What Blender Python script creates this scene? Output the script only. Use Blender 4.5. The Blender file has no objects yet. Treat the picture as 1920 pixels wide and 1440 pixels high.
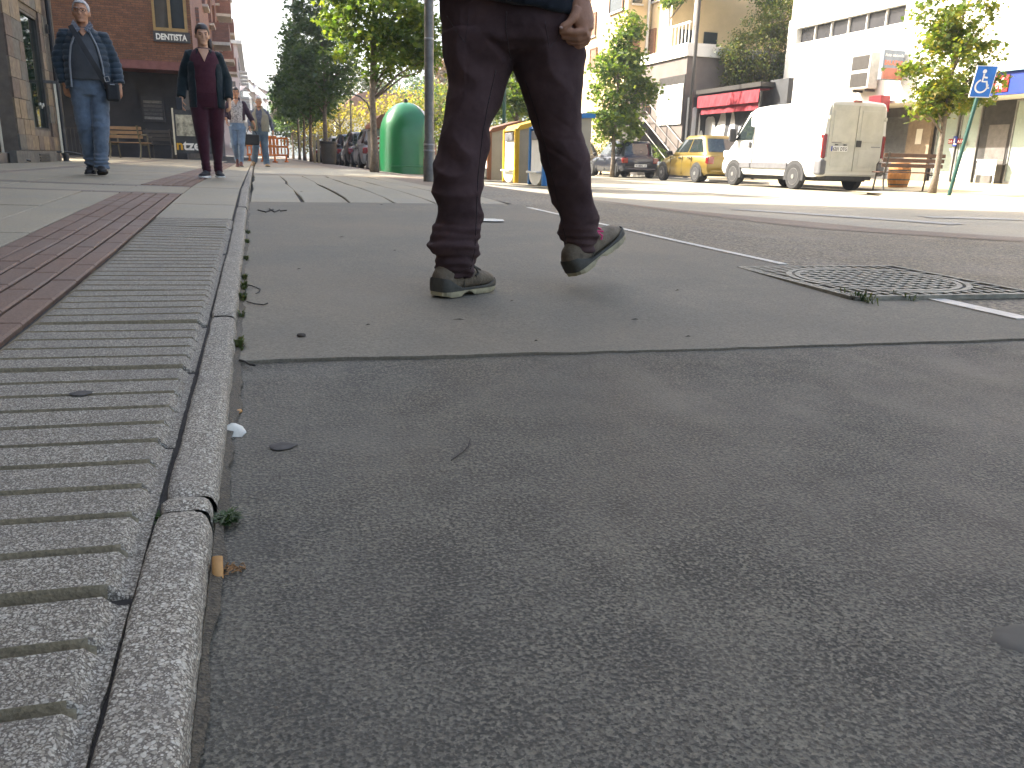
import bpy, bmesh, math, random
import numpy as np
from mathutils import Vector, Matrix, noise as mnoise

# ------------------------------------------------------------------ camera, sky, sun, exposure
SC = bpy.context.scene
COL = SC.collection
rnd = random.Random(7)
rad = math.radians
CAM_H = 0.46
ROLL, PITCH, YAW, FPX = rad(1.5), rad(15.617), rad(17.502), 1500.0     # focal length in pixels of a 1920-wide frame
_u = (math.cos(ROLL), math.sin(ROLL)); _v = (-math.sin(ROLL), math.cos(ROLL))
FW = Vector((math.sin(YAW)*math.cos(PITCH), math.cos(YAW)*math.cos(PITCH), -math.sin(PITCH)))
_rt = Vector((math.cos(YAW), -math.sin(YAW), 0)); _dn = FW.cross(_rt)
IX = _rt*_u[0] + _dn*_v[0]; IY = _rt*_u[1] + _dn*_v[1]
cam = bpy.data.objects.new('camera', bpy.data.cameras.new('camera'))
COL.objects.link(cam); SC.camera = cam
cam.matrix_world = Matrix(((IX.x, -IY.x, -FW.x, 0), (IX.y, -IY.y, -FW.y, 0), (IX.z, -IY.z, -FW.z, CAM_H), (0, 0, 0, 1)))
cam.data.sensor_width = 36; cam.data.lens = FPX/1920*36
cam.data.clip_start = 0.02; cam.data.clip_end = 6000

SUN_EL, SUN_AZ = rad(38), rad(56)            # azimuth from the street direction (+Y) towards the left (-X)
TO_SUN = Vector((-math.sin(SUN_AZ)*math.cos(SUN_EL), math.cos(SUN_AZ)*math.cos(SUN_EL), math.sin(SUN_EL)))
W = bpy.data.worlds.new('World'); SC.world = W; W.use_nodes = True
nt = W.node_tree; bg = nt.nodes['Background']
sky = nt.nodes.new('ShaderNodeTexSky'); sky.sky_type = 'NISHITA'; sky.sun_disc = False
sky.sun_elevation = SUN_EL; sky.sun_rotation = -SUN_AZ
sky.air_density = 1.1; sky.dust_density = 6.0; sky.ozone_density = 0.8
nt.links.new(sky.outputs[0], bg.inputs[0]); bg.inputs[1].default_value = 0.14
sl = bpy.data.lights.new('sun', 'SUN'); sl.energy = 5.0; sl.angle = rad(0.53); sl.color = (1.0, 0.93, 0.82)
sun = bpy.data.objects.new('sun', sl); COL.objects.link(sun)
sun.rotation_euler = (-TO_SUN).to_track_quat('-Z', 'Y').to_euler(); sun.location = TO_SUN*60
vs = SC.view_settings
vs.view_transform = 'Standard'; vs.look = 'None'; vs.gamma = 1.0; vs.exposure = 2.12; vs.use_curve_mapping = False
SC.render.engine = 'CYCLES'
cy = SC.cycles
cy.use_denoising = True; cy.max_bounces = 6; cy.diffuse_bounces = 3; cy.glossy_bounces = 3; cy.transmission_bounces = 4
cy.transparent_max_bounces = 6; cy.caustics_reflective = False; cy.caustics_refractive = False
cy.use_adaptive_sampling = True; cy.adaptive_threshold = 0.02; cy.sample_clamp_indirect = 6

# ------------------------------------------------------------------ terrain heights (metres) and sight lines
def ss(a, b, t):
    t = min(1.0, max(0.0, (t-a)/(b-a))); return t*t*(3-2*t)
def G(x, y):      # carriageway and crossing
    return 0.13*ss(1.2, 8.5, y)*(1-ss(2.5, 4.3, x)) - 0.085*ss(3.4, 6.5, x)*ss(6, 13, y)
def S(x, y):      # pavement on the left
    return G(min(x, 0), y) + 0.035 + 0.02*min(5, max(0, -x))
def RS(x, y):     # pavement on the far right, rising to the shop fronts
    return -0.03 + 0.17*ss(16.5, 20.5, x)
def ray(px, py):
    return FW*FPX + IX*(px-960) + IY*(py-720)
def on_x(px, py, X):
    d = ray(px, py); return Vector((0, 0, CAM_H)) + d*(X/d.x)
def on_y(px, py, Y):
    d = ray(px, py); return Vector((0, 0, CAM_H)) + d*(Y/d.y)
def on_g(px, py, fn=G):
    d = ray(px, py); t = 0.0
    for i in range(60):
        p = Vector((0, 0, CAM_H)) + d*t; n = (fn(p.x, p.y)-CAM_H)/d.z
        t = n if i == 0 else 0.5*(t+n)
    return Vector((0, 0, CAM_H)) + d*t
FH = Vector((math.sin(YAW), math.cos(YAW), 0)); RH = Vector((math.cos(YAW), -math.sin(YAW), 0))
def on_d(px, py, D):
    d = ray(px, py); return Vector((0, 0, CAM_H)) + d*(D/d.dot(FH))

# ------------------------------------------------------------------ materials
MATS = {}
def nodes_of(name):
    m = bpy.data.materials.new(name); m.use_nodes = True
    t = m.node_tree; b = t.nodes['Principled BSDF']
    return m, t, b
def N(t, typ, **kw):
    n = t.nodes.new('ShaderNode'+typ)
    for k, v in kw.items():
        if k[0] == '_': n.inputs[k[1:]].default_value = v
        else: setattr(n, k, v)
    return n
def L(t, a, b): t.links.new(a, b)
def ramp(t, fac, stops, interp='LINEAR'):
    r = N(t, 'ValToRGB'); r.color_ramp.interpolation = interp
    e = r.color_ramp.elements
    while len(e) < len(stops): e.new(0.5)
    for k, (p, c) in enumerate(stops):
        e[k].position = p; e[k].color = (*c, 1) if len(c) == 3 else c
    L(t, fac, r.inputs[0]); return r
def noise_tex(t, co, scale, detail=4, rough=0.6, dist=0.0):
    n = N(t, 'TexNoise'); n.inputs['Scale'].default_value = scale; n.inputs['Detail'].default_value = detail
    n.inputs['Roughness'].default_value = rough; n.inputs['Distortion'].default_value = dist
    L(t, co, n.inputs['Vector']); return n
def mixc(t, fac, a, b, mode='MIX'):
    n = N(t, 'Mix'); n.data_type = 'RGBA'; n.blend_type = mode; n.clamp_factor = True
    for s, v in ((0, fac), (6, a), (7, b)):
        if hasattr(v, 'default_value'): L(t, v, n.inputs[s])
        else: n.inputs[s].default_value = (*v, 1) if isinstance(v, tuple) else v
    return n.outputs[2]
def bump(t, h, strength, dist, b, prev=None):
    n = N(t, 'Bump'); n.inputs['Strength'].default_value = strength; n.inputs['Distance'].default_value = dist
    L(t, h, n.inputs['Height'])
    if prev is not None: L(t, prev.outputs[0], n.inputs['Normal'])
    L(t, n.outputs[0], b.inputs['Normal']); return n
def mat(name, col, rough=0.6, metal=0.0, var=0.18, scale=6.0, bmp=0.0, bscale=80.0, spec=0.5, coat=0.0, tint=None, sheen=0.0, fine=None):
    """plain painted / woven / moulded surface: base colour with uneven wear, optional fine relief"""
    if name in MATS: return MATS[name]
    m, t, b = nodes_of(name)
    tc = N(t, 'TexCoord').outputs['Object']
    n1 = noise_tex(t, tc, scale, 6, 0.65)
    lo = tuple(c*(1-var) for c in col); hi = tuple(min(0.95, c*(1+var)) for c in (tint or col))
    r = ramp(t, n1.outputs[0], [(0.3, lo), (0.7, hi)])
    c = r.outputs[0]
    if fine:
        n2 = noise_tex(t, tc, fine[0], 3, 0.7)
        c = mixc(t, fine[1], c, ramp(t, n2.outputs[0], [(0.35, (0.2, 0.2, 0.2)), (0.65, (1, 1, 1))]).outputs[0], 'MULTIPLY')
    L(t, c, b.inputs['Base Color'])
    rr = ramp(t, n1.outputs[0], [(0.3, (min(1, rough*1.15),)*3), (0.75, (rough*0.85,)*3)])
    L(t, rr.outputs[0], b.inputs['Roughness'])
    b.inputs['Metallic'].default_value = metal; b.inputs['Specular IOR Level'].default_value = spec
    b.inputs['Coat Weight'].default_value = coat; b.inputs['Coat Roughness'].default_value = 0.06
    b.inputs['Sheen Weight'].default_value = sheen
    if bmp:
        n3 = noise_tex(t, tc, bscale, 3, 0.6); bump(t, n3.outputs[0], bmp, 0.01, b)
    MATS[name] = m; return m
def glassy(name, col, rough=0.04, spec=0.6):
    if name in MATS: return MATS[name]
    m, t, b = nodes_of(name)
    tc = N(t, 'TexCoord').outputs['Object']; n1 = noise_tex(t, tc, 3, 4)
    L(t, ramp(t, n1.outputs[0], [(0.3, tuple(c*0.8 for c in col)), (0.7, tuple(c*1.2 for c in col))]).outputs[0], b.inputs['Base Color'])
    b.inputs['Roughness'].default_value = rough; b.inputs['Specular IOR Level'].default_value = spec
    MATS[name] = m; return m

def terrazzo(name, cell, tone=1.0):
    """washed-aggregate concrete: pale rounded pebbles of two sizes in a grey-brown matrix"""
    m, t, b = nodes_of(name)
    tc = N(t, 'TexCoord').outputs['Object']
    warp = noise_tex(t, tc, 90, 3); mv = N(t, 'VectorMath', operation='MULTIPLY_ADD')
    L(t, warp.outputs['Color'], mv.inputs[0]); mv.inputs[1].default_value = (0.007,)*3; L(t, tc, mv.inputs[2])
    def layer(sc, lo, hi):
        ve = N(t, 'TexVoronoi', feature='F1'); ve.inputs['Scale'].default_value = sc; ve.inputs['Randomness'].default_value = 1.0
        L(t, mv.outputs[0], ve.inputs['Vector'])
        sep = N(t, 'SeparateColor'); L(t, ve.outputs['Color'], sep.inputs[0])
        msk = ramp(t, ve.outputs['Distance'], [(lo, (1, 1, 1)), (hi, (0, 0, 0))])
        return sep, msk
    sepA, mA = layer(cell, 0.36, 0.52); sepB, mB = layer(cell*1.9, 0.32, 0.50)
    def tint(sep): return ramp(t, sep.outputs[0], [(0.0, (0.26*tone, 0.225*tone, 0.165*tone)), (0.4, (0.45*tone, 0.40*tone, 0.31*tone)), (1.0, (0.66*tone, 0.60*tone, 0.485*tone))])
    grit = noise_tex(t, tc, cell*3.0, 2)
    matrix = ramp(t, grit.outputs[0], [(0.35, (0.085*tone, 0.068*tone, 0.05*tone)), (0.65, (0.22*tone, 0.185*tone, 0.14*tone))])
    c = mixc(t, mB.outputs[0], matrix.outputs[0], tint(sepB).outputs[0])
    c = mixc(t, mA.outputs[0], c, tint(sepA).outputs[0])
    stain = noise_tex(t, tc, 6, 7, 0.7)
    c = mixc(t, ramp(t, stain.outputs[0], [(0.45, (0, 0, 0)), (0.75, (0.55,)*3)]).outputs[0], c, (0.20*tone, 0.175*tone, 0.145*tone))
    lich = noise_tex(t, tc, 17, 5, 0.7)
    c = mixc(t, ramp(t, lich.outputs[0], [(0.60, (0, 0, 0)), (0.76, (0.4,)*3)]).outputs[0], c, (0.15, 0.12, 0.075))
    L(t, c, b.inputs['Base Color']); b.inputs['Roughness'].default_value = 0.75; b.inputs['Specular IOR Level'].default_value = 0.3
    b1 = bump(t, mA.outputs[0], 0.5, 0.0018, b)
    bump(t, grit.outputs[0], 0.3, 0.001, b, b1)
    return m
def asphalt(name, col, speck, grain, contrast, stains, bdist=0.003, wheel=False, rough=0.7, aggregate=None, pits=0.0, spec=0.4):
    """bound stone surface: stones of varying tone, dark pits between them, stains and wear"""
    m, t, b = nodes_of(name)
    col = (col[0]*1.04, col[1]*0.985, col[2]*0.79)
    tc = N(t, 'TexCoord').outputs['Object']
    v = N(t, 'TexVoronoi', feature='F1'); v.inputs['Scale'].default_value = grain; L(t, tc, v.inputs['Vector'])
    sep = N(t, 'SeparateColor'); L(t, v.outputs['Color'], sep.inputs[0])
    n1 = noise_tex(t, tc, grain*0.6, 4, 0.75)
    n2 = noise_tex(t, tc, 2.2, 7, 0.65, 0.4)
    n3 = noise_tex(t, tc, 0.6, 3, 0.5)
    lo = tuple(c*(1-contrast) for c in col); hi = tuple(c*(1+contrast) for c in col)
    c = ramp(t, n1.outputs[0], [(0.36, lo), (0.47, col), (0.68, hi)]).outputs[0]
    agg = ramp(t, sep.outputs[0], [(0.0, (0.45,)*3), (0.5, (0.95,)*3), (1.0, (1.35,)*3)] if aggregate is None else aggregate)
    c = mixc(t, speck, c, agg.outputs[0], 'MULTIPLY')
    if pits:
        n5 = noise_tex(t, tc, grain*0.85, 2, 0.55); n6 = noise_tex(t, tc, 9, 4, 0.6)
        mod = N(t, 'Math', operation='MULTIPLY_ADD'); L(t, n6.outputs[0], mod.inputs[0]); mod.inputs[1].default_value = 0.35; L(t, n5.outputs[0], mod.inputs[2])
        c = mixc(t, ramp(t, mod.outputs[0], [(0.61, (pits,)*3), (0.69, (0, 0, 0))]).outputs[0], c, tuple(k*0.22 for k in col))
    c = mixc(t, ramp(t, n2.outputs[0], [(0.38, (0, 0, 0)), (0.7, (stains,)*3)]).outputs[0], c, tuple(k*0.42 for k in col))
    c = mixc(t, ramp(t, n3.outputs[0], [(0.45, (0, 0, 0)), (0.75, (0.5,)*3)]).outputs[0], c, (col[0]*1.35, col[1]*1.22, col[2]*1.1))
    if wheel:
        wv = N(t, 'Mapping'); wv.inputs['Rotation'].default_value = (0, 0, 0.55); wv.inputs['Scale'].default_value = (1.0, 0.10, 1)
        L(t, tc, wv.inputs[0]); n4 = noise_tex(t, wv.outputs[0], 6, 5, 0.6)
        c = mixc(t, ramp(t, n4.outputs[0], [(0.5, (0, 0, 0)), (0.70, (0.26,)*3)]).outputs[0], c, tuple(min(1, k*1.5) for k in col))
    L(t, c, b.inputs['Base Color'])
    L(t, ramp(t, n2.outputs[0], [(0.3, (rough*1.15,)*3), (0.7, (rough*0.8,)*3)]).outputs[0], b.inputs['Roughness'])
    b.inputs['Specular IOR Level'].default_value = spec
    b1 = bump(t, v.outputs['Distance'], 0.5, bdist, b)
    bump(t, n1.outputs[0], 0.5, bdist, b, b1)
    return m
def bricks(name, c1, c2, mortar, scale, plane, bw=0.5, bh=0.25, msize=0.02):
    m, t, b = nodes_of(name)
    tc = N(t, 'TexCoord').outputs['Object']
    sx = N(t, 'SeparateXYZ'); L(t, tc, sx.inputs[0]); cx = N(t, 'CombineXYZ')
    L(t, sx.outputs[0 if plane == 'y' else 1], cx.inputs[0]); L(t, sx.outputs[2], cx.inputs[1])
    bt = N(t, 'TexBrick'); bt.inputs['Scale'].default_value = scale; bt.inputs['Color1'].default_value = (*c1, 1)
    bt.inputs['Color2'].default_value = (*c2, 1); bt.inputs['Mortar'].default_value = (*mortar, 1); bt.inputs['Mortar Size'].default_value = msize
    bt.inputs['Brick Width'].default_value = bw; bt.inputs['Row Height'].default_value = bh; bt.inputs['Bias'].default_value = 0
    L(t, cx.outputs[0], bt.inputs['Vector'])
    n1 = noise_tex(t, tc, 4, 6, 0.7); n2 = noise_tex(t, tc, 45, 3)
    c = mixc(t, 0.7, bt.outputs[0], ramp(t, n1.outputs[0], [(0.3, (0.6, 0.6, 0.62)), (0.7, (1.25, 1.2, 1.15))]).outputs[0], 'MULTIPLY')
    c = mixc(t, 0.55, c, ramp(t, n2.outputs[0], [(0.35, (0.45,)*3), (0.62, (1.2,)*3)]).outputs[0], 'MULTIPLY')
    L(t, c, b.inputs['Base Color']); b.inputs['Roughness'].default_value = 0.85
    b1 = bump(t, bt.outputs['Fac'], 0.6, -0.01, b); bump(t, n2.outputs[0], 0.3, 0.01, b, b1)
    return m
def leafmat(name, cols, trans=0.45, rough=0.5):
    """leaf: tint varies leaf by leaf; thin enough to let light through"""
    m, t, b = nodes_of(name)
    g = N(t, 'NewGeometry')
    stops = [(k/(len(cols)-1), c) for k, c in enumerate(cols)]
    r = ramp(t, g.outputs['Random Per Island'], stops)
    L(t, r.outputs[0], b.inputs['Base Color']); b.inputs['Roughness'].default_value = rough; b.inputs['Specular IOR Level'].default_value = 0.35
    tr = N(t, 'BsdfTranslucent'); mx = N(t, 'MixShader'); mx.inputs[0].default_value = trans
    br = mixc(t, 1.0, r.outputs[0], (1.7, 1.75, 0.9), 'MULTIPLY'); L(t, br, tr.inputs[0])
    L(t, b.outputs[0], mx.inputs[1]); L(t, tr.outputs[0], mx.inputs[2]); L(t, mx.outputs[0], t.nodes['Material Output'].inputs[0])
    return m

# ------------------------------------------------------------------ mesh collecting
class MB:
    def __init__(s): s.v = []; s.f = []
    def add(s, vs, fs):
        o = len(s.v); s.v += [tuple(p) for p in vs]; s.f += [tuple(i+o for i in f) for f in fs]; return s
    def box(s, x0, x1, y0, y1, z0, z1, rz=0.0, piv=None, bev=0.0):
        if bev:
            bm = bmesh.new(); bmesh.ops.create_cube(bm, size=1.0)
            for q in bm.verts: q.co = Vector(((x0+x1)/2+q.co.x*(x1-x0), (y0+y1)/2+q.co.y*(y1-y0), (z0+z1)/2+q.co.z*(z1-z0)))
            bmesh.ops.bevel(bm, geom=bm.edges[:], offset=min(bev, 0.45*min(abs(x1-x0), abs(y1-y0), abs(z1-z0))), segments=2, affect='EDGES', profile=0.5)
            bm.verts.index_update(); V = [q.co.copy() for q in bm.verts]; Fc = [[q.index for q in f.verts] for f in bm.faces]; bm.free()
        else:
            V = [Vector((x, y, z)) for z in (z0, z1) for x, y in ((x0, y0), (x1, y0), (x1, y1), (x0, y1))]
            Fc = [(3, 2, 1, 0), (4, 5, 6, 7), (0, 1, 5, 4), (1, 2, 6, 5), (2, 3, 7, 6), (3, 0, 4, 7)]
        if rz:
            c = Vector(piv) if piv else Vector(((x0+x1)/2, (y0+y1)/2, 0)); Rm = Matrix.Rotation(rz, 3, 'Z')
            V = [Rm @ (p-c) + c for p in V]
        return s.add(V, Fc)
    def loft(s, rings, cap=True, closed=True):
        n = len(rings[0]); V = [p for r in rings for p in r]; Fc = []
        for k in range(len(rings)-1):
            for i in range(n if closed else n-1):
                j = (i+1) % n; Fc.append((k*n+i, k*n+j, (k+1)*n+j, (k+1)*n+i))
        if cap:
            Fc.append(tuple(range(n-1, -1, -1))); o = (len(rings)-1)*n; Fc.append(tuple(o+i for i in range(n)))
        return s.add(V, Fc)
    def tube(s, pts, r, n=8, flat=1.0):
        pts = [Vector(p) for p in pts]; rs = r if isinstance(r, (list, tuple)) else [r]*len(pts)
        rings = []; up = None
        for k, p in enumerate(pts):
            d = (pts[min(k+1, len(pts)-1)]-pts[max(k-1, 0)]).normalized()
            if up is None: up = Vector((0, 0, 1)) if abs(d.z) < 0.9 else Vector((0, 1, 0))
            a = d.cross(up).normalized(); b = a.cross(d).normalized(); up = b
            rr = rs[k] if isinstance(rs[k], (list, tuple)) else (rs[k], rs[k]*flat)
            rings.append([p + a*math.cos(q)*rr[0] + b*math.sin(q)*rr[1] for q in (2*math.pi*i/n for i in range(n))])
        return s.loft(rings)
    def ell(s, c, r, n=16, m=10, rot=None):
        c = Vector(c); rings = []
        for k in range(1, m):
            th = math.pi*k/m
            rings.append([Vector((r[0]*math.sin(th)*math.cos(q), r[1]*math.sin(th)*math.sin(q), -r[2]*math.cos(th))) for q in (2*math.pi*i/n for i in range(n))])
        V = [p for g in rings for p in g]; Fc = []
        for k in range(m-2):
            for i in range(n):
                j = (i+1) % n; Fc.append((k*n+i, k*n+j, (k+1)*n+j, (k+1)*n+i))
        V += [Vector((0, 0, -r[2])), Vector((0, 0, r[2]))]; o = len(V)-2
        for i in range(n):
            j = (i+1) % n; Fc.append((j, i, o)); Fc.append(((m-2)*n+i, (m-2)*n+j, o+1))
        if rot is not None: V = [rot @ p for p in V]
        return s.add([p+c for p in V], Fc)
    def lathe(s, prof, n=24, c=(0, 0, 0), axis='z', sx=1.0, sy=1.0):
        c = Vector(c); rings = []
        for r, z in prof:
            g = []
            for i in range(n):
                q = 2*math.pi*i/n; a, b_ = r*math.cos(q)*sx, r*math.sin(q)*sy
                g.append(c + (Vector((a, b_, z)) if axis == 'z' else Vector((z, a, b_)) if axis == 'x' else Vector((a, z, b_))))
            rings.append(g)
        return s.loft(rings)
    def prism(s, poly, h0, h1, plane='z', off=0.0):
        def P(a, b_, h):
            return Vector((a, b_, h)) if plane == 'z' else Vector((a, h, b_)) if plane == 'y' else Vector((h, a, b_))
        n = len(poly); V = [P(a, b_, h0) for a, b_ in poly] + [P(a, b_, h1) for a, b_ in poly]
        Fc = [tuple(range(n-1, -1, -1)), tuple(range(n, 2*n))] + [(i, (i+1) % n, n+(i+1) % n, n+i) for i in range(n)]
        return s.add(V, Fc)
    def mesh(s, name, smooth=False):
        me = bpy.data.meshes.new(name); me.from_pydata(s.v, [], s.f); me.update()
        bm = bmesh.new(); bm.from_mesh(me); bmesh.ops.recalc_face_normals(bm, faces=bm.faces); bm.to_mesh(me); bm.free()
        if smooth: me.polygons.foreach_set('use_smooth', [True]*len(me.polygons))
        return me
    def build(s, name, m, parent=None, smooth=False, loc=None, auto=None):
        me = s.mesh(name, smooth); return link(name, me, m, parent, loc, auto)
def link(name, me, m, parent=None, loc=None, auto=None):
    o = bpy.data.objects.new(name, me); COL.objects.link(o)
    if m is not None and not me.materials: me.materials.append(m)
    if parent is not None: o.parent = parent
    if loc is not None: o.location = loc
    if auto:
        me.polygons.foreach_set('use_smooth', [True]*len(me.polygons))
        try: me.set_sharp_from_angle(angle=rad(auto))
        except Exception: pass
    return o
def tag(o, label, cat, group=None):
    o['label'] = label; o['category'] = cat
    if group: o['group'] = group
    return o
def thing(name, label, cat, loc=(0, 0, 0), rz=0.0, group=None):
    o = bpy.data.objects.new(name, None); COL.objects.link(o); o.location = loc; o.rotation_euler = (0, 0, rz); o.empty_display_size = 0.1
    return tag(o, label, cat, group)
def struct(o, kind='structure'): o['kind'] = kind; return o
def copy_tree(o, parent=None):
    c = o.copy(); COL.objects.link(c); c.parent = parent
    for ch in list(o.children): copy_tree(ch, c)
    return c
def sheet(name, x0, x1, y0, y1, fn, m, step=0.25, dz=0.0, xl=None, xr=None, thick=0.0):
    """ground sheet following the terrain; xl(y) / xr(y) bend its long sides"""
    ny = max(1, int(math.ceil((y1-y0)/step))); nx = max(1, int(math.ceil((x1-x0)/step)))
    mb = MB(); V = []; Fc = []
    for j in range(ny+1):
        y = y0+(y1-y0)*j/ny; a = xl(y) if xl else x0; b = xr(y) if xr else x1
        for i in range(nx+1):
            x = a+(b-a)*i/nx; V.append((x, y, fn(x, y)+dz))
    for j in range(ny):
        for i in range(nx):
            k = j*(nx+1)+i; Fc.append((k, k+1, k+nx+2, k+nx+1))
    if thick:
        edge = [i for i in range(nx+1)] + [j*(nx+1)+nx for j in range(1, ny+1)] + [ny*(nx+1)+i for i in range(nx-1, -1, -1)] + [j*(nx+1) for j in range(ny-1, 0, -1)]
        o = len(V); V += [(V[e][0], V[e][1], V[e][2]-thick) for e in edge]; n = len(edge)
        for i in range(n): Fc.append((edge[i], o+i, o+(i+1) % n, edge[(i+1) % n]))
    mb.add(V, Fc); return mb.build(name, m, auto=40)
def text_mesh(txt, size, depth=0.004, bold=0.0, align='LEFT'):
    cu = bpy.data.curves.new('lettering', 'FONT'); cu.body = txt; cu.size = size; cu.extrude = depth; cu.offset = bold; cu.align_x = align
    cu.resolution_u = 3
    o = bpy.data.objects.new('lettering', cu); COL.objects.link(o)
    bpy.context.view_layer.update()
    me = bpy.data.meshes.new_from_object(o.evaluated_get(bpy.context.evaluated_depsgraph_get()))
    bpy.data.objects.remove(o); bpy.data.curves.remove(cu); return me
def lettering(txt, size, m, parent, mtx, depth=0.004, bold=0.0, align='LEFT', width=None, name='lettering'):
    me = text_mesh(txt, size, depth, bold, align); me.name = name
    if width:
        xs = [v.co.x for v in me.vertices]; k = width/(max(xs)-min(xs)); me.transform(Matrix.Diagonal((k, 1, 1, 1)))
    me.transform(mtx); me.materials.clear()
    return link(name, me, m, parent)
FACE_FRONT = Matrix.Rotation(rad(90), 4, 'X')                                   # text readable when looking along +Y
FACE_LEFT = Matrix.Rotation(rad(-90), 4, 'Z') @ Matrix.Rotation(rad(90), 4, 'X')  # text readable when looking along +X
def fuse(mb, name, voxel, smooth=2, post=None):
    """weld overlapping closed pieces into one continuous skin"""
    me = mb.mesh(name); o = bpy.data.objects.new(name, me); COL.objects.link(o)
    md = o.modifiers.new('r', 'REMESH'); md.mode = 'VOXEL'; md.voxel_size = voxel; md.use_smooth_shade = True
    if smooth:
        sm = o.modifiers.new('s', 'SMOOTH'); sm.factor = 0.5; sm.iterations = smooth
    bpy.context.view_layer.update()
    out = bpy.data.meshes.new_from_object(o.evaluated_get(bpy.context.evaluated_depsgraph_get()))
    bpy.data.objects.remove(o); bpy.data.meshes.remove(me); out.name = name
    if post:
        nv = [v.normal.copy() for v in out.vertices]
        for v, n in zip(out.vertices, nv): v.co += n*post(v.co)
        out.update()
    out.polygons.foreach_set('use_smooth', [True]*len(out.polygons))
    return out
def fbm(p, f, o=3):
    return mnoise.fractal(Vector(p)*f, 1.0, 2.0, o, noise_basis='PERLIN_ORIGINAL')

# ------------------------------------------------------------------ THE SETTING: ground sheets
m_earth = mat('earth', (0.11, 0.10, 0.085), 0.9, var=0.3, scale=0.3)
m_drive = asphalt('driveway_asphalt', (0.122, 0.114, 0.104), 0.75, 240, 0.55, 0.62, 0.0024, wheel=True, pits=0.9)
m_conc = asphalt('smooth_concrete', (0.206, 0.192, 0.182), 0.35, 190, 0.20, 0.55, 0.0007, rough=0.85, spec=0.22)
m_coarse = asphalt('coarse_asphalt', (0.145, 0.130, 0.112), 0.95, 95, 0.4, 0.35, 0.005, aggregate=[(0.0, (0.30,)*3), (0.45, (0.9,)*3), (1.0, (1.9, 1.82, 1.7))])
m_road = asphalt('road_asphalt', (0.27, 0.262, 0.25), 0.45, 90, 0.22, 0.35, 0.003)
m_red = asphalt('red_paving', (0.165, 0.13, 0.115), 0.35, 70, 0.2, 0.4, 0.002)
m_panel = asphalt('concrete_panel', (0.27, 0.25, 0.22), 0.2, 90, 0.12, 0.4, 0.0008)
m_path = asphalt('path_paving', (0.25, 0.215, 0.185), 0.3, 40, 0.2, 0.45, 0.002)
m_slab = asphalt('pavement_slab', (0.275, 0.25, 0.215), 0.3, 180, 0.14, 0.5, 0.0008)
m_band = asphalt('dark_band_tile', (0.18, 0.15, 0.14), 0.3, 180, 0.16, 0.4, 0.0008)
m_paver = asphalt('red_tactile_paver', (0.160, 0.104, 0.088), 0.45, 260, 0.25, 0.5, 0.0012)
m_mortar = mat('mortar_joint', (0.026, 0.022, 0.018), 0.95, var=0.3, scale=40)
m_tile = terrazzo('terrazzo_tile', 250, 0.72)
m_groove = asphalt('groove_dirt', (0.215, 0.185, 0.14), 0.4, 320, 0.3, 0.5, 0.001)
m_kerb = terrazzo('terrazzo_kerb', 215, 0.86)
m_rpave = asphalt('right_pavement', (0.38, 0.34, 0.27), 0.3, 30, 0.15, 0.4, 0.002)
m_white = mat('road_paint', (0.34, 0.33, 0.30), 0.6, var=0.25, scale=14, fine=(60, 0.4))
m_strip = mat('edging_metal', (0.50, 0.47, 0.41), 0.5, var=0.2, scale=20, bmp=0.2)

def disc_ground():
    mb = MB(); rs = [0.5, 8, 30, 80, 160, 400, 900]; n = 48; V = [(0, 30, -0.3)]; Fc = []
    for r in rs: V += [(r*math.cos(2*math.pi*i/n), 30+r*math.sin(2*math.pi*i/n), -0.3) for i in range(n)]
    for i in range(n): Fc.append((0, 1+i, 1+(i+1) % n))
    for k in range(len(rs)-1):
        for i in range(n): Fc.append((1+k*n+i, 1+k*n+(i+1) % n, 1+(k+1)*n+(i+1) % n, 1+(k+1)*n+i))
    return mb.add(V, Fc).build('ground', m_earth)
struct(disc_ground())

def edge_x(y):      # line of the pale edging strip beside the concrete
    pts = [(-9, 2.42), (1.97, 2.33), (3.22, 2.29), (4.54, 2.16), (6.0, 2.03), (9, 1.98), (20, 1.98)]
    for (a, xa), (b, xb) in zip(pts, pts[1:]):
        if y <= b: return xa+(xb-xa)*(y-a)/(b-a)
    return 1.98
def corner_x(y):    # where the coarse apron meets the red band
    pts = [(1.3, 13.0), (2.2, 9.5), (3.2, 7.0), (4.29, 5.03), (5.37, 4.15), (7.48, 3.66), (8.28, 3.5), (10, 3.3)]
    if y <= pts[0][0]: return 13.0
    for (a, xa), (b, xb) in zip(pts, pts[1:]):
        if y <= b: return xa+(xb-xa)*(y-a)/(b-a)
    return 3.3
driveway = struct(sheet('driveway', -0.09, 13, -5, 1.9, G, m_drive, 0.3))
road = struct(sheet('road', 2.6, 16.3, 1.2, 110, lambda x, y: G(x, y)-0.012, m_road, 0.6))
apron = struct(sheet('coarse_apron', 2, 5, 1.45, 9.8, lambda x, y: G(x, y)+0.004, m_coarse, 0.2, xl=lambda y: edge_x(y)-0.02, xr=corner_x))
redband = struct(sheet('red_band', 2, 5, 2.0, 9.8, lambda x, y: G(x, y)+0.007, m_red, 0.2, xl=lambda y: corner_x(y)-0.01, xr=lambda y: corner_x(y)+0.62))
path = struct(sheet('path', -0.06, 2.1, 13.55, 120, lambda x, y: G(x, y)+0.002, m_path, 0.7))
patch = struct(sheet('asphalt_patch', -0.05, 3.0, 14.3, 21.5, lambda x, y: G(x, y)+0.007, m_road, 0.7))
verge = struct(sheet('tree_strip', 1.95, 3.3, 8.6, 120, lambda x, y: G(x, y)+0.005, m_red, 0.5))

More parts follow.
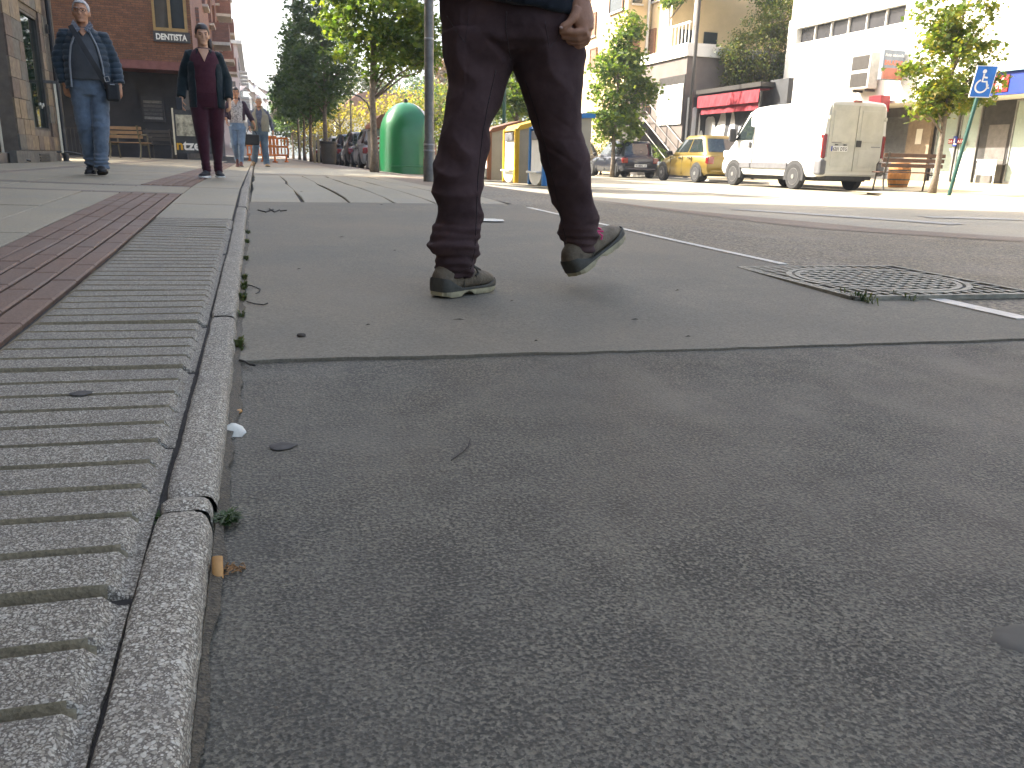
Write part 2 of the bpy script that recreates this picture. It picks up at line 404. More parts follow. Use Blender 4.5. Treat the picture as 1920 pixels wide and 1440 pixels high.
# smooth concrete slab with a ragged, slanted front edge
def make_slab():
    mb = MB(); nx, ny = 46, 40; V = []; Fc = []
    for j in range(ny+1):
        for i in range(nx+1):
            u = i/nx; y = 1.84+(6.44-1.84)*j/ny; x = -0.075+(edge_x(y)+0.075)*u
            if j == 0: y += -0.068*x + 0.012*fbm((x, 0.3, 0), 4) + 0.006*fbm((x, 1.3, 0), 19)
            elif j < 8: y += -0.068*x*(1-j/8)
            V.append((x, y, G(x, y)+0.0065+0.003*fbm((x, y, 0), 0.9)))
    for j in range(ny):
        for i in range(nx): k = j*(nx+1)+i; Fc.append((k, k+1, k+nx+2, k+nx+1))
    o = len(V)
    for i in range(nx+1): V.append((V[i][0], V[i][1]+0.003, V[i][2]-0.03))
    for i in range(nx): Fc.append((o+i, o+i+1, i+1, i))
    return mb.add(V, Fc).build('concrete_slab', m_conc, auto=50)
slab = struct(make_slab())

def plate(x0, x1, y0, y1, fn, th, bev, m, name, parent, dz=0.0, wob=0.0, nseg=1):
    """one flat paving piece with softened edges; top follows the terrain"""
    mb = MB(); pts = []
    for k in range(nseg+1): pts.append((x0, y0+(y1-y0)*k/nseg, 1, 0))
    for k in range(nseg, -1, -1): pts.append((x1, y0+(y1-y0)*k/nseg, -1, 0))
    ox = [wob*fbm((x0*7, q[1], 2.0), 0.8) if wob else 0 for q in pts]
    def rg(ins, dzz):
        r = []
        for (x, y, sx, _), w in zip(pts, ox):
            yy = y+ins if abs(y-y0) < 1e-6 else y-ins if abs(y-y1) < 1e-6 else y
            xx = x+sx*ins+w; r.append((xx, yy, fn(xx, yy)+dz+dzz))
        return r
    a, b, c = rg(0, -th), rg(0, -bev*0.8), rg(bev, 0); n = len(pts)
    V = a+b+c; Fc = []
    for q in range(2):
        for i in range(n): j = (i+1) % n; Fc.append((q*n+i, q*n+j, (q+1)*n+j, (q+1)*n+i))
    for k in range(nseg): Fc.append((2*n+k, 2*n+k+1, 2*n+(n-1-k-1), 2*n+(n-1-k)))
    mb.add(V, Fc); return mb.build(name, m, parent)

crossing = struct(sheet('crossing_bed', -0.06, 1.98, 6.3, 13.75, lambda x, y: G(x, y)-0.012, m_mortar, 0.4))
pj = [-0.055, 0.33, 0.68, 1.03, 1.36, 1.70, 1.985]
for a, b in zip(pj, pj[1:]):
    plate(a+0.007, b-0.007, 6.47, 13.6, G, 0.02, 0.006, m_panel, 'concrete_panel', crossing, 0.006+rnd.uniform(-.0015, .0015), 0.03, 12)

# pale edging strips
def edging(y0, y1, w, name='edging_strip'):
    mb = MB(); n = max(2, int((y1-y0)/0.15)); R0 = []
    for k in range(n+1):
        y = y0+(y1-y0)*k/n; x = edge_x(y)
        R0.append([Vector((x-w/2, y, G(x, y)+0.002)), Vector((x-w/2, y, G(x, y)+0.0105)), Vector((x+w/2, y, G(x, y)+0.0095)), Vector((x+w/2, y, G(x, y)+0.0))])
    return mb.loft(R0).build(name, m_strip)
tag(edging(3.16, 6.1, 0.05), 'long pale edging strip between smooth concrete and coarse asphalt', 'edging strip')
tag(edging(1.93, 2.36, 0.075), 'short pale edging strip beside the near corner of the manhole', 'edging strip')

# ------------------------------------------------------------------ left pavement with its pieces
pavement = struct(sheet('pavement', -14, -0.125, -6, 120, lambda x, y: S(x, y)-0.014, m_mortar, 0.8))
def ribbed_tile(y0, seed):
    """0.45 m terrazzo tile with five rounded bars across it"""
    x0, x1, ln = -0.548, -0.1435, 0.4375; nx, ny = 30, 150; nl = 30; V = []; Fc = []; HM = {}
    rr = random.Random(seed); dz = rr.uniform(-0.0025, 0.0025); tl = rr.uniform(-0.004, 0.004); tx = rr.uniform(-0.006, 0.006)
    for j in range(ny+1):
        jr, jl = divmod(j, nl); v = min(1.0, (jr+(1-math.cos(math.pi*jl/nl))/2)/5)
        for i in range(nx+1):
            u = (i/nx); u = 1-(1-u)**1.6 if u > 0 else 0
            x = x0+(x1-x0)*u; y = y0+ln*v
            ph = (v*5) % 1.0; d = min(ph, 1-ph)*ln/5                       # distance to the nearest groove
            dj = d + 0.0004*fbm((x, y, seed), 30)
            h = ss(0.002, 0.0085, dj) * ss(0.010, 0.022, (1-u)*(x1-x0)+0.002*fbm((x, y, seed+5), 40)) * ss(0.0, 0.006, u*(x1-x0)+0.001)
            e = ss(0.0, 0.006, v*ln)*ss(0.0, 0.006, (1-v)*ln)
            z = S(x, y)-0.009+0.0135*h+dz+tl*(v-0.5)+tx*(u-0.5)+0.0004*fbm((x, y, seed), 35)-0.009*(1-e)
            HM[len(V)] = h if (1-u)*(x1-x0) > 0.018 and 0.01 < v < 0.99 else 1.0
            V.append((x+0.0015*fbm((0, y, 3), 30)*(u > 0.98), y, z))
    for j in range(ny):
        for i in range(nx): k = j*(nx+1)+i; Fc.append((k, k+1, k+nx+2, k+nx+1))
    edge = [i for i in range(nx+1)] + [j*(nx+1)+nx for j in range(1, ny+1)] + [ny*(nx+1)+i for i in range(nx-1, -1, -1)] + [j*(nx+1) for j in range(ny-1, 0, -1)]
    o = len(V); V += [(V[e][0], V[e][1], V[e][2]-0.02) for e in edge]; n = len(edge)
    for i in range(n): Fc.append((edge[i], o+i, o+(i+1) % n, edge[(i+1) % n]))
    o_ = MB().add(V, Fc).build('ribbed_tile', m_tile, pavement, auto=55); me = o_.data
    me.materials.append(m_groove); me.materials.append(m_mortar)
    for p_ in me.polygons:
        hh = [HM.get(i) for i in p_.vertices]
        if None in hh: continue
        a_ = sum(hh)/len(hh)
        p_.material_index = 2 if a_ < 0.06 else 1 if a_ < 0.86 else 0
    return o_
for k in range(11): ribbed_tile(-0.106+0.45*k, k)
y = 4.85
while y < 34:
    ln = 0.9 if y < 14 else 1.8
    plate(-0.548, -0.152, y, y+ln-0.006, S, 0.02, 0.004, m_slab, 'paving_slab', pavement, rnd.uniform(-.0015, .0015)); y += ln
# red tactile strip: five columns of blocks
for c in range(5):
    xa = -0.968+0.083*c; y = 1.35+0.08*((c*3) % 5)
    while y < 6.5:
        ln = 0.32; y1 = min(6.58, y+ln)
        plate(xa+0.004, xa+0.083-0.006, y+0.0015, y1-0.0015, S, 0.02, 0.006, m_paver, 'tactile_paver', pavement, 0.002+rnd.uniform(-.001, .001)); y = y1
for c in range(5):
    xa = -0.968+0.083*c; y = 7.72
    while y < 24:
        ln = 0.9; plate(xa+0.004, xa+0.083-0.006, y+0.002, y+ln-0.002, S, 0.02, 0.006, m_paver, 'tactile_paver', pavement, 0.002); y += ln
# dark cross bands and the big slabs
for y0, y1 in ((6.62, 6.74), (7.50, 7.66)):
    for k in range(6):
        xb = -0.56-0.6*k if k else -0.552
        plate(-0.56-0.6*(k+1)+0.004, xb-0.002, y0, y1, S, 0.02, 0.004, m_band, 'band_tile', pavement, rnd.uniform(-.001, .001))
rows = [(1.2, 2.15), (2.15, 3.1), (3.1, 4.05), (4.05, 5.35), (5.35, 6.61), (6.75, 7.49), (7.68, 8.9), (8.9, 10.2), (10.2, 11.5), (11.5, 12.8), (12.8, 14.1), (14.1, 15.4), (15.4, 17.5), (17.5, 20), (20, 23), (23, 26), (26, 29.9)]
cols = [(-1.22, -0.972), (-1.82, -1.22), (-2.42, -1.82), (-2.62, -2.42), (-3.45, -2.62)]
for a, b in rows:
    for c, (x0, x1) in enumerate(cols):
        plate(x0+0.003, x1-0.003, a+0.003, b-0.003, S, 0.02, 0.004, m_band if c == 3 and a > 7.6 else m_slab, 'paving_slab', pavement, rnd.uniform(-.002, .002))
for a, b in ((6.75, 7.49),):
    plate(-0.966, -0.552, a+0.003, b-0.003, S, 0.02, 0.004, m_slab, 'paving_slab', pavement)
for k in range(4):
    plate(-8.5, -3.46, 17.7+k*3.05, 17.7+(k+1)*3.05-0.01, S, 0.02, 0.004, m_slab, 'paving_slab', pavement)

# ------------------------------------------------------------------ kerb of long stones
kerb = struct(sheet('kerb', -0.142, -0.078, -3, 60, lambda x, y: G(0, y)-0.01, m_mortar, 0.5))
def kerb_stone(y0, y1, hi):
    n = int((y1-y0)/(0.02 if hi else 0.12)); Rr = []; sd = y0*3.1
    prof = [(-0.1375, -0.04), (-0.1375, 0.026), (-0.1365, 0.0315), (-0.133, 0.0338), (-0.125, 0.0345), (-0.112, 0.0348), (-0.100, 0.0345), (-0.0900, 0.0338), (-0.0838, 0.0318), (-0.0790, 0.0275), (-0.0762, 0.0205), (-0.0745, 0.005), (-0.0725, -0.04)]
    if hi:
        q = []
        for a, b in zip(prof, prof[1:]): q += [a, ((a[0]+b[0])/2, (a[1]+b[1])/2)]
        prof = q+[prof[-1]]
    ux = rnd.uniform(-.0025, .0025); uz = rnd.uniform(-.002, .003)
    for k in range(n+1):
        y = y0+0.0012+(y1-y0-0.0024)*k/n; e = min(k, n-k)*(y1-y0)/n
        sh = 1.0-0.16*(1-ss(0, 0.022, e)); r = []
        for x, z in prof:
            w = 0.0016*fbm((x*2+sd, y, z*2), 28)+0.0026*fbm((x+sd, y, z), 6)-0.006*max(0, fbm((x*2+sd, y, z*2), 11)-.42)*(x > -.092 or x < -.13)
            r.append(Vector((-0.105+(x+0.105)*(1-0.10*(1-ss(0, 0.03, e)))+ux+w, y, S(-0.1, y)-0.035+z*sh+uz+w*0.6)))
        Rr.append(r)
    return MB().loft(Rr, closed=False, cap=False).build('kerb_stone', m_kerb, kerb, smooth=True)
ys = [-0.28, 0.985, 1.03, 2.235, 3.46, 4.42, 5.7, 6.95, 8.2, 9.45, 10.7, 12.0, 13.3]
for a, b in zip(ys, ys[1:]): kerb_stone(a, b, a < 4)
y = 13.3
while y < 50: kerb_stone(y, y+1.5, False); y += 1.5

# grit and soil gathered at the foot of the kerb
m_soil = asphalt('gutter_soil', (0.060, 0.050, 0.038), 0.8, 300, 0.6, 0.3, 0.003)
struct(sheet('gutter_soil', -0.074, -0.05, 0.3, 7.5, lambda x, y: G(0, y)+0.011-0.25*abs(x+0.074)*(x > -0.07), m_soil, 0.012, xl=lambda y: -0.0745, xr=lambda y: -0.0600+0.010*fbm((0, y, 4.2), 3)+0.006*fbm((0, y, 1.2), 17)), 'stuff')

# ------------------------------------------------------------------ far right pavement and markings
rp = struct(sheet('right_pavement', 15.9, 23, 3, 48, RS, m_rpave, 0.7))
ext = struct(sheet('pavement_corner', 13.2, 15.95, 4, 16.2, lambda x, y: RS(x, y)-0.004, m_rpave, 0.6))
m_gkerb = mat('granite_kerb', (0.36, 0.34, 0.30), 0.7, var=0.2, scale=12)
def kerb_line(name, pts):
    Rr = []
    for k, (x, y) in enumerate(pts):
        a = Vector(pts[max(0, k-1)]); b = Vector(pts[min(len(pts)-1, k+1)]); d = (b-a).normalized(); nrm = Vector((d.y, -d.x))
        z0, z1 = -0.14, -0.026
        Rr.append([Vector((x-nrm.x*0.07, y-nrm.y*0.07, z0)), Vector((x-nrm.x*0.07, y-nrm.y*0.07, z1-0.01)), Vector((x-nrm.x*0.055, y-nrm.y*0.055, z1)), Vector((x+nrm.x*0.07, y+nrm.y*0.07, z1)), Vector((x+nrm.x*0.07, y+nrm.y*0.07, z0))])
    return struct(MB().loft(Rr).build(name, m_gkerb))
kerb_line('right_kerb', [(12.9, 4), (13.15, 8), (13.15, 14.5), (13.5, 15.7), (14.3, 16.25), (15.2, 16.35), (15.85, 16.8), (15.9, 20), (15.9, 34), (15.9, 48)])
def mark(name, quad, dz=0.006):
    mb = MB(); n = 8; V = []
    for k in range(n+1):
        t = k/n
        for a, b in ((quad[0], quad[1]), (quad[3], quad[2])):
            x = a[0]+(b[0]-a[0])*t; y = a[1]+(b[1]-a[1])*t; V.append((x, y, G(x, y)-0.012+dz))
    return struct(mb.add(V, [(2*k, 2*k+2, 2*k+3, 2*k+1) for k in range(n)]).build(name, m_white))
mark('road_marking', [(5.15, 8.3), (6.05, 5.95), (6.35, 6.05), (5.45, 8.4)])
mark('road_marking', [(6.75, 6.9), (7.7, 6.55), (7.75, 6.9), (6.9, 7.25)])
mark('road_marking', [(8.9, 12.5), (8.9, 60), (9.02, 60), (9.02, 12.5)])

# ------------------------------------------------------------------ manhole
m_iron = mat('cast_iron', (0.25, 0.235, 0.185), 0.55, metal=0.35, var=0.3, scale=30, bmp=0.3, bscale=200)
m_pit = mat('cast_iron_recess', (0.018, 0.018, 0.026), 0.6, metal=0.2, var=0.3, scale=30)
MC = Vector((2.40, 2.69, 0)); MC.z = G(MC.x, MC.y)+0.0085
mh = thing('manhole_cover', 'square iron manhole frame with round gridded lid set in coarse asphalt', 'manhole', MC, rad(-3))
hw = 0.40; rl = 0.315
MB().box(-hw, hw, -hw, hw, -0.02, 0.001).build('base_plate', m_pit, mh)
mb = MB(); bw = 0.018
for s_ in (-1, 1):
    mb.box(-hw, hw, s_*hw-bw/2, s_*hw+bw/2, -0.01, 0.008); mb.box(s_*hw-bw/2, s_*hw+bw/2, -hw+bw/2+.001, hw-bw/2-.001, -0.01, 0.0078)
ring = [[Vector((r*math.cos(q), r*math.sin(q), z)) for r, z in ((rl+.035, -0.005), (rl+.035, 0.0082), (rl+.012, 0.0082), (rl+.012, -0.005))] for q in (2*math.pi*i/56 for i in range(57))]
mb.loft(ring, cap=False)
for k in range(15):                                        # short bars between the rim and the ring
    a = -hw+0.05*k+0.025
    inner = math.sqrt(max(0, (rl+.03)**2-a*a)) if abs(a) < rl+.03 else 0.0
    for s_ in (-1, 1):
        if inner < hw-0.02: mb.box(a-0.007, a+0.007, *sorted((s_*(inner+.002), s_*(hw-.01))), -0.004, 0.0072)
        if inner < hw-0.02 and k % 2: mb.box(*sorted((s_*(inner+.002), s_*(hw-.01))), a-0.0065, a+0.0065, -0.004, 0.0068)
mb.build('frame', m_iron, mh)
mb = MB()
ring = [[Vector((r*math.cos(q), r*math.sin(q), z)) for r, z in ((rl, -0.005), (rl, 0.0082), (rl-.02, 0.0082), (rl-.02, -0.005))] for q in (2*math.pi*i/56 for i in range(57))]
mb.loft(ring, cap=False)
for k in range(11):
    a = -0.275+0.055*k; w = math.sqrt(max(0, (rl-.015)**2-a*a))
    if w > 0.02:
        mb.box(a-0.008, a+0.008, -w, w, -0.004, 0.0066); mb.box(-w, w, a-0.008, a+0.008, -0.004, 0.0071)
mb.build('lid', m_iron, mh)

# ------------------------------------------------------------------ litter, gum, weeds
m_gum = mat('old_gum', (0.062, 0.054, 0.046), 0.8, var=0.25, scale=40)
m_filter = mat('cork_filter_paper', (0.50, 0.26, 0.09), 0.7, var=0.25, scale=60)
m_paper = mat('white_paper', (0.70, 0.66, 0.56), 0.6, var=0.05)
m_tobac = mat('dry_tobacco', (0.25, 0.13, 0.05), 0.9, var=0.4, scale=300)
m_dry = mat('dry_leaf', (0.05, 0.038, 0.028), 0.9, var=0.4, scale=60)
def blob(px, py, fn, rx, ry, h, m, name, label, cat, seed, group=None, n=22):
    c = on_g(px, py, fn); rr = random.Random(seed); th = [1+rr.uniform(-.12, .12) for _ in range(n)]
    V = [Vector((0, 0, h))]
    for s_, z in ((0.6, h*0.9), (0.9, h*0.6), (1.0, 0.0)): V += [Vector((rx*s_*th[i]*math.cos(2*math.pi*i/n), ry*s_*th[i]*math.sin(2*math.pi*i/n), z)) for i in range(n)]
    Fc = [(0, 1+i, 1+(i+1) % n) for i in range(n)]
    for k in range(2):
        for i in range(n): Fc.append((1+k*n+i, 1+k*n+(i+1) % n, 1+(k+1)*n+(i+1) % n, 1+(k+1)*n+i))
    o = MB().add(V, Fc).build(name, m, smooth=True, loc=c); tag(o, label, cat, group); return o
blob(152, 737, lambda x, y: S(x, y)+0.0055, 0.019, 0.016, 0.0016, m_gum, 'gum_spot', 'dark flattened gum spot on a ribbed pavement tile', 'gum', 1)
blob(530, 836, lambda x, y: G(x, y)+0.002, 0.022, 0.018, 0.0016, m_gum, 'gum_spot', 'dark round gum spot on asphalt near the white paper scrap', 'gum', 2)
blob(1920, 1197, G, 0.034, 0.026, 0.003, mat('grey_gum', (0.105, 0.092, 0.072), 0.8), 'gum_spot', 'grey gum spot at the right edge of the asphalt', 'gum', 3)
blob(178, 884, lambda x, y: S(x, y)+0.003, 0.014, 0.006, 0.0016, m_gum, 'tar_stain', 'small dark tar stain on a pavement tile groove', 'stain', 5)
blob(565, 629, lambda x, y: G(x, y)+0.010, 0.011, 0.012, 0.006, m_dry, 'pebble', 'small black pebble on smooth concrete near the kerb', 'pebble', 6)
blob(915, 412, lambda x, y: G(x, y)+0.012, 0.11, 0.13, 0.002, mat('pale_patch', (0.55, 0.52, 0.44), 0.6), 'paint_splash', 'pale paint splash on the concrete behind the walking man', 'paint', 8)

t = thing('cigarette_butt', 'orange cigarette filter upright against the kerb, beside tobacco shreds', 'cigarette butt', on_g(409, 1092, G))
Rt = Matrix.Rotation(rad(-38), 3, 'X')
V = MB().lathe([(0.0055, 0.0), (0.006, 0.0008), (0.006, 0.024), (0.0056, 0.025)], 16)
V.v = [tuple(Rt @ Vector(p) + Vector((0, 0, 0.004))) for p in V.v]; V.build('filter', m_filter, t, auto=40)
mb = MB()
for k in range(60):
    a = Vector((rnd.uniform(-.006, .03), rnd.gauss(0.022, .006), rnd.uniform(.001, .007))); d = Vector((rnd.uniform(-1, 1), rnd.uniform(-1, 1), rnd.uniform(-.3, .3))).normalized()*rnd.uniform(.002, .005)
    mb.tube([a-d, a+Vector((0, 0, .001)), a+d], 0.0007, 4)
mb.build('tobacco_shreds', m_tobac, t)
t = thing('cigarette_butt', 'flattened orange cigarette paper lying by the kerb above the white scrap', 'cigarette butt', on_g(441, 777, G), rad(40))
mb = MB(); mb.lathe([(0.0045, -.013), (0.005, -.012), (0.005, .012), (0.0045, .013)], 12, (0, 0, 0.004), 'x', 1, 0.7); mb.build('filter', m_filter, t, auto=40)
mb = MB(); V = []; n = 6
for j in range(n+1):
    for i in range(n+1):
        u, v = i/n-.5, j/n-.5; V.append((0.034*u*(1+.3*v), 0.026*v, 0.005+0.006*math.sin(u*5+v*3)+0.012*max(0, v+.1)))
mb.add(V, [(j*(n+1)+i, j*(n+1)+i+1, (j+1)*(n+1)+i+1, (j+1)*(n+1)+i) for j in range(n) for i in range(n)])
o = mb.build('paper_scrap', m_paper, smooth=True, loc=on_g(440, 817, G)); o.rotation_euler = (rad(12), 0, rad(25)); sd = o.modifiers.new('s', 'SOLIDIFY'); sd.thickness = 0.0004
tag(o, 'crumpled white paper scrap in the gutter by the kerb', 'paper')
m_yl = mat('yellow_leaf', (0.45, 0.36, 0.05), 0.7)
mb = MB().add([(-.007, 0, .002), (0, -.004, .004), (.008, 0, .003), (0, .005, .006)], [(0, 1, 2, 3)])
tag(mb.build('leaf_scrap', m_yl, loc=on_g(424, 828, G)), 'tiny yellow leaf scrap at the foot of the kerb', 'leaf')
# scattered dry bits on the concrete
bits = [(1290, 632), (690, 610), (1190, 600), (560, 505), (740, 470), (640, 445), (1270, 545), (860, 600), (1005, 640), (905, 382), (715, 384), (565, 360), (960, 565)]
for k, (px, py) in enumerate(bits):
    ln = rnd.uniform(0.006, 0.018); a = rnd.uniform(-.5, .5); b = rnd.uniform(0.002, 0.005)
    mb = MB().add([(-ln, 0, .001), (-ln*.3, -b, .003), (ln, b*.4, .0015), (ln*.2, b, .004)], [(0, 1, 2, 3)])
    p = on_g(px, py, lambda x, y: G(x, y)+0.009); o = mb.build('dry_leaf', m_dry, loc=p); o.rotation_euler = (0, 0, a)
    tag(o, 'dark dry leaf fragment lying on the smooth concrete', 'leaf', 'dry fragments scattered over the concrete')
def crack(name, pts, w, label, fn, m=m_mortar):
    P = [on_g(x, y, fn) for x, y in pts]; c = P[0].copy()
    mb = MB().tube([p-c+Vector((0, 0, .001)) for p in P], w, 5); o = mb.build(name, m, loc=c); return tag(o, label, 'twig')
fs = lambda x, y: G(x, y)+0.009
m_twig = mat('dark_twig', (0.03, 0.025, 0.02), 0.9)
crack('twig', [(449, 676), (458, 678), (468, 684), (478, 686)], 0.0025, 'bent dark twig at the corner of the concrete by the kerb', fs, m_twig)
crack('twig', [(464, 534), (478, 538), (488, 543), (486, 548), (480, 551)], 0.0016, 'thin hooked dry twig on concrete near the kerb', fs, m_twig)
crack('twig', [(463, 566), (478, 570), (494, 572), (502, 569)], 0.002, 'curved dry twig lying beside a weed tuft', fs, m_twig)
for k, pl in enumerate(([(484, 394), (498, 398), (512, 393)], [(505, 392), (515, 398), (524, 394)], [(526, 396), (537, 395)])):
    crack('twig', pl, 0.005, ['left of three dark twigs where concrete meets the panels', 'middle of three dark twigs where concrete meets the panels', 'right of three dark twigs where concrete meets the panels'][k], fs, m_twig)
crack('twig', [(882, 824), (878, 838), (866, 850), (846, 864)], 0.0009, 'hair-thin dark twig on the near asphalt', lambda x, y: G(x, y)+.002, m_twig)

m_weed = leafmat('weed_leaf', [(0.022, 0.04, 0.010), (0.045, 0.07, 0.016), (0.09, 0.11, 0.03), (0.10, 0.075, 0.035)], 0.3)
m_moss = leafmat('moss_leaf', [(0.015, 0.035, 0.008), (0.03, 0.06, 0.012), (0.05, 0.08, 0.02)], 0.2)
def weed(p, h, n, spread, label, m=None, wide=0.004, name='weed'):
    mb = MB()
    ky = 2.6 if name == 'weed' else 1.0
    for k in range(n):
        a = rnd.uniform(0, 6.28); l = h*rnd.uniform(.35, 1.15); s_ = spread*rnd.uniform(.3, 1); w = wide*rnd.uniform(.6, 1.3)
        d = Vector((math.cos(a), math.sin(a), 0)); q = Vector((-d.y, d.x, 0)); b = Vector((d.x*spread*.2*rnd.random(), rnd.gauss(0, .4)*spread*ky*.6, 0))
        p1 = b+d*s_*.5+Vector((0, 0, l*.7)); p2 = b+d*s_+Vector((0, 0, l*rnd.uniform(.5, 1)))
        mb.add([b-q*w*.4, b+q*w*.4, p1+q*w, p1-q*w, p2], [(0, 1, 2, 3), (3, 2, 4)])
    return tag(mb.build(name, m or m_weed, loc=p), label, 'weed')
def kx(px, py): p = on_g(px, py, G); return Vector((-0.064, p.y, G(0, p.y)+0.002))
p = on_g(395, 985, G); weed(Vector((-0.062, 1.005, 0.004)), 0.012, 420, 0.021, 'dark green moss cushion in the broken kerb joint', m_moss, 0.0019, 'moss')
weed(Vector((-0.142, 0.985, 0.012)), 0.02, 60, 0.016, 'small moss tuft in the gap between tile and kerb', m_moss, 0.0025, 'moss')
for k, (py, h, n, sp, lb) in enumerate(((658, .035, 12, .03, 'bright green broad-leaved weed at the corner of the concrete'), (645, .02, 20, .015, 'tiny weed just beyond the bright green one'), (598, .028, 26, .02, 'low weed at the second kerb joint'), (566, .035, 50, .026, 'leafy weed tuft beside the curved twig'), (545, .035, 60, .028, 'largest weed tuft along the kerb'), (527, .03, 40, .022, 'weed tuft just beyond the largest one'), (490, .03, 40, .022, 'grassy tuft midway along the kerb'), (458, .03, 40, .025, 'far grassy tuft along the kerb'), (440, .03, 40, .03, 'farthest weed tuft along the kerb'))):
    weed(kx(450, py), h*.9, int(n*1.8), sp*.9, lb, None, 0.008 if k == 0 else 0.0024)
weed(on_g(1612, 568, G)+Vector((0, 0, .006)), 0.045, 46, 0.05, 'grass tuft on the near side of the manhole, left one', m_weed, 0.003)
weed(on_g(1690, 563, G)+Vector((0, 0, .006)), 0.03, 30, 0.05, 'grass tuft on the near side of the manhole, right one', m_weed, 0.003)

# ------------------------------------------------------------------ BUILDINGS
m_brick_f = bricks('brick_front', (0.215, 0.095, 0.045), (0.14, 0.060, 0.028), (0.10, 0.06, 0.04), 1.0, 'y', 0.25, 0.068, 0.010)
m_brick_s = bricks('brick_side', (0.30, 0.15, 0.11), (0.25, 0.12, 0.09), (0.20, 0.14, 0.12), 1.0, 'x', 0.25, 0.068, 0.010)
m_brick_w = bricks('pale_brick', (0.50, 0.38, 0.34), (0.44, 0.33, 0.30), (0.62, 0.56, 0.52), 1.0, 'x', 0.30, 0.11, 0.012)
m_bwin = glassy('window_glass', (0.02, 0.028, 0.032))
m_gdoor = glassy('shop_glass', (0.012, 0.02, 0.016), 0.02, 0.9)
m_oak = mat('ochre_frame', (0.26, 0.17, 0.06), 0.45, var=0.15)
m_darkwall = mat('dark_grey_render', (0.026, 0.025, 0.026), 0.75, var=0.2, scale=2, bmp=0.15)
m_black = mat('black_paint', (0.02, 0.02, 0.022), 0.5)
m_dkmetal = mat('dark_metal', (0.055, 0.05, 0.045), 0.45, metal=0.4)
m_cream = mat('cream_render', (0.66, 0.50, 0.29), 0.8, var=0.08, scale=1.5, bmp=0.1)
m_wrender = mat('white_render', (0.72, 0.70, 0.64), 0.75, var=0.06, scale=1.2, bmp=0.08)
m_plinth = mat('grey_plinth', (0.15, 0.125, 0.11), 0.8, var=0.1, scale=2)
m_shut = mat('brown_shutter', (0.20, 0.10, 0.055), 0.6)
m_fascia = mat('red_fascia', (0.16, 0.06, 0.05), 0.7)
m_gutter = mat('pale_trim', (0.55, 0.52, 0.47), 0.6)

# --- stone-clad building on the left (its corner shows at the left edge; its bulk shades the foreground)
FX = -3.5
st = thing('stone_building', 'stone clad building with tall glass door at left edge', 'building', (FX, 17.6, 0.2))
def sb(x0, x1, y0, y1, z0, z1, mb): mb.box(x0-FX, x1-FX, y0-17.6, y1-17.6, z0-0.2, z1-0.2); return mb
wall = MB()
sb(-18, -3.85, -25, 17.6, -0.3, 14.5, wall)
for y0, y1, z0, z1 in ((-25, 13.2, 0, 14.5), (13.2, 14.7, 0, 0.38), (13.2, 14.7, 2.9, 14.5), (14.7, 15.72, 0, 14.5), (15.72, 16.95, 0, 0.76), (15.72, 16.95, 2.64, 14.5), (16.95, 17.6, 0, 14.5)):
    sb(-3.849, FX-0.03, y0, y1-0.0005, z0, z1, wall)
wall.build('wall', mat('stone_core', (0.16, 0.13, 0.10), 0.9, var=0.2), st)
stones = [mat('stone_tan', (0.17, 0.130, 0.088), 0.7, var=0.3, scale=9, bmp=0.25, bscale=40), mat('stone_brown', (0.115, 0.080, 0.058), 0.7, var=0.3, scale=9, bmp=0.25, bscale=40),
          mat('stone_grey', (0.105, 0.095, 0.078), 0.7, var=0.3, scale=9, bmp=0.25, bscale=40), mat('stone_ochre', (0.20, 0.145, 0.085), 0.7, var=0.3, scale=9, bmp=0.25, bscale=40)]
sr = random.Random(3)
zz = 0.42
while zz < 4.3:
    hh = sr.choice((0.24, 0.30, 0.34)); yy = 14.70 - (0.0)
    while yy < 17.59:
        ww = sr.choice((0.26, 0.34, 0.40)); y1 = min(yy+ww, 17.6)
        if y1 > 17.45: y1 = 17.6
        ov = (yy < 16.95 and y1 > 15.72 and zz < 2.64 and zz+hh > 0.76)
        spans = [(yy, y1)]
        if ov: spans = [s_ for s_ in ((yy, min(y1, 15.72)), (max(yy, 16.95), y1)) if s_[1]-s_[0] > 0.03]
        for a, b in spans:
            mb = MB(); sb(FX-0.0295, FX+sr.uniform(-0.004, 0.004), a+0.004, b-0.004, zz+0.004, zz+hh-0.004, mb); mb.build('stone_tile', sr.choice(stones), st)
        yy = y1
    zz += hh
mb = MB(); sb(-3.60, -3.58, 15.76, 16.91, 0.8, 2.6, mb); pane = mb.build('glass_door', m_gdoor, st)
mb = MB()
for a in ((15.722, 15.76, 0.762, 2.638), (16.91, 16.948, 0.762, 2.638), (15.761, 16.909, 0.762, 0.80), (15.761, 16.909, 2.60, 2.638)): sb(-3.62, -3.54, *a, mb)
mb.build('frame', m_dkmetal, pane)
MB().tube([(-3.572-FX, -1.0+.07*k, .98+.05*math.sin(k*2.1)) for k in range(9)], .012, 5).build('painted_scroll', mat('pale_script', (0.5, 0.48, 0.4), 0.6), pane)
mb = MB(); sb(-3.80, -3.77, 13.2, 14.7, 0.381, 2.9, mb); dw = mb.build('dark_doorway', mat('dark_wood', (0.03, 0.018, 0.012), 0.5), st)
mb = MB(); sb(-3.765, -3.72, 14.30, 14.38, 0.4, 2.88, mb); mb.build('door_stile', mat('red_wood', (0.13, 0.055, 0.03), 0.5), dw)
mb = MB(); sb(FX-0.0, FX+0.10, 14.0, 16.6, 0.19, 0.415, mb); pl = mb.build('plinth', stones[2], st)
mb = MB()
for k in range(3): sb(FX+0.095, FX+0.112, 15.35, 16.05, 0.25+0.045*k, 0.275+0.045*k, mb)
mb.build('vent_slats', m_black, pl)
mb = MB().tube([(0.07, -0.13, -0.1), (0.07, -0.13, 7)], 0.05, 10); mb.build('downpipe', m_black, st)
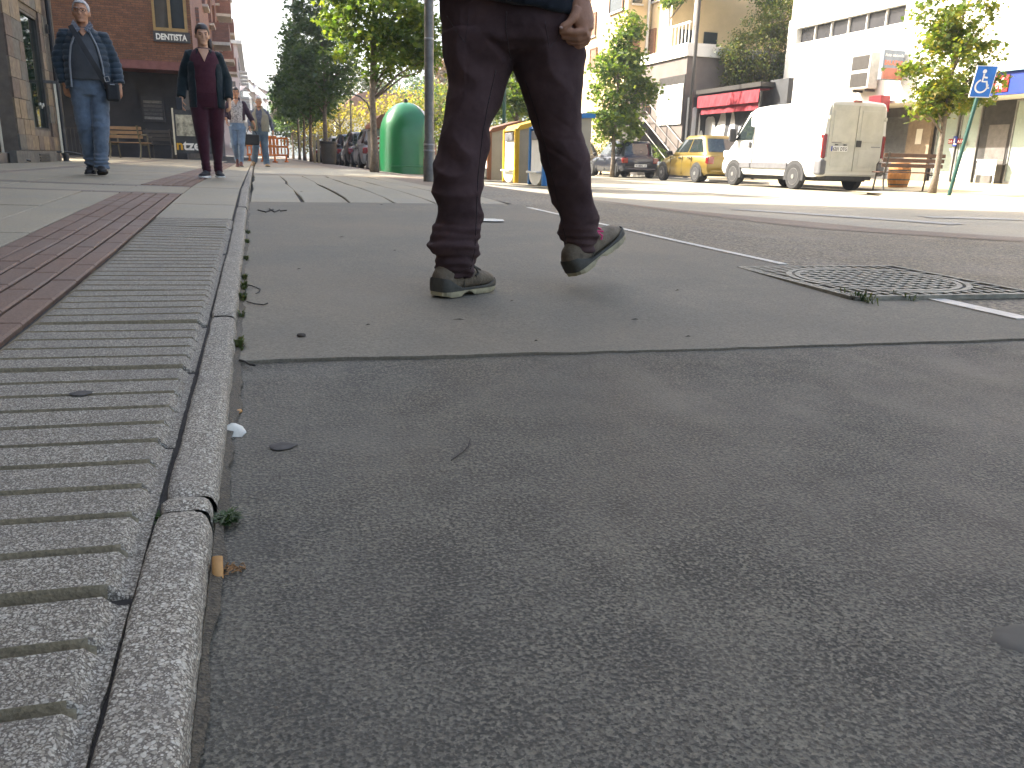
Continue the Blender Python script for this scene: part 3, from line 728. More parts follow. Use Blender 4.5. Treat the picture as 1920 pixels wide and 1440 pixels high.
mb = MB(); sb(FX+0.02, FX+0.05, 17.35, 17.47, 2.45, 2.6, mb)
sg = mb.build('number_plate', m_dkmetal, st)
# --- plaza side of the gap: low wall and a railing behind the older man
rl_ = thing('iron_railing', 'low iron railing in the plaza behind the older man', 'railing', (-6.9, 27.5, 0.26))
mb = MB()
for z in (0.08, 0.78): mb.box(0, 2.6, -0.015, 0.015, z, z+0.03)
mb.build('rail', m_dkmetal, rl_)
for k in range(27):
    MB().tube([(k*0.1, 0, 0.0), (k*0.1, 0, 0.8)], 0.009, 6).build('bar', m_dkmetal, rl_)

# --- brick building with the dentist's window
bb = thing('brick_building', 'red brick building with dentist sign and dark ground floor', 'building', (-1.77, 30, 0.2))
BX, BY, BZ = -1.77, 30.0, 0.2
def B(x0, x1, y0, y1, z0, z1, mb=None): return (mb or MB()).box(x0-BX, x1-BX, y0-BY, y1-BY, z0-BZ, z1-BZ)
B(-18, -1.78, 30.02, 70, 3.25, 11.5).build('side_wall', m_brick_s, bb)
mb = MB()
for a in ((-18, -2.92, 3.26, 11.5), (-2.92, -1.88, 3.26, 3.84), (-2.92, -1.88, 5.9, 11.5), (-1.88, -1.77, 3.26, 11.5)): B(a[0]+(0.0005 if a[0] > -17 else 0), a[1], 29.92, 30.019, a[2], a[3], mb)
mb.build('front_wall', m_brick_f, bb)
w = B(-2.91, -1.89, 29.97, 30.0, 4.18, 5.89).build('window', m_oak, bb)
for x0, x1 in ((-2.84, -2.46), (-2.36, -1.98)): B(x0, x1, 29.955, 29.968, 4.28, 5.85).build('pane', m_bwin, w)
mb = MB()
for a in ((-2.915, -2.845, 4.18, 5.895), (-1.975, -1.885, 4.18, 5.895), (-2.455, -2.365, 4.2805, 5.89), (-2.844, -1.976, 4.18, 4.28)): B(a[0], a[1], 29.90, 29.954, a[2], a[3], mb)
mb.build('frame', m_oak, w)
sgn = B(-2.93, -1.83, 29.84, 29.915, 3.85, 4.165).build('dentist_sign', mat('sign_dark', (0.05, 0.045, 0.042), 0.5), bb)
lettering('DENTISTA', 0.25, mat('sign_white', (0.72, 0.70, 0.62), 0.5), sgn, Matrix.Translation((-2.86-BX, 29.835-BY, 3.915-BZ)) @ FACE_FRONT, 0.004, 0.008, 'LEFT', 0.93)
B(-18, -1.70, 29.80, 70, 3.0, 3.249).build('fascia', m_fascia, bb)
gw = B(-18, -2.3, 31.2, 69.5, -0.3, 2.999).build('ground_floor_wall', m_darkwall, bb)
pb = B(-3.62, -2.92, 31.12, 31.19, 1.42, 2.24).build('menu_board', m_black, gw)
for k in range(5): B(-3.56, -2.98, 31.105, 31.118, 1.5+0.13*k, 1.585+0.13*k).build('menu_panel', mat('menu_print%d' % k, [(0.16, 0.16, 0.15), (0.06, 0.06, 0.06), (0.05, 0.05, 0.05), (0.07, 0.065, 0.06), (0.13, 0.12, 0.1)][k], 0.5, var=0.6, scale=25), pb)
for k in range(7):
    for f in range(3):
        y0 = 33.0+k*5.2; z0 = 3.9+f*2.5
        wn = B(-1.80, -1.765, y0, y0+1.5, z0, z0+1.4).build('window', m_bwin, bb)
        B(-1.79, -1.55, y0-0.1, y0+1.6, z0-0.16, z0-0.06).build('sill', m_gutter, wn)
        B(-1.78, -1.66, y0-0.12, y0-0.005, z0-0.05, z0+1.5).build('jamb', m_brick_s, wn)
for k in range(3):
    bl = B(-1.779, -0.95, 46+k*8, 48.5+k*8, 5.7, 5.85).build('balcony', m_gutter, bb)
    B(-1.77, -0.96, 46.02+k*8, 48.48+k*8, 5.851, 6.75).build('parapet', m_brick_s, bl)
    bl = B(-1.779, -0.95, 46+k*8, 48.5+k*8, 8.2, 8.35).build('balcony', m_gutter, bb)
    B(-1.77, -0.96, 46.02+k*8, 48.48+k*8, 8.351, 9.25).build('parapet', m_brick_s, bl)
rf = B(-18.4, -1.2, 29.5, 70.4, 11.5, 11.75).build('roof', m_gutter, bb)
MB().tube([(0.62, -0.5, 11.38), (0.62, 40.4, 11.38)], 0.07, 8).build('gutter', m_gutter, rf)

# --- far blocks closing the street on the left
def far_block(x0, x1, y0, y1, h, m, label, nx, nf, msill):
    t = thing('apartment_block', label, 'building', (x1, y0, 0.1))
    MB().box(x0-x1, 0, 0, y1-y0, -0.3, h).build('wall', m, t)
    MB().box(x0-x1-.3, 0.5, -0.4, y1-y0+.3, h+.001, h+0.35).build('roof', m_gutter, t)
    W_ = x1-x0
    for i in range(nx):
        for f in range(nf):
            xa = x0-x1+W_*(i+0.22)/nx; z0 = 1.2+f*(h-1)/nf
            wn = MB().box(xa, xa+W_/nx*0.55, -0.05, -0.001, z0, z0+1.3).build('window', m_bwin, t)
            MB().box(xa-.1, xa+W_/nx*0.55+.1, -0.5, -0.051, z0-.3, z0+.25).build('balcony', msill, wn)
    for k in range(6):
        for f in range(nf):
            z0 = 1.2+f*(h-1)/nf; ya = 2+k*(y1-y0-3)/6
            wn = MB().box(0.001, 0.05, ya, ya+1.6, z0, z0+1.3).build('window', m_bwin, t)
            MB().box(0.051, 0.9, ya-.3, ya+2, z0-.3, z0-.1).build('balcony', msill, wn)
    return t
m_pinkw = mat('pale_pink_render', (0.46, 0.36, 0.33), 0.8, var=0.1, scale=0.5)
far_block(-16, -1.3, 96, 130, 11.5, m_pinkw, 'distant pale pink apartment block beyond the brick building', 9, 4, m_gutter)
far_block(-14, -0.2, 150, 200, 9, m_wrender, 'farthest grey block closing the left side of the street', 8, 3, m_gutter)

# --- cream building on the right, stepping forward in bays
cb = thing('cream_building', 'cream rendered apartment building with stepped bays behind the parked cars', 'building', (17.1, 31.5, 0))
CXo, CYo = 18.0, 31.5
def C(x0, x1, y0, y1, z0, z1, mb=None): return (mb or MB()).box(x0-CXo, x1-CXo, y0-CYo, y1-CYo, z0, z1)
C(18, 27, 31.5, 36.0, -0.3, 4.75).build('plinth_storey', m_plinth, cb)
C(17.9, 27, 31.4, 36.0, 4.751, 5.15).build('terrace_slab', m_wrender, cb)
C(17.9, 19.2, 31.4, 34.05, 5.151, 5.25).build('terrace_edge', m_wrender, cb)
C(18.5, 34, 34.1, 50, 5.151, 17).build('wall', m_cream, cb)
C(17.3, 18.49, 36.1, 46, -0.3, 17).build('bay', m_cream, cb)
C(18.491, 27, 36.1, 50, -0.3, 5.15).build('rear_wall', m_cream, cb)
def win_x(X, pa, pb, m, parent, name='window', out=0.02):
    a, b = on_x(*pa, X), on_x(*pb, X); y0, y1 = sorted((a.y, b.y)); z0, z1 = sorted((a.z, b.z))
    return (X, y0, y1, z0, z1)
def add_win(face, pa, pb, m, extra=None):
    if face[0] == 'x':
        X = face[1]; a, b = on_x(*pa, X-.9), on_x(*pb, X-.9); y0, y1 = sorted((a.y, b.y)); z0, z1 = sorted((a.z, b.z))
        f = C(X-0.06, X-0.002, y0, y1, z0, z1).build('window', m, cb)
        C(X-0.10, X-0.061, y0-.06, y1+.06, z0-.08, z0-.001).build('sill', m_gutter, f)
        mb = MB(); C(X-0.09, X-0.061, y0, y0+.06, z0, z1, mb); C(X-0.09, X-0.061, y1-.06, y1, z0, z1, mb); C(X-.09, X-.061, y0+.061, y1-.061, z1-.06, z1, mb); mb.build('frame', m_shut, f)
    else:
        Y = face[1]; a, b = on_y(*pa, Y), on_y(*pb, Y); x0, x1 = sorted((a.x+.9, b.x+.9)); z0, z1 = sorted((a.z, b.z))
        f = C(x0, x1, Y-0.06, Y-0.002, z0, z1).build('window', m, cb)
        C(x0-.05, x1+.05, Y-0.12, Y-0.061, z0-.08, z0-.001).build('sill', m_gutter, f)
    return f
add_win(('x', 17.3), (1146, -14), (1170, 16), m_bwin); add_win(('x', 17.3), (1120, 22), (1106, 70), m_shut); add_win(('x', 17.3), (1121, 88), (1107, 130), m_shut)
add_win(('y', 36.1), (1184, 63), (1197, 104), m_shut); add_win(('y', 36.1), (1188, -30), (1203, 8), m_bwin)
add_win(('x', 18.5), (1217, 57), (1228, 104), m_shut); add_win(('x', 18.5), (1226, -30), (1240, -2), m_bwin)
add_win(('y', 34.1), (1275, 55), (1300, 112), m_bwin); add_win(('y', 34.1), (1438, -20), (1462, 12), m_bwin); add_win(('y', 34.1), (1290, -40), (1330, -8), m_shut); add_win(('y', 34.1), (1320, 60), (1340, 112), m_bwin)
MB().tube([(17.32-CXo+1.0, 36.03-CYo, 0), (17.32-CXo+1.0, 36.03-CYo, 17)], 0.06, 8).build('downpipe', m_wrender, cb)
# grille window and garage door in the plinth storey
gwx = (on_x(1206, 165, 17.1), on_x(1220, 212, 17.1)); y0, y1 = sorted((gwx[0].y, gwx[1].y)); z1, z0 = gwx[0].z, gwx[1].z
gwn = C(17.97, 17.998, y0, y1, z0, z1).build('grille_window', m_bwin, cb)
mb = MB()
for k in range(7): mb.tube([(17.94-CXo, y0-CYo+(y1-y0)*k/6, z0), (17.94-CXo, y0-CYo+(y1-y0)*k/6, z1)], 0.012, 5)
for k in range(5): mb.tube([(17.94-CXo, y0-CYo, z0+(z1-z0)*k/4), (17.94-CXo, y1-CYo, z0+(z1-z0)*k/4)], 0.012, 5)
mb.build('grille', m_shut, gwn)
gd = (on_x(1238, 148, 17.1), on_x(1279, 234, 17.1)); y0, y1 = sorted((gd[0].y, gd[1].y)); z1, z0 = gd[0].z, gd[1].z
door = C(17.96, 17.998, y0, y1, z0, z1).build('garage_door', m_dkmetal, cb)
for k in range(4): C(17.93, 17.959, y0+(y1-y0)*k/4+.05, y0+(y1-y0)*(k+1)/4-.02, z0+.03, z1-.35).build('door_panel', m_wrender, door)
# terrace rail and pergola posts
tr = MB()
for k in range(9): C(17.98, 18.02, 31.5+0.3*k, 31.54+0.3*k, 5.251, 6.0, tr)
C(17.96, 18.04, 31.45, 34.05, 6.001, 6.08, tr); tr.build('terrace_rail', m_wrender, cb)
for yp in (31.6, 33.9): MB().tube([(0.25, yp-CYo, 5.25), (0.25, yp-CYo, 7.6)], 0.06, 8).build('pergola_post', m_wrender, cb)
# outside stair with hand rails
stt = thing('stone_stair', 'grey outside stair with brown handrails up to the garage door', 'stair', (15.6, 30.4, -0.05))
for k in range(13):
    MB().box(0.40, 1.48, 0.36*k, 0.36*(k+1)-0.002 if k < 12 else 5.78, -0.1, 0.18*(k+1)).build('step', mat('shaded_step', (0.07, 0.062, 0.056), 0.8), stt)  # steps darkened in base colour to stand in for shade on the stair
for x in (0.45, 1.35):
    mb = MB(); mb.tube([(x, 0, 1.0), (x, 4.3, 3.25), (x, 5.7, 3.25)], 0.03, 6); mb.tube([(x, 0, 0.55), (x, 4.3, 2.8), (x, 5.7, 2.8)], 0.02, 6)
    for q in range(5): mb.tube([(x, 1.07*q, 0.52*q+0.1), (x, 1.07*q, 1.0+0.523*q)], 0.022, 6)
    mb.build('handrail', m_dkmetal, stt)

# --- bar terrace with a red awning and a painted wall
bt_ = thing('painted_wall', 'dark grey wall with white painted shapes under the red awning', 'wall', (18.05, 26.9, 0))
m_slate = mat('slate_paint', (0.035, 0.037, 0.04), 0.7, var=0.3, scale=3)
MB().box(0, 0.2, 0, 4.45, -0.1, 3.15).build('wall_panel', m_slate, bt_)
MB().box(-.85, -0.005, 4.35, 4.5, -0.1, 3.15).build('return_panel', m_slate, bt_)
MB().box(0, 0.2, -1.1, -0.005, -0.1, 3.5).build('tall_panel', m_slate, bt_)
m_mur = mat('white_mural_paint', (0.70, 0.70, 0.68), 0.7, var=0.05)
for k, (yc, zc, ry, rz) in enumerate(((4.0, 1.5, 0.36, 1.2), (3.15, 1.6, 0.36, 0.9), (2.3, 1.4, 0.26, 1.0), (1.65, 1.2, 0.28, 0.95), (1.0, 1.4, 0.26, 0.8), (0.35, 1.3, 0.3, 0.7))):
    poly = [(yc+ry*math.cos(q)*(1+.3*math.sin(3*q+k)), zc+rz*math.sin(q)*(1+.25*math.cos(2*q+k*2))) for q in (2*math.pi*i/26 for i in range(26))]
    MB().prism(poly, -0.008, -0.001, 'x').build('painted_shape', m_mur, bt_)
for k, (xc, zc, rx, rz) in enumerate(((-.55, 1.5, .26, 1.5), (-.15, 1.1, .12, .8))):
    poly = [(xc+rx*math.cos(q)*(1+.2*math.sin(3*q+k)), zc+rz*math.sin(q)*(1+.15*math.cos(2*q+k))) for q in (2*math.pi*i/26 for i in range(26))]
    MB().prism(poly, 4.335, 4.349, 'y').build('painted_shape', m_mur, bt_)
aw = thing('red_awning', 'red fabric awning on dark posts in front of the painted wall', 'awning', (17.5, 27.0, 0))
m_awn = mat('awning_red', (0.24, 0.014, 0.024), 0.8, var=0.15, scale=4, bmp=0.3, bscale=10)
ym, yM = -0.3, 4.1; zt, zb = 3.17, 2.72
mb = MB(); n = 24; V = []
for k in range(n+1):
    yy = ym+(yM-ym)*k/n; wv = 0.03*math.sin(k*1.7)
    V += [(0.9, yy, zt+.06), (0.0, yy, zt), (-0.03+wv, yy, zb)]
mb.add(V, [(3*k+i, 3*k+3+i, 3*k+4+i, 3*k+1+i) for k in range(n) for i in (0, 1)])
o = mb.build('fabric', m_awn, aw, smooth=False); sd = o.modifiers.new('s', 'SOLIDIFY'); sd.thickness = 0.012
mb = MB(); V = []
for k in range(n+1):
    yy = ym+.15+(yM-ym-.3)*k/n; wv = 0.03*math.sin(k*1.3+1); V += [(0.12, yy, zb+.05), (0.10+wv, yy, zb-0.26)]
mb.add(V, [(2*k, 2*k+2, 2*k+3, 2*k+1) for k in range(n)]); o = mb.build('valance', m_awn, aw); sd = o.modifiers.new('s', 'SOLIDIFY'); sd.thickness = 0.012
MB().box(-0.05, 0.95, ym-.1, yM+.1, zt+.08, zt+.24).build('top_beam', m_dkmetal, aw)
for yy in (ym-.05, yM-.05): MB().box(0.02, 0.10, yy, yy+.08, -0.1, zt-.07).build('post', m_dkmetal, aw)

# --- white commercial building at the right
wb = thing('white_building', 'white commercial building with shops under pale brick upper floor', 'building', (20.5, 29.7, 0))
def Wb(x0, x1, y0, y1, z0, z1, mb=None): return (mb or MB()).box(x0-20.5, x1-20.5, y0-29.7, y1-29.7, z0, z1)
mb = MB()
for a in ((8, 29.7, 2.62, 5.14), (8, 23.4, 5.1405, 5.70), (29.15, 29.7, 5.1405, 5.70), (8, 29.7, 5.7005, 6.05)): Wb(20.5, 20.9, a[0], a[1], a[2], a[3], mb)
mb.build('upper_wall', m_wrender, wb)
Wb(20.9, 34, 8, 29.7, 2.62, 10.5).build('core', m_wrender, wb)
Wb(20.56, 20.898, 8, 29.66, 6.051, 10.5).build('brick_wall', m_brick_w, wb)
rbw = Wb(20.70, 20.75, 23.401, 29.149, 5.141, 5.70).build('ribbon_window', glassy('grey_blind', (0.030, 0.030, 0.033), 0.25), wb)
for k in range(7): Wb(20.62, 20.699, 23.45+0.94*k, 23.50+0.94*k, 5.142, 5.699).build('mullion', m_gutter, rbw)
Wb(20.46, 20.499, 8, 29.7, 2.62, 2.72).build('drip_edge', m_gutter, wb)
GX = 22.0; KS = GX/20.5
Wb(GX+0.05, 34, 8, 29.7, -0.2, 2.615).build('shop_back_wall', mat('shop_interior', (0.12, 0.11, 0.10), 0.8), wb)
def shop(y0, y1, z0, z1, m, name, dx=0.0, th=0.04): return Wb(GX-th+dx, GX+dx, y0*KS, min(29.65, y1*KS), z0, z1).build(name, m, wb)
m_pale = mat('frosted_pane', (0.36, 0.43, 0.39), 0.25, var=0.06, spec=0.6)
m_alu = mat('grey_aluminium', (0.30, 0.30, 0.29), 0.4, metal=0.5)
m_brownst = mat('brown_stone', (0.24, 0.18, 0.12), 0.7, var=0.2, scale=5)
sh_ = shop(22.35, 24.05, 0.10, 2.3, mat('roller_shutter', (0.17, 0.17, 0.165), 0.5, metal=0.3), 'roller_shutter')
for k in range(24): Wb(GX-0.055, GX-0.041, 22.36*KS, 24.04*KS, 0.13+0.09*k, 0.205+0.09*k).build('slat', MATS['roller_shutter'], sh_)
shop(21.35, 22.34, 0, 2.61, m_brownst, 'stone_pier', -0.05, 0.12)
Wb(GX-0.18, GX-0.171, 21.7*KS, 21.95*KS, 1.35, 1.85).build('notice', m_paper, wb)
shop(24.06, 29.65, 0, 2.2, m_brownst, 'shop_wall'); shop(24.06, 29.65, 2.2005, 2.61, m_darkwall, 'shop_header')
for k, (a, b) in enumerate(((20.42, 21.22), (19.62, 20.34), (17.3, 18.5), (15.7, 17.2), (14.1, 15.6))):
    pn = shop(a+.05, b-.05, 0.22, 2.55, m_pale, 'shop_pane')
    mb = MB()
    a, b = a*KS, b*KS
    for q in ((a, a+.05), (b-.05, b)): Wb(GX-.07, GX-.005, q[0], q[1], 0.05, 2.6, mb)
    Wb(GX-.069, GX-.006, a+.051, b-.051, 0.10, 0.219, mb); Wb(GX-.069, GX-.006, a+.051, b-.051, 2.551, 2.6, mb); mb.build('frame', m_alu, pn)
MB().add([(GX-.045-20.5, 20.37*KS-29.7, .23), (GX-.045-20.5, 19.67*KS-29.7, .23), (GX-.045-20.5, 19.67*KS-29.7, 1.0), (GX-.045-20.5, 20.37*KS-29.7, .75)], [(0, 1, 2, 3)]).build('pane_white_patch', m_paper, wb)  # white patch with a slanted top over the lower pane
Wb(GX-.03, GX+.045, 18.55*KS, 19.58*KS, 0.02, 2.61).build('open_doorway', mat('dark_interior', (0.035, 0.033, 0.03), 0.8), wb)
Wb(GX-.05, GX-.031, 18.62*KS, 19.3*KS, 0.05, 1.9).build('inner_room', mat('interior_grey', (0.13, 0.12, 0.11), 0.8), wb)
Wb(20.30, 20.45, 12.0, 19.75, 2.60, 3.22).build('blue_fascia', mat('sign_blue', (0.012, 0.035, 0.24), 0.4), wb)
Wb(20.20, 20.46, 12.0, 19.80, 3.221, 3.36).build('pale_canopy', mat('canopy_glass', (0.35, 0.55, 0.60), 0.3), wb)
rb_ = Wb(20.27, 20.299, 18.75, 19.35, 2.68, 3.12).build('red_sign', mat('sign_red', (0.26, 0.012, 0.018), 0.4), wb)
MB().prism([(18.92-29.7, 2.75), (19.0-29.7, 2.75), (19.05-29.7, 2.9), (19.1-29.7, 2.75), (19.18-29.7, 2.75), (19.14-29.7, 2.95), (19.2-29.7, 3.06), (19.05-29.7, 3.0), (18.9-29.7, 3.06), (18.96-29.7, 2.95)], -0.238, -0.231, 'x').build('white_emblem', m_paper, rb_)
# tavern sign, red lantern box, striped awning
tv = Wb(20.40, 20.459, 24.0, 26.4, 2.30, 2.618).build('tavern_sign', MATS['sign_red'], wb)
lettering('TABERNA', 0.24, mat('sign_letters_white', (0.75, 0.72, 0.66), 0.5), tv, Matrix.Translation((20.395-20.5, 26.0-29.7, 2.36)) @ FACE_LEFT, 0.003, 0.004, 'LEFT', 1.6)
rbx = Wb(19.95, 20.35, 23.35, 23.9, 2.35, 2.85).build('lantern_box', MATS['sign_red'], wb)
MB().prism([(-6.1+.1*math.cos(q), 2.55+.1*math.sin(q)) for q in (6.28*i/12 for i in range(12))], -0.56, -0.551, 'x').build('white_heart', m_paper, rbx)
m_stripe = mat('stripe_brown', (0.22, 0.13, 0.07), 0.8)
for k in range(12): Wb(20.36, 20.399, 26.5+0.25*k, 26.62+0.25*k, 2.35, 2.617).build('awning_stripe', m_stripe, wb)
Wb(20.34, 20.455, 26.45, 29.6, 2.619, 2.66).build('awning_rail', m_gutter, wb)
# driving-school projecting sign and air conditioner
sg = thing('driving_school_sign', 'projecting grey and red driving school sign on the white wall', 'sign', (20.45, 23.6, 3.3))
MB().box(-0.85, -0.02, -0.55, -0.37, 0.0, 0.92, bev=0.02).build('sign_box', mat('sign_grey', (0.16, 0.19, 0.23), 0.5), sg)
MB().box(-0.83, -0.04, -0.58, -0.551, 0.03, 0.36).build('red_panel', mat('sign_rust', (0.33, 0.10, 0.06), 0.5), sg)
lettering('Auto', 0.13, MATS['sign_letters_white'], sg, Matrix.Translation((-0.80, -0.556, 0.72)) @ FACE_FRONT, 0.003, 0.002, 'LEFT', 0.24)
lettering('escuela', 0.13, MATS['sign_letters_white'], sg, Matrix.Translation((-0.51, -0.556, 0.72)) @ FACE_FRONT, 0.003, 0.002, 'LEFT', 0.44)
lettering('SALAZAR', 0.2, mat('sign_letters_orange', (0.65, 0.16, 0.08), 0.5), sg, Matrix.Translation((-0.80, -0.556, 0.46)) @ FACE_FRONT, 0.003, 0.006, 'LEFT', 0.74)
ac = thing('air_conditioner', 'white air conditioning unit bracketed to the white wall', 'air conditioner', (20.45, 24.6, 3.05))
MB().box(-0.42, -0.03, -0.45, 0.55, 0.08, 1.25, bev=0.03).build('casing', mat('aged_white_casing', (0.42, 0.41, 0.37), 0.6), ac)
for z in (0.16, 0.72): MB().box(-0.435, -0.421, -0.36, 0.46, z, z+0.44).build('grille', m_dkmetal, ac)
MB().box(-0.35, 0.03, -0.3, -0.24, 0.0, 0.075).box(-0.35, 0.03, 0.3, 0.36, 0.0, 0.075).build('bracket', m_dkmetal, ac)
sl_ = thing('school_plate', 'small red and blue plate with learner letter on shop pier', 'sign', (GX-0.13, 20.30*KS, 1.33))
MB().box(-0.02, 0.0, -0.35, 0.35, 0.02, 0.17).build('red_plate', MATS['sign_red'], sl_)
MB().box(-0.035, -0.021, -0.02, 0.14, -0.06, 0.25).build('blue_plate', MATS['sign_blue'], sl_)
lettering('SA', 0.12, MATS['sign_letters_white'], sl_, Matrix.Translation((-0.025, 0.34, 0.05)) @ FACE_LEFT, 0.002, 0.002, 'LEFT', 0.17)
lettering('AZAR', 0.12, MATS['sign_letters_white'], sl_, Matrix.Translation((-0.025, -0.04, 0.05)) @ FACE_LEFT, 0.002, 0.002, 'LEFT', 0.3)
lettering('L', 0.3, MATS['sign_letters_white'], sl_, Matrix.Translation((-0.04, 0.12, -0.01)) @ FACE_LEFT, 0.002, 0.004)

# --- house roof and hills in the background
hs = thing('hillside_house', 'house with brown tiled roof half hidden behind yellow trees', 'house', (14, 88, 0))
MB().box(-6, 6, 0, 8, -0.3, 4.4).build('wall', m_wrender, hs)
MB().prism([(-6.6, 4.401), (6.6, 4.401), (3.5, 6.8), (-3.5, 6.8)], -0.6, 8.6, 'y').build('roof', mat('brown_tile', (0.27, 0.15, 0.10), 0.8, var=0.25, scale=3), hs)
m_hill = mat('wooded_hill', (0.05, 0.075, 0.05), 0.95, var=0.35, scale=0.02, fine=(0.08, 0.5))
def hill(name, y0, width, h, seed, x0=0):
    mb = MB(); nx, ny = 90, 12; V = []
    for j in range(ny+1):
        for i in range(nx+1):
            u = i/nx-.5; v = j/ny; x = x0+u*width; yv = y0+v*h*3.2
            z = h*math.sin(min(1, v*1.0)*math.pi*.5)*(0.62+0.38*mnoise.noise(Vector((u*4+seed, 0.3, seed))))+h*.04*fbm((x, yv, seed), 0.02)
            V.append((x, yv, z-3+(0 if j else -2)))
    mb.add(V, [(j*(nx+1)+i, j*(nx+1)+i+1, (j+1)*(nx+1)+i+1, (j+1)*(nx+1)+i) for j in range(ny) for i in range(nx)])
    return struct(mb.build(name, m_hill, smooth=True))
hill('hills', 430, 1150, 58, 2.2, 60)
# sunlit autumn air between the camera and the hills
hz, ht, hb_ = nodes_of('pale_air'); ht.nodes.remove(hb_); pv = N(ht, 'VolumePrincipled'); pv.inputs['Density'].default_value = 0.0010
pv.inputs['Color'].default_value = (0.80, 0.87, 0.95, 1); pv.inputs['Anisotropy'].default_value = 0.35; L(ht, pv.outputs[0], ht.nodes['Material Output'].inputs['Volume'])
struct(MB().box(-960, 960, -900, 960, -1.4, 90).build('haze', hz), 'stuff')

# ------------------------------------------------------------------ VEHICLES
m_tyre = mat('tyre_rubber', (0.022, 0.022, 0.022), 0.85, var=0.2)
m_rim = mat('alloy_rim', (0.30, 0.30, 0.29), 0.4, metal=0.6)
m_cglass = glassy('car_glass', (0.02, 0.027, 0.028), 0.03, 0.8)
m_tail = mat('tail_lamp', (0.17, 0.006, 0.006), 0.2, var=0.1, coat=1.0)
m_plate = mat('number_plate_white', (0.72, 0.72, 0.70), 0.4, var=0.05)
m_plastic = mat('black_plastic', (0.035, 0.035, 0.036), 0.6)
m_head = glassy('head_lamp', (0.45, 0.47, 0.48), 0.08)
def paint(name, col, metal=0.3): return mat(name, col, 0.38, metal=metal, var=0.06, scale=2, coat=0.7)
def wheel(parent, x, y, r, side, steel=False):
    t = MB().lathe([(r*.62, -.09), (r*.93, -.095), (r, -.075), (r, .075), (r*.93, .095), (r*.62, .09)], 28, (x, y, r), 'x').build('wheel', m_tyre, parent, auto=35)
    xo = x+side*0.075
    MB().lathe([(0.02, -.02), (r*.62, -.02), (r*.62, .004), (.02, .004)], 24, (xo, y, r), 'x').build('hub_recess', m_plastic, t)
    mb = MB(); k_ = 6 if not steel else 10
    for k in range(k_):
        a = 2*math.pi*k/k_; w = 0.035 if not steel else 0.05
        d = Vector((0, math.cos(a), math.sin(a))); q = Vector((0, -math.sin(a), math.cos(a)))
        c = Vector((xo+side*0.018, y, r))
        P = [c+q*w+d*.03, c-q*w+d*.03, c-q*w*.7+d*r*.60, c+q*w*.7+d*r*.60]
        mb.add(P+[p-Vector((side*.02, 0, 0)) for p in P], [(0, 1, 2, 3), (7, 6, 5, 4), (0, 4, 5, 1), (1, 5, 6, 2), (2, 6, 7, 3), (3, 7, 4, 0)])
    mb.lathe([(r*.56, -.012), (r*.645, -.012), (r*.645, .014), (r*.56, .014)], 24, (xo+side*.005, y, r), 'x')
    mb.lathe([(.01, -.02), (.06, -.02), (.06, .012), (.01, .016)], 12, (xo+side*.012, y, r), 'x')
    mb.build('rim', m_rim, t, auto=40); return t
def ring(y, w, zb, zt, wt, r=0.08):
    h = zt-zb
    half = [(w*.90, zb), (w*.985, zb+min(.1, h*.2)), (w, zb+h*.40), (w*.99+wt*.01, zb+h*.62), ((w+wt*2)/3, zb+h*.86), (wt, zt-r*.45), (wt-r*.6, zt-.008), (wt*.45, zt+.012)]
    return [Vector((a, y, z)) for a, z in half] + [Vector((-a, y, z)) for a, z in reversed(half)]
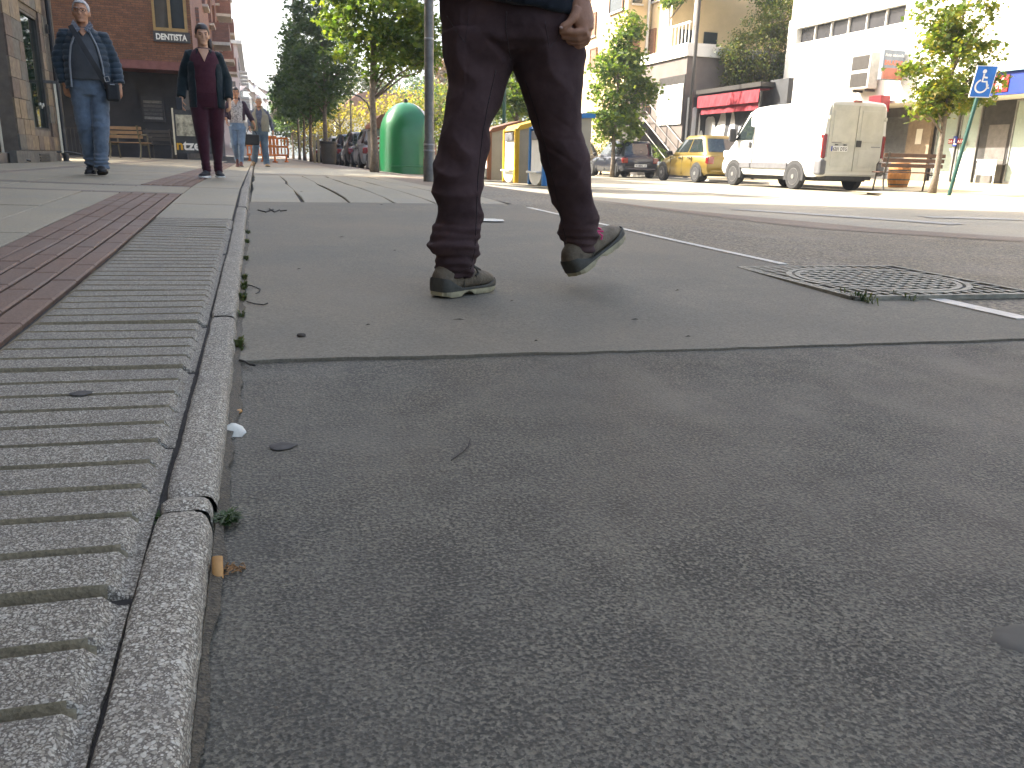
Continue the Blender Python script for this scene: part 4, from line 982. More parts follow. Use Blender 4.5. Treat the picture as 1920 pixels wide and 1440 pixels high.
def car(name, label, loc, rz, L_, Wd, Hh, col, wb_, shape='hatch', group=None, detail=True, plate=None):
    """rear end at y=0, nose at +y; wheels on z=0"""
    t = thing(name, label, 'car', loc, rz, group); hw = Wd/2; r = 0.295
    bz = Hh*0.60; ro = (L_-wb_)*0.45
    st_ = [(0.0, .78, .42, bz*.86, .72), (0.05, .93, .30, bz*.97, .80), (0.25, .985, .24, bz, .88), (L_*.35, 1, .20, bz, .93), (L_*.6, 1, .20, bz*.985, .93), (L_*.72, .99, .21, bz*.96, .90), (L_*.86, .97, .22, bz*.87, .84), (L_*.95, .90, .26, bz*.74, .74), (L_*.99, .80, .30, bz*.64, .62), (L_, .68, .36, bz*.56, .5)]
    body = MB().loft([ring(y, hw*w, zb, zt, hw*wt) for y, w, zb, zt, wt in st_]).build('body', col, t, auto=32)
    # greenhouse as a stack of rounded outlines
    yr0, yf0 = 0.10, L_*0.745
    yr1, yf1 = (L_*0.155, L_*0.52) if shape != 'wagon' else (L_*0.07, L_*0.52)
    def gh(q, u):
        e = u**0.9; a = yr0+(yr1-yr0)*e; b = yf0+(yf1-yf0)*e; w = hw*(.93+(0.74-.93)*u**1.1)
        if u > .9: k = (u-.9)/.1; w *= 1-.05*k; a += .05*k; b -= .06*k
        c, l = (a+b)/2, (b-a)/2; n = 5.5
        cx = math.copysign(abs(math.cos(q))**(2/n), math.cos(q)); sy = math.copysign(abs(math.sin(q))**(2/n), math.sin(q))
        return Vector((w*cx, c+l*sy, bz-.02+(Hh-bz+.02)*u))
    qs = [2*math.pi*i/48 for i in range(48)]
    rg = [[gh(q, u) for q in qs] for u in (0, .2, .4, .6, .8, .9, .96, 1.0)]
    c = sum(rg[-1], Vector())/48
    rg.append([c+(p-c)*.6+Vector((0, 0, .018)) for p in rg[-1]]); rg.append([c+(p-c)*.2+Vector((0, 0, .026)) for p in rg[-1]])
    cabin = MB().loft(rg).build('cabin', col, t, auto=40)
    def ang(s_, l=1.0): return math.copysign(math.asin(min(1, abs(s_))**2.75), s_)
    def patch(nm, qa, qb, ua, ub, off=.006, m=m_cglass):
        mb = MB(); V = []; n, k_ = 10, 5
        for j in range(k_+1):
            for i in range(n+1):
                q = qa+(qb-qa)*i/n; u = ua+(ub-ua)*j/k_; p = gh(q, u)
                du = gh(q+.002, u)-gh(q-.002, u); dv = gh(q, min(1, u+.02))-gh(q, max(0, u-.02)); nn = du.cross(dv)
                if nn.length > 0: nn.normalize()
                V.append(p+nn*off)
        mb.add(V, [(j*(n+1)+i, j*(n+1)+i+1, (j+1)*(n+1)+i+1, (j+1)*(n+1)+i) for j in range(k_) for i in range(n)])
        o = mb.build(nm, m, t, smooth=True); return o
    for s_ in (1, -1):
        for a, b in ((-.80, -.08), (-.02, .80)):
            qa, qb = ang(a), ang(b)
            if s_ < 0: qa, qb = math.pi-qa, math.pi-qb
            patch('side_window', min(qa, qb), max(qa, qb), .14, .82)
    patch('rear_window', -math.pi/2-.62, -math.pi/2+.62, .16, .84)
    patch('windscreen', math.pi/2-.62, math.pi/2+.62, .12, .86)
    for s_ in (1, -1):
        for y in (ro+r*.2, ro+wb_):
            arch = [(y+(r+.06)*math.cos(q), r+(r+.06)*math.sin(q)) for q in (math.pi*i/14 for i in range(-1, 16))]
            MB().prism(arch, s_*(hw*.90), s_*(hw*1.004), 'x').build('wheel_arch', m_plastic, t)
            wheel(t, s_*(hw-.06), y, r, s_)
        ta = [(s_*hw*.62, bz*.62), (s_*hw*.97, bz*.62), (s_*hw*.95, bz*.93), (s_*hw*.74, bz*.93)]
        if s_ < 0: ta = ta[::-1]
        MB().box(s_*hw*.95-.0 if s_ < 0 else hw*.66, -hw*.66 if s_ < 0 else hw*.95, -0.012, .16, bz*.66, bz*.92, bev=.03).build('tail_light', m_tail, t)
        MB().box(*(sorted((s_*hw*.5, s_*hw*.88))), L_*.945, L_*.985, bz*.56, bz*.72, bev=.03).build('headlight', m_head, t)
        mr_ = MB().ell((s_*(hw+.09), L_*.66, bz+.05), (.10, .06, .075), 12, 8).build('mirror', m_plastic if detail else col, t, smooth=True)
        if detail:
            for y in (L_*.30, L_*.47): MB().box(*(sorted((s_*hw*.99, s_*(hw+.018)))), y, y+.14, bz*.86, bz*.90).build('door_handle', m_plastic, t)
            for y in (L_*.27, L_*.44, L_*.66): MB().box(*(sorted((s_*hw*.97, s_*(hw*1.002)))), y, y+.008, .26, bz*.93).build('door_gap', m_plastic, t)
    pl = MB().box(-.26, .26, -.035, -.02, bz*.50, bz*.50+.11).build('number_plate', m_plate, t)
    if plate: lettering(plate, .105, m_black, pl, Matrix.Translation((-.23, -.037, bz*.50+.018)) @ FACE_FRONT, .001, .002, 'LEFT', .46)
    MB().box(-hw*.82, hw*.82, -.03, .12, .28, bz*.46, bev=.04).build('rear_bumper', col if shape != 'van' else m_plastic, t)
    return t
def gz(x, y): return G(x, y)-0.012
p_navy = paint('navy_paint', (0.007, 0.010, 0.021)); p_gold = paint('gold_paint', (0.19, 0.128, 0.016), 0.4); p_beige = paint('champagne_paint', (0.16, 0.14, 0.10))
car('parked_car', 'navy blue hatchback parked by the hedge, seen from behind', (14.4, 29.65, gz(14.4, 29)), 0, 3.8, 1.62, 1.40, p_navy, 2.42, 'wagon', 'cars parked along the far kerb', plate='VI 8842 X')
car('parked_car', 'gold yellow hatchback parked in front of the white van', (14.6, 23.6, gz(15, 24)), 0, 3.65, 1.66, 1.50, p_gold, 2.40, 'hatch', 'cars parked along the far kerb', plate='7349 BKR')
car('parked_car', 'champagne coloured car half hidden by the walking man', (14.2, 34.8, gz(14, 34)), 0, 4.2, 1.72, 1.45, p_beige, 2.5, 'hatch', 'cars parked along the far kerb')
cl = [paint('charcoal_paint', (0.03, 0.028, 0.026)), paint('silver_paint', (0.30, 0.31, 0.32), .5), paint('black_car_paint', (0.012, 0.012, 0.014)), paint('steel_blue_paint', (0.05, 0.07, 0.10)), paint('white_car_paint', (0.6, 0.6, 0.6), 0.0)]
row = [('charcoal hatchback nearest the green bottle bank', 0), ('silver car behind the charcoal hatchback', 1), ('black car third in the shaded parked row', 2), ('steel blue car fourth in the shaded parked row', 3), ('white car fifth in the shaded parked row', 4), ('dark car sixth in the shaded parked row', 2), ('grey car farthest along the shaded parked row', 1)]
for k, (lb, ci) in enumerate(row):
    yy = 25.6+5.0*k
    car('parked_car', lb, (4.55, yy, gz(4.55, yy)), 0, 4.2, 1.75, 1.5, cl[ci], 2.55, 'wagon' if k % 2 else 'hatch', 'cars parked in the shade of the street trees', detail=k < 2)
# --- white delivery van
def van(loc):
    t = thing('delivery_van', 'white delivery van parked with its rear doors towards us', 'van', loc, 0)
    m_v = mat('white_van_paint', (0.60, 0.60, 0.57), 0.42, var=0.07, scale=1.5, coat=0.4)
    m_vd = mat('rear_door_paint', (0.46, 0.455, 0.40), 0.55, var=0.16, scale=2.5, coat=0.1)  # rear doors: greyer and more uneven in tone than the body
    hw = .97
    def rg(y, w, zb, zt, wt):
        h = [(w*.93, zb), (w*.985, zb+.10), (w, zb+.35*(zt-zb)), (w*.995, zb+.5*(zt-zb)), ((w*.6+wt*.4), zb+.75*(zt-zb)), (wt+.03, zt-.16), (wt-.02, zt-.05), (wt-.10, zt-.005), (wt*.4, zt+.02)]
        return [Vector((a, y, z)) for a, z in h]+[Vector((-a, y, z)) for a, z in reversed(h)]
    s_ = [(0.0, hw*.97, .42, 2.16, hw*.86), (.04, hw*.99, .38, 2.20, hw*.89), (.3, hw, .34, 2.22, hw*.90), (2.6, hw, .34, 2.22, hw*.90), (3.25, hw, .34, 2.19, hw*.885), (3.55, hw, .34, 2.10, hw*.86), (3.85, hw, .34, 1.78, hw*.86), (4.12, hw*.99, .34, 1.42, hw*.88), (4.3, hw*.98, .34, 1.26, hw*.86), (4.6, hw*.95, .34, 1.13, hw*.78), (4.82, hw*.86, .36, .92, hw*.66), (4.9, hw*.76, .42, .74, hw*.55)]
    MB().loft([rg(*a) for a in s_]).build('body', m_v, t, auto=30)
    for x0, x1 in ((-.83, -.012), (.012, .83)):
        d = MB().prism([(x0, .50), (x1, .50), (x1, 2.10), (x0*.965, 2.10)] if x0 < 0 else [(x0, .50), (x1, .50), (x1*.965, 2.10), (x0, 2.10)], -.03, -.001, 'y').build('rear_door', m_vd, t)
        a, b = x0+.10, x1-.10
        MB().box(a, b, -.042, -.031, 1.22, 1.98, bev=.02).build('pressed_panel', m_vd, d)
        MB().box((a+b)/2-.28, (a+b)/2+.28, -.038, -.031, .62, 1.02, bev=.015).build('lower_panel', m_vd, d)
        for z in (.75, 1.75): MB().box(*((x0-.045, x0+.02) if x0 < 0 else (x1-.02, x1+.045)), -.05, -.031, z, z+.09).build('hinge', m_vd, d)
    MB().box(.03, .17, -.055, -.031, 1.10, 1.26).build('lock_handle', m_plastic, t)
    pl = MB().box(-.74, -.24, -.06, -.043, .98, 1.11).build('number_plate', m_plate, t)
    lettering('6201 DTG', .12, m_black, pl, Matrix.Translation((-.68, -.062, 1.0)) @ FACE_FRONT, .001, .003, 'LEFT', .42)
    MB().box(-.735, -.69, -.063, -.0605, .982, 1.108).build('blue_band', MATS['sign_blue'], pl)
    for x in (-.62, -.36): MB().box(x, x+.09, -.06, -.044, 1.13, 1.155).build('plate_lamp', m_plastic, t)
    m_txt = mat('grey_badge', (0.2, 0.2, 0.2), .5)
    MB().box(-.72, -.42, -.036, -.0315, 1.185, 1.205).build('badge_strip', m_txt, t); MB().box(.50, .78, -.036, -.0315, 1.10, 1.125).build('badge_strip', m_txt, t)
    for sd in (-1, 1):
        MB().box(*sorted((sd*.835, sd*.955)), -.02, .12, .80, 1.40, bev=.03).build('tail_light', m_tail, t)
        MB().box(*sorted((sd*.80, sd*1.0)), -.06, .22, .40, .78, bev=.05).build('corner_bumper', mat('grey_bumper', (0.11, 0.11, 0.115), .6), t)
        MB().box(*sorted((sd*.955, sd*1.0)), 1.35, 3.05, .52, .68, bev=.015).build('side_moulding', MATS['grey_bumper'], t)
        MB().box(*sorted((sd*.955, sd*1.0)), 3.09, 3.62, .52, .68, bev=.015).build('side_moulding', MATS['grey_bumper'], t)
        w = MB(); z0, z1 = 1.34, 1.98
        P = [(3.10, 1.30), (3.98, 1.30), (3.78, 1.52), (3.42, 1.96), (3.10, 1.96)]
        V = [Vector((sd*(.985-(z-1.28)*.14), y, z)) for y, z in P]; w.add(V+[v-Vector((sd*.02, 0, 0)) for v in V], [tuple(range(5)), tuple(range(9, 4, -1))]+[(i, (i+1) % 5, 5+(i+1) % 5, 5+i) for i in range(5)]); w.build('cab_window', m_cglass, t)
        MB().box(*sorted((sd*.965, sd*.985)), 3.03, 3.04, .5, 2.0).build('door_gap', m_plastic, t)
        MB().box(*sorted((sd*.98, sd*1.01)), 3.12, 3.24, 1.08, 1.24, bev=.01).build('door_handle', m_plastic, t)
        mm = MB().box(*sorted((sd*1.02, sd*1.24)), 3.86, 3.96, 1.24, 1.62, bev=.04).build('mirror', m_plastic, t)
        MB().tube([(sd*.93, 3.95, 1.3), (sd*1.1, 3.93, 1.36)], .025, 6).build('mirror_arm', m_plastic, mm)
        for y in (1.02, 3.95):
            arch = [(y+.42*math.cos(q), .33+.42*math.sin(q)) for q in (math.pi*i/14 for i in range(-1, 16))]
            MB().prism(arch, sd*.90, sd*.985, 'x').build('wheel_arch', m_plastic, t)
            wheel(t, sd*.90, y, .335, sd, True)
        MB().box(*sorted((sd*.5, sd*.85)), 4.55, 4.82, .80, 1.02, bev=.05).build('headlight', m_head, t)
    MB().box(-.18, .06, -.03, .06, 2.17, 2.235, bev=.015).build('brake_light', m_tail, t)
    w = MB().add([(-.80, 3.62, 2.05), (.80, 3.62, 2.05), (.86, 4.14, 1.42), (-.86, 4.14, 1.42)], [(0, 1, 2, 3)]); w.v = [(x, y+.02, z+.012) for x, y, z in w.v]; w.build('windscreen', m_cglass, t)
    MB().box(-.7, .7, .06, .5, .28, .42).build('exhaust_silencer', m_plastic, t)
    MB().box(-.72, .72, .4, 4.4, .24, .36).build('underbody', m_plastic, t)
    return t
van((14.6, 17.8, gz(15, 18)))

# ------------------------------------------------------------------ RECYCLING CONTAINERS
m_bbody = mat('container_beige', (0.30, 0.27, 0.205), 0.6, var=0.08, scale=3)
m_bwhite = mat('container_white', (0.66, 0.66, 0.63), 0.5, var=0.05)
def side_bin(y0, col, label, name='recycling_container'):
    x = 5.62; t = thing(name, label, 'container', (x, y0, gz(x+.5, y0)), 0, 'colour coded containers across the street')
    prof = [(0.05, .05), (1.0, .05), (1.0, 1.45), (.80, 1.47), (0.05, 1.26)]
    MB().prism(prof, .07, .93, 'y').build('body', m_bbody, t)
    MB().prism([(x_, z) for x_, z in ((-.04, 1.20), (.06, 1.315), (.80, 1.52), (1.05, 1.51), (1.05, 1.43), (.80, 1.42), (.10, 1.22))], .0, 1.0, 'y').build('lid_frame', col, t)
    for y in (0.0, .90):
        MB().box(-.05, .06, y, y+.10, .06, 1.24, bev=.02).build('front_post', col, t)
    MB().box(-.02, .03, .11, .89, .34, 1.10, bev=.02).build('front_panel', m_bwhite, t)
    MB().box(-.06, -.021, .2, .8, .98, 1.16, bev=.015).build('slot_flap', mat('flap_grey', (0.13, 0.13, 0.14), .5), t)
    tr = [(.5+.40*math.cos(q), .30+.24*math.sin(q)) for q in (math.pi+math.pi*i/12 for i in range(13))]
    MB().prism(tr, -.05, .02, 'x').build('pedal_skirt', m_bwhite, t)
    MB().box(-.14, .0, .16, .84, .305, .345, bev=.012).build('pedal', m_bwhite, t)
    return t
side_bin(15.95, mat('container_blue', (0.010, 0.125, 0.34), .5, var=.08), 'beige container with blue frame, nearest of the three')
side_bin(17.9, mat('container_yellow', (0.50, 0.30, 0.008), .5, var=.08), 'beige container with yellow frame between the blue and brown ones')
side_bin(20.2, mat('container_brown', (0.16, 0.06, 0.022), .5, var=.08), 'beige container with brown frame, farthest of the three')
# green bottle bank (bell) and a brown-lidded container behind it
BP = on_d(762, 331, 21.5)
ig = thing('bottle_bank', 'large green dome shaped bottle bank behind the lamp post', 'container', (BP.x, BP.y, G(BP.x, BP.y)))
m_green = mat('bottle_bank_green', (0.004, 0.115, 0.036), 0.34, var=0.12, scale=2, coat=0.25)
m_clear = mat('bottle_bank_grey', (0.45, 0.47, 0.48), 0.45)
def bell(q, z):
    w = .70*(1-.07*(z/1.1)) if z < .95 else .70*.9395*math.sqrt(max(0, 1-((z-.95)/.83)**2.1))
    return Vector((w*math.copysign(abs(math.cos(q))**.75, math.cos(q)), w*1.0*math.copysign(abs(math.sin(q))**.75, math.sin(q)), z))
zs = [.03, .05, .22, .23, .26, .27, .6, .9, 1.12, 1.25, 1.38, 1.5, 1.6, 1.68, 1.74, 1.77]
MB().loft([[bell(2*math.pi*i/40, z)*(1.0 if z not in (.23, .26) else 1.0)+Vector((0, 0, 0)) for i in range(40)] for z in zs]).build('shell', m_green, ig, auto=50)
mb = MB(); V = []
for z in zs[4:]:
    for i in range(11): q = rad(-48)+rad(48)*i/10; p = bell(q, z); V.append(Vector((p.x*1.012, p.y*1.012, z+.004)))
mb.add(V, [(j*11+i, j*11+i+1, (j+1)*11+i+1, (j+1)*11+i) for j in range(len(zs)-5) for i in range(10)]); mb.build('grey_panel', m_clear, ig, smooth=True)
MB().lathe([(.02, 1.77), (.05, 1.78), (.05, 1.86), (.02, 1.87)], 12).build('lifting_knob', m_dkmetal, ig)
mb = MB().box(-.5, .5, -.70, -.66, .20, .235, bev=.01); mb.build('base_band', m_green, ig)
bp = on_d(722, 325, 23.3)
bc = thing('refuse_container', 'grey refuse container with brown lid and striped sticker behind the bottle bank', 'container', (bp.x, bp.y, G(bp.x, bp.y)))
MB().box(-.35, .75, -.1, 1.0, .05, 1.15, bev=.05).build('body', mat('container_grey', (0.13, 0.125, 0.115), .6), bc)
MB().prism([(-.4, 1.15), (.8, 1.15), (.8, 1.5), (.3, 1.62), (-.1, 1.52), (-.4, 1.25)], -.12, 1.02, 'y').build('lid', mat('lid_brown', (0.16, 0.06, 0.035), .45), bc)
stk = MB().box(-.30, -.05, -.125, -.101, .55, .95).build('sticker', m_plate, bc)
for k in range(3): MB().prism([(-.30, .57+.13*k), (-.05, .64+.13*k), (-.05, .70+.13*k), (-.30, .63+.13*k)], -.130, -.126, 'y').build('red_stripe', MATS['sign_red'], stk)

# ------------------------------------------------------------------ POSTS, SIGNS, STREET FURNITURE
m_galv = mat('galvanised_steel', (0.15, 0.14, 0.118), 0.5, metal=0.45, var=0.25, scale=8)
pp = on_g(805, 341, G)
lp = thing('lamp_post', 'grey steel post with round traffic sign beside the walking man', 'post', (pp.x, pp.y, G(pp.x, pp.y)))
MB().lathe([(.085, 0), (.085, .33), (.078, .34), (.078, .55), (.066, .58), (.066, 4.8), (.05, 4.82)], 24).build('shaft', m_galv, lp, auto=40)
for z in (.42, .50, 1.9): MB().lathe([(.080 if z < 1 else .0665, z), (.083 if z < 1 else .071, z+.005), (.083 if z < 1 else .071, z+.022), (.080 if z < 1 else .0665, z+.027)], 24).build('clamp_band', m_alu, lp)
rs_ = MB().lathe([(.02, -.006), (.30, -.006), (.30, .006), (.02, .006)], 40, (.17, -.09, 2.95), 'y').build('round_sign', m_gutter, lp)
rs_.rotation_euler = (0, 0, rad(-35))
MB().lathe([(.22, -.0125), (.285, -.0125), (.285, -.0065), (.22, -.0065)], 40, (.17, -.09, 2.95), 'y').build('red_ring', MATS['sign_red'], rs_)
# far thin lamp posts
for px, D, h, lb in ((562, 58, 11, 'tall thin lamp post rising above the dark street trees'), (660, 60, 5.2, 'thin grey lamp mast above the yellow trees')):
    q = on_d(px, 299, D); o = thing('street_lamp', lb, 'street lamp', (q.x, q.y, 0.05))
    MB().tube([(0, 0, 0), (0, 0, h)], [.09, .05], 8).build('shaft', m_galv, o); MB().box(-.5, .1, -.08, .08, h+.001, h+.09).build('lamp_head', m_galv, o)
q = on_d(697, 305, 42); o = thing('street_lamp', 'curved arm street lamp behind the parked cars', 'street lamp', (q.x, q.y, 0))
MB().tube([(0, 0, 0), (0, 0, 2.6), (-.15, 0, 3.0), (-.5, 0, 3.3), (-1.0, 0, 3.45)], [.06, .05, .045, .04, .035], 8).build('shaft', m_dkmetal, o); MB().ell((-1.1, 0, 3.40), (.2, .09, .06)).build('lamp_head', m_dkmetal, o)
q = Vector((16.0, 28.9, RS(16, 29)))
o = thing('street_lamp', 'tall dark lamp post in front of the cream building', 'street lamp', q)
MB().tube([(0, 0, 0), (0, 0, 1.0), (0, 0, 8)], [.10, .075, .055], 12).build('shaft', m_dkmetal, o); MB().box(-.9, .1, -.1, .1, 8.001, 8.1).build('lamp_head', m_dkmetal, o)
q = on_d(943, 318, 24); o = thing('green_post', 'dark green post standing behind the recycling containers', 'post', (q.x, q.y, G(q.x, q.y)))
MB().tube([(0, 0, -.05), (0, 0, 3.4)], .055, 10).build('shaft', mat('green_paint', (0.01, 0.05, 0.03), .45), o); MB().lathe([(.075, 0), (.075, .12), (.056, .16)], 12).build('base_collar', MATS['green_paint'], o)
# disabled parking sign
q = on_g(1779, 366, RS); top = on_d(1833, 180, q.dot(FH)); ds = thing('disabled_parking_sign', 'blue wheelchair parking sign on leaning green post', 'sign', q)
tv_ = top-q; up = tv_.normalized()
MB().tube([Vector((0, 0, -.02)), tv_+up*.25], .040, 12).build('post', mat('green_post_paint', (0.008, 0.055, 0.042), .4), ds)
px_ = RH; sc_ = tv_+up*.28
def sp(a, b, dpt): return sc_ + px_*a + up*b - FH*(.05+dpt)
sw, sh2 = .20, .30
def splate(nm, poly, d0, d1, m, par):
    mb = MB(); n = len(poly); V = [sp(a, b, d0) for a, b in poly]+[sp(a, b, d1) for a, b in poly]
    return mb.add(V, [tuple(range(n)), tuple(range(2*n-1, n-1, -1))]+[(i, (i+1) % n, n+(i+1) % n, n+i) for i in range(n)]).build(nm, m, par)
pl = splate('plate', [(-sw-.015, -sh2-.015), (sw+.015, -sh2-.015), (sw+.015, sh2+.015), (-sw-.015, sh2+.015)], 0, .02, m_plate, ds)
splate('blue_field', [(-sw, -sh2), (sw, -sh2), (sw, sh2), (-sw, sh2)], .0205, .024, mat('sign_sky_blue', (0.006, 0.12, 0.46), .4), ds)
def stroke(pts, w):
    L_, R_ = [], []
    for k, p in enumerate(pts):
        a = Vector(pts[max(0, k-1)]); b = Vector(pts[min(len(pts)-1, k+1)]); d = (b-a).normalized(); nn = Vector((-d.y, d.x))*w
        L_.append(tuple(Vector(p)+nn)); R_.append(tuple(Vector(p)-nn))
    return L_+R_[::-1]
emb = splate('wheelchair_symbol', [(-.035+.042*math.cos(2*math.pi*i/16), .20+.042*math.sin(2*math.pi*i/16)) for i in range(16)], .0245, .027, m_plate, ds)
for pts in ([(-.03, .15), (-.03, .0), (.075, -.0)], [(-.03, .09), (.06, .075)], [(.065, .0), (.105, -.13), (.15, -.12)], [(-.02+.125*math.cos(q_), -.09+.125*math.sin(q_)) for q_ in (rad(110)+rad(265)*i/20 for i in range(21))]):
    splate('symbol_stroke', stroke(pts, .017), .0245, .0268, m_plate, emb)
# bench by the van, barrel, interior desk
m_slat = mat('bench_slat', (0.10, 0.055, 0.035), .6, var=.25); m_biron = mat('bench_iron', (0.045, 0.04, 0.035), .5)
def bench(label, loc, rz, ln, m_s, m_i, arms=True, slats=5):
    t = thing('street_bench', label, 'bench', loc, rz, 'benches')
    for k in range(slats): MB().box(-ln/2, ln/2, -.22+.09*k, -.15+.09*k, .43, .46, bev=.008).build('seat_slat', m_s, t)
    for k in range(3): MB().box(-ln/2, ln/2, .26+.03*k, .285+.03*k, .56+.12*k, .65+.12*k, bev=.008).build('back_slat', m_s, t)
    for s_ in (-1, 1):
        x = s_*(ln/2-.12)
        mb = MB().tube([(x, -.30, 0), (x, -.26, .2), (x, -.22, .425), (x, -.24, .62), (x, -.16, .68), (x, .1, .66), (x, .30, .60)], .022, 8)
        mb.tube([(x, .30, 0), (x, .22, .22), (x, .21, .42), (x, .28, .62), (x, .36, .92)], .024, 8); mb.tube([(x, -.22, .41), (x, 0, .39), (x, .21, .41)], .022, 8)
        mb.build('iron_end', m_i, t)
    return t
q = on_d(1690, 358, 20.6); bench('dark wooden bench beside the white van', (q.x+.05, q.y, RS(q.x, q.y)), rad(-17+180), 1.5, m_slat, m_biron)
q = on_d(240, 297, 23.5); m_s2 = mat('bench_slat_tan', (0.22, 0.13, 0.06), .6); m_i2 = mat('bench_iron_olive', (0.10, 0.085, 0.045), .5)
bench('tan slatted bench with olive iron arms in front of the dark wall', (q.x-.1, 27.0, S(q.x, 27)), rad(160), 1.15, m_s2, m_i2)
q = on_d(300, 292, 26); bench('dark bench against the dark grey wall', (q.x-.05, 29.6, S(q.x, 29)), rad(172), 0.95, m_biron, m_biron)
q = on_d(1683, 347, 23.6); brl = thing('wooden_barrel', 'orange wooden barrel standing before the roller shutter', 'barrel', (q.x, q.y, RS(q.x, q.y)))
m_bar = mat('barrel_oak', (0.36, 0.15, 0.032), .6, var=.25, scale=10); nst = 18
for k in range(nst):
    mb = MB(); pr = [(.245, 0), (.285, .17), (.30, .34), (.285, .51), (.245, .68)]; V = []
    for r_, z in pr:
        for q_ in (k, k+.94): a = 2*math.pi*q_/nst; V += [Vector((r_*math.cos(a), r_*math.sin(a), z)), Vector(((r_-.02)*math.cos(a), (r_-.02)*math.sin(a), z))]
    Fc = []
    for j in range(4): o_ = 4*j; Fc += [(o_, o_+2, o_+6, o_+4), (o_+1, o_+5, o_+7, o_+3), (o_, o_+4, o_+5, o_+1), (o_+2, o_+3, o_+7, o_+6)]
    Fc += [(0, 1, 3, 2), (16, 18, 19, 17)]; mb.add(V, Fc).build('stave', m_bar, brl)
for z, r_ in ((.06, .265), (.2, .295), (.45, .298), (.6, .268)): MB().lathe([(r_-.006, z), (r_+.002, z), (r_+.004, z+.035), (r_-.006, z+.035)], 28).build('hoop', m_biron, brl)
MB().lathe([(.01, .665), (.23, .665), (.23, .65), (.01, .65)], 24).build('head', m_bar, brl)
dk = thing('office_desk', 'white desk just inside the open shop doorway', 'desk', (21.7, 20.2, 0.14))
MB().box(-.15, .1, -.35, .4, .68, .72).build('top', m_bwhite, dk); MB().box(-.12, -.10, -.33, .38, .25, .679).build('front_panel', m_bwhite, dk)
for a in (-.32, .36): MB().box(-.12, -.08, a, a+.03, 0, .24).build('leg', m_bwhite, dk)
# windbreak stands before the stone building
def stand(px, py, D, label, h, w=0.55):
    q = on_d(px, py, D); t = thing('windbreak_stand', label, 'stand', q, rad(20))
    MB().box(-.02, .02, -.02, .02, .05, h, bev=.004).build('post', mat('cream_post', (0.55, 0.50, 0.38), .5), t)
    MB().box(-w, .04, -.025, .025, h+.001, h+.05).build('top_rail', m_dkmetal, t)
    for a in (-1, 1):
        MB().tube([(0, 0, .07), (a*.18, a*.03, .06), (a*.36, a*.05, .015)], [.02, .016, .014], 8).build('foot', m_dkmetal, t)
    return t
stand(118, 292, 15.2, 'cream post on black feet beside the stone building', 1.24)
stand(8, 303, 12.6, 'dark stand cut off by the left edge of the frame', 1.35)
# framed sign with the cafe name
q0, q1 = on_y(321, 205, 28.6), on_y(372, 291, 28.6)
ad = thing('cafe_sign', 'black standing sign with white and orange lettering behind the young woman', 'sign', (q0.x, 28.6, q1.z))
wd, hg = q1.x-q0.x+.55, q0.z-q1.z
MB().box(0.05, wd, 0, .04, .05, hg).build('panel', mat('sign_panel_black', (0.03, 0.033, 0.035), .35, var=.4, scale=6), ad)
MB().box(0, .048, -.01, .05, 0, hg+.04).build('cream_edge', mat('cream_edge', (0.6, 0.55, 0.4), .5), ad)
MB().box(.10, wd-.12, -.006, -.001, .58, hg-.15).build('photo_print', mat('photo_print', (0.10, 0.11, 0.10), .4, var=.8, scale=5, tint=(0.35, 0.33, 0.24)), ad)
lettering('n', .42, mat('letters_orange', (0.55, 0.30, 0.02), .5), ad, Matrix.Translation((.06, -.012, .16)) @ FACE_FRONT, .003, .012)
lettering('tze', .42, MATS['sign_letters_white'], ad, Matrix.Translation((.27, -.012, .16)) @ FACE_FRONT, .003, .012)
# orange barriers, litter bin, posts
m_or = mat('orange_plastic', (0.75, 0.19, 0.02), .5, var=.12)
for k, (px, D, rz, lb) in enumerate(((492, 33, .25, 'orange plastic barrier just right of the vest man'), (515, 36, -.2, 'orange plastic barrier farther along the path'))):
    q = on_d(px, 300, D); t = thing('plastic_barrier', lb, 'barrier', (q.x, q.y, G(q.x, q.y)), rz, 'orange barriers on the path')
    for z in (.25, .60, .95): MB().box(-.6, .6, -.025, .025, z, z+.08, bev=.01).build('rail', m_or, t)
    for i in range(9): MB().box(-.58+.145*i, -.53+.145*i, -.02, .02, .335, .595).build('bar', m_or, t); MB().box(-.58+.145*i, -.53+.145*i, -.02, .02, .685, .945).build('bar', m_or, t)
    for s_ in (-.5, .5): MB().box(s_-.04, s_+.04, -.25, .25, 0, .06, bev=.01).build('foot', m_or, t); MB().box(s_-.03, s_+.03, -.024, .024, .061, .249).build('leg', m_or, t)
q = on_d(617, 307, 34); t = thing('litter_bin', 'brown litter bin beside the second street tree', 'bin', (q.x, q.y, G(q.x, q.y)))
MB().lathe([(.26, 0), (.28, .03), (.33, .85), (.34, .9), (.30, .9), (.29, .1)], 20, (0, 0, 0)).build('drum', mat('bin_brown', (0.10, 0.085, 0.065), .6), t, auto=40)
MB().lathe([(.345, .80), (.355, .81), (.355, .86), (.345, .87)], 20).build('rim_band', m_dkmetal, t)
for k, px in enumerate((591, 598)):
    q = on_d(px, 305, 36); t = thing('timber_post', ['left of two pale posts beside the litter bin', 'right of two pale posts beside the litter bin'][k], 'post', (q.x, q.y, G(q.x, q.y)))
    MB().box(-.05, .05, -.05, .05, 0, 1.15, bev=.01).build('post', mat('pale_timber', (0.40, 0.34, 0.2), .7), t); MB().box(-.06, .06, -.06, .06, 1.151, 1.19).build('cap', m_gutter, t)
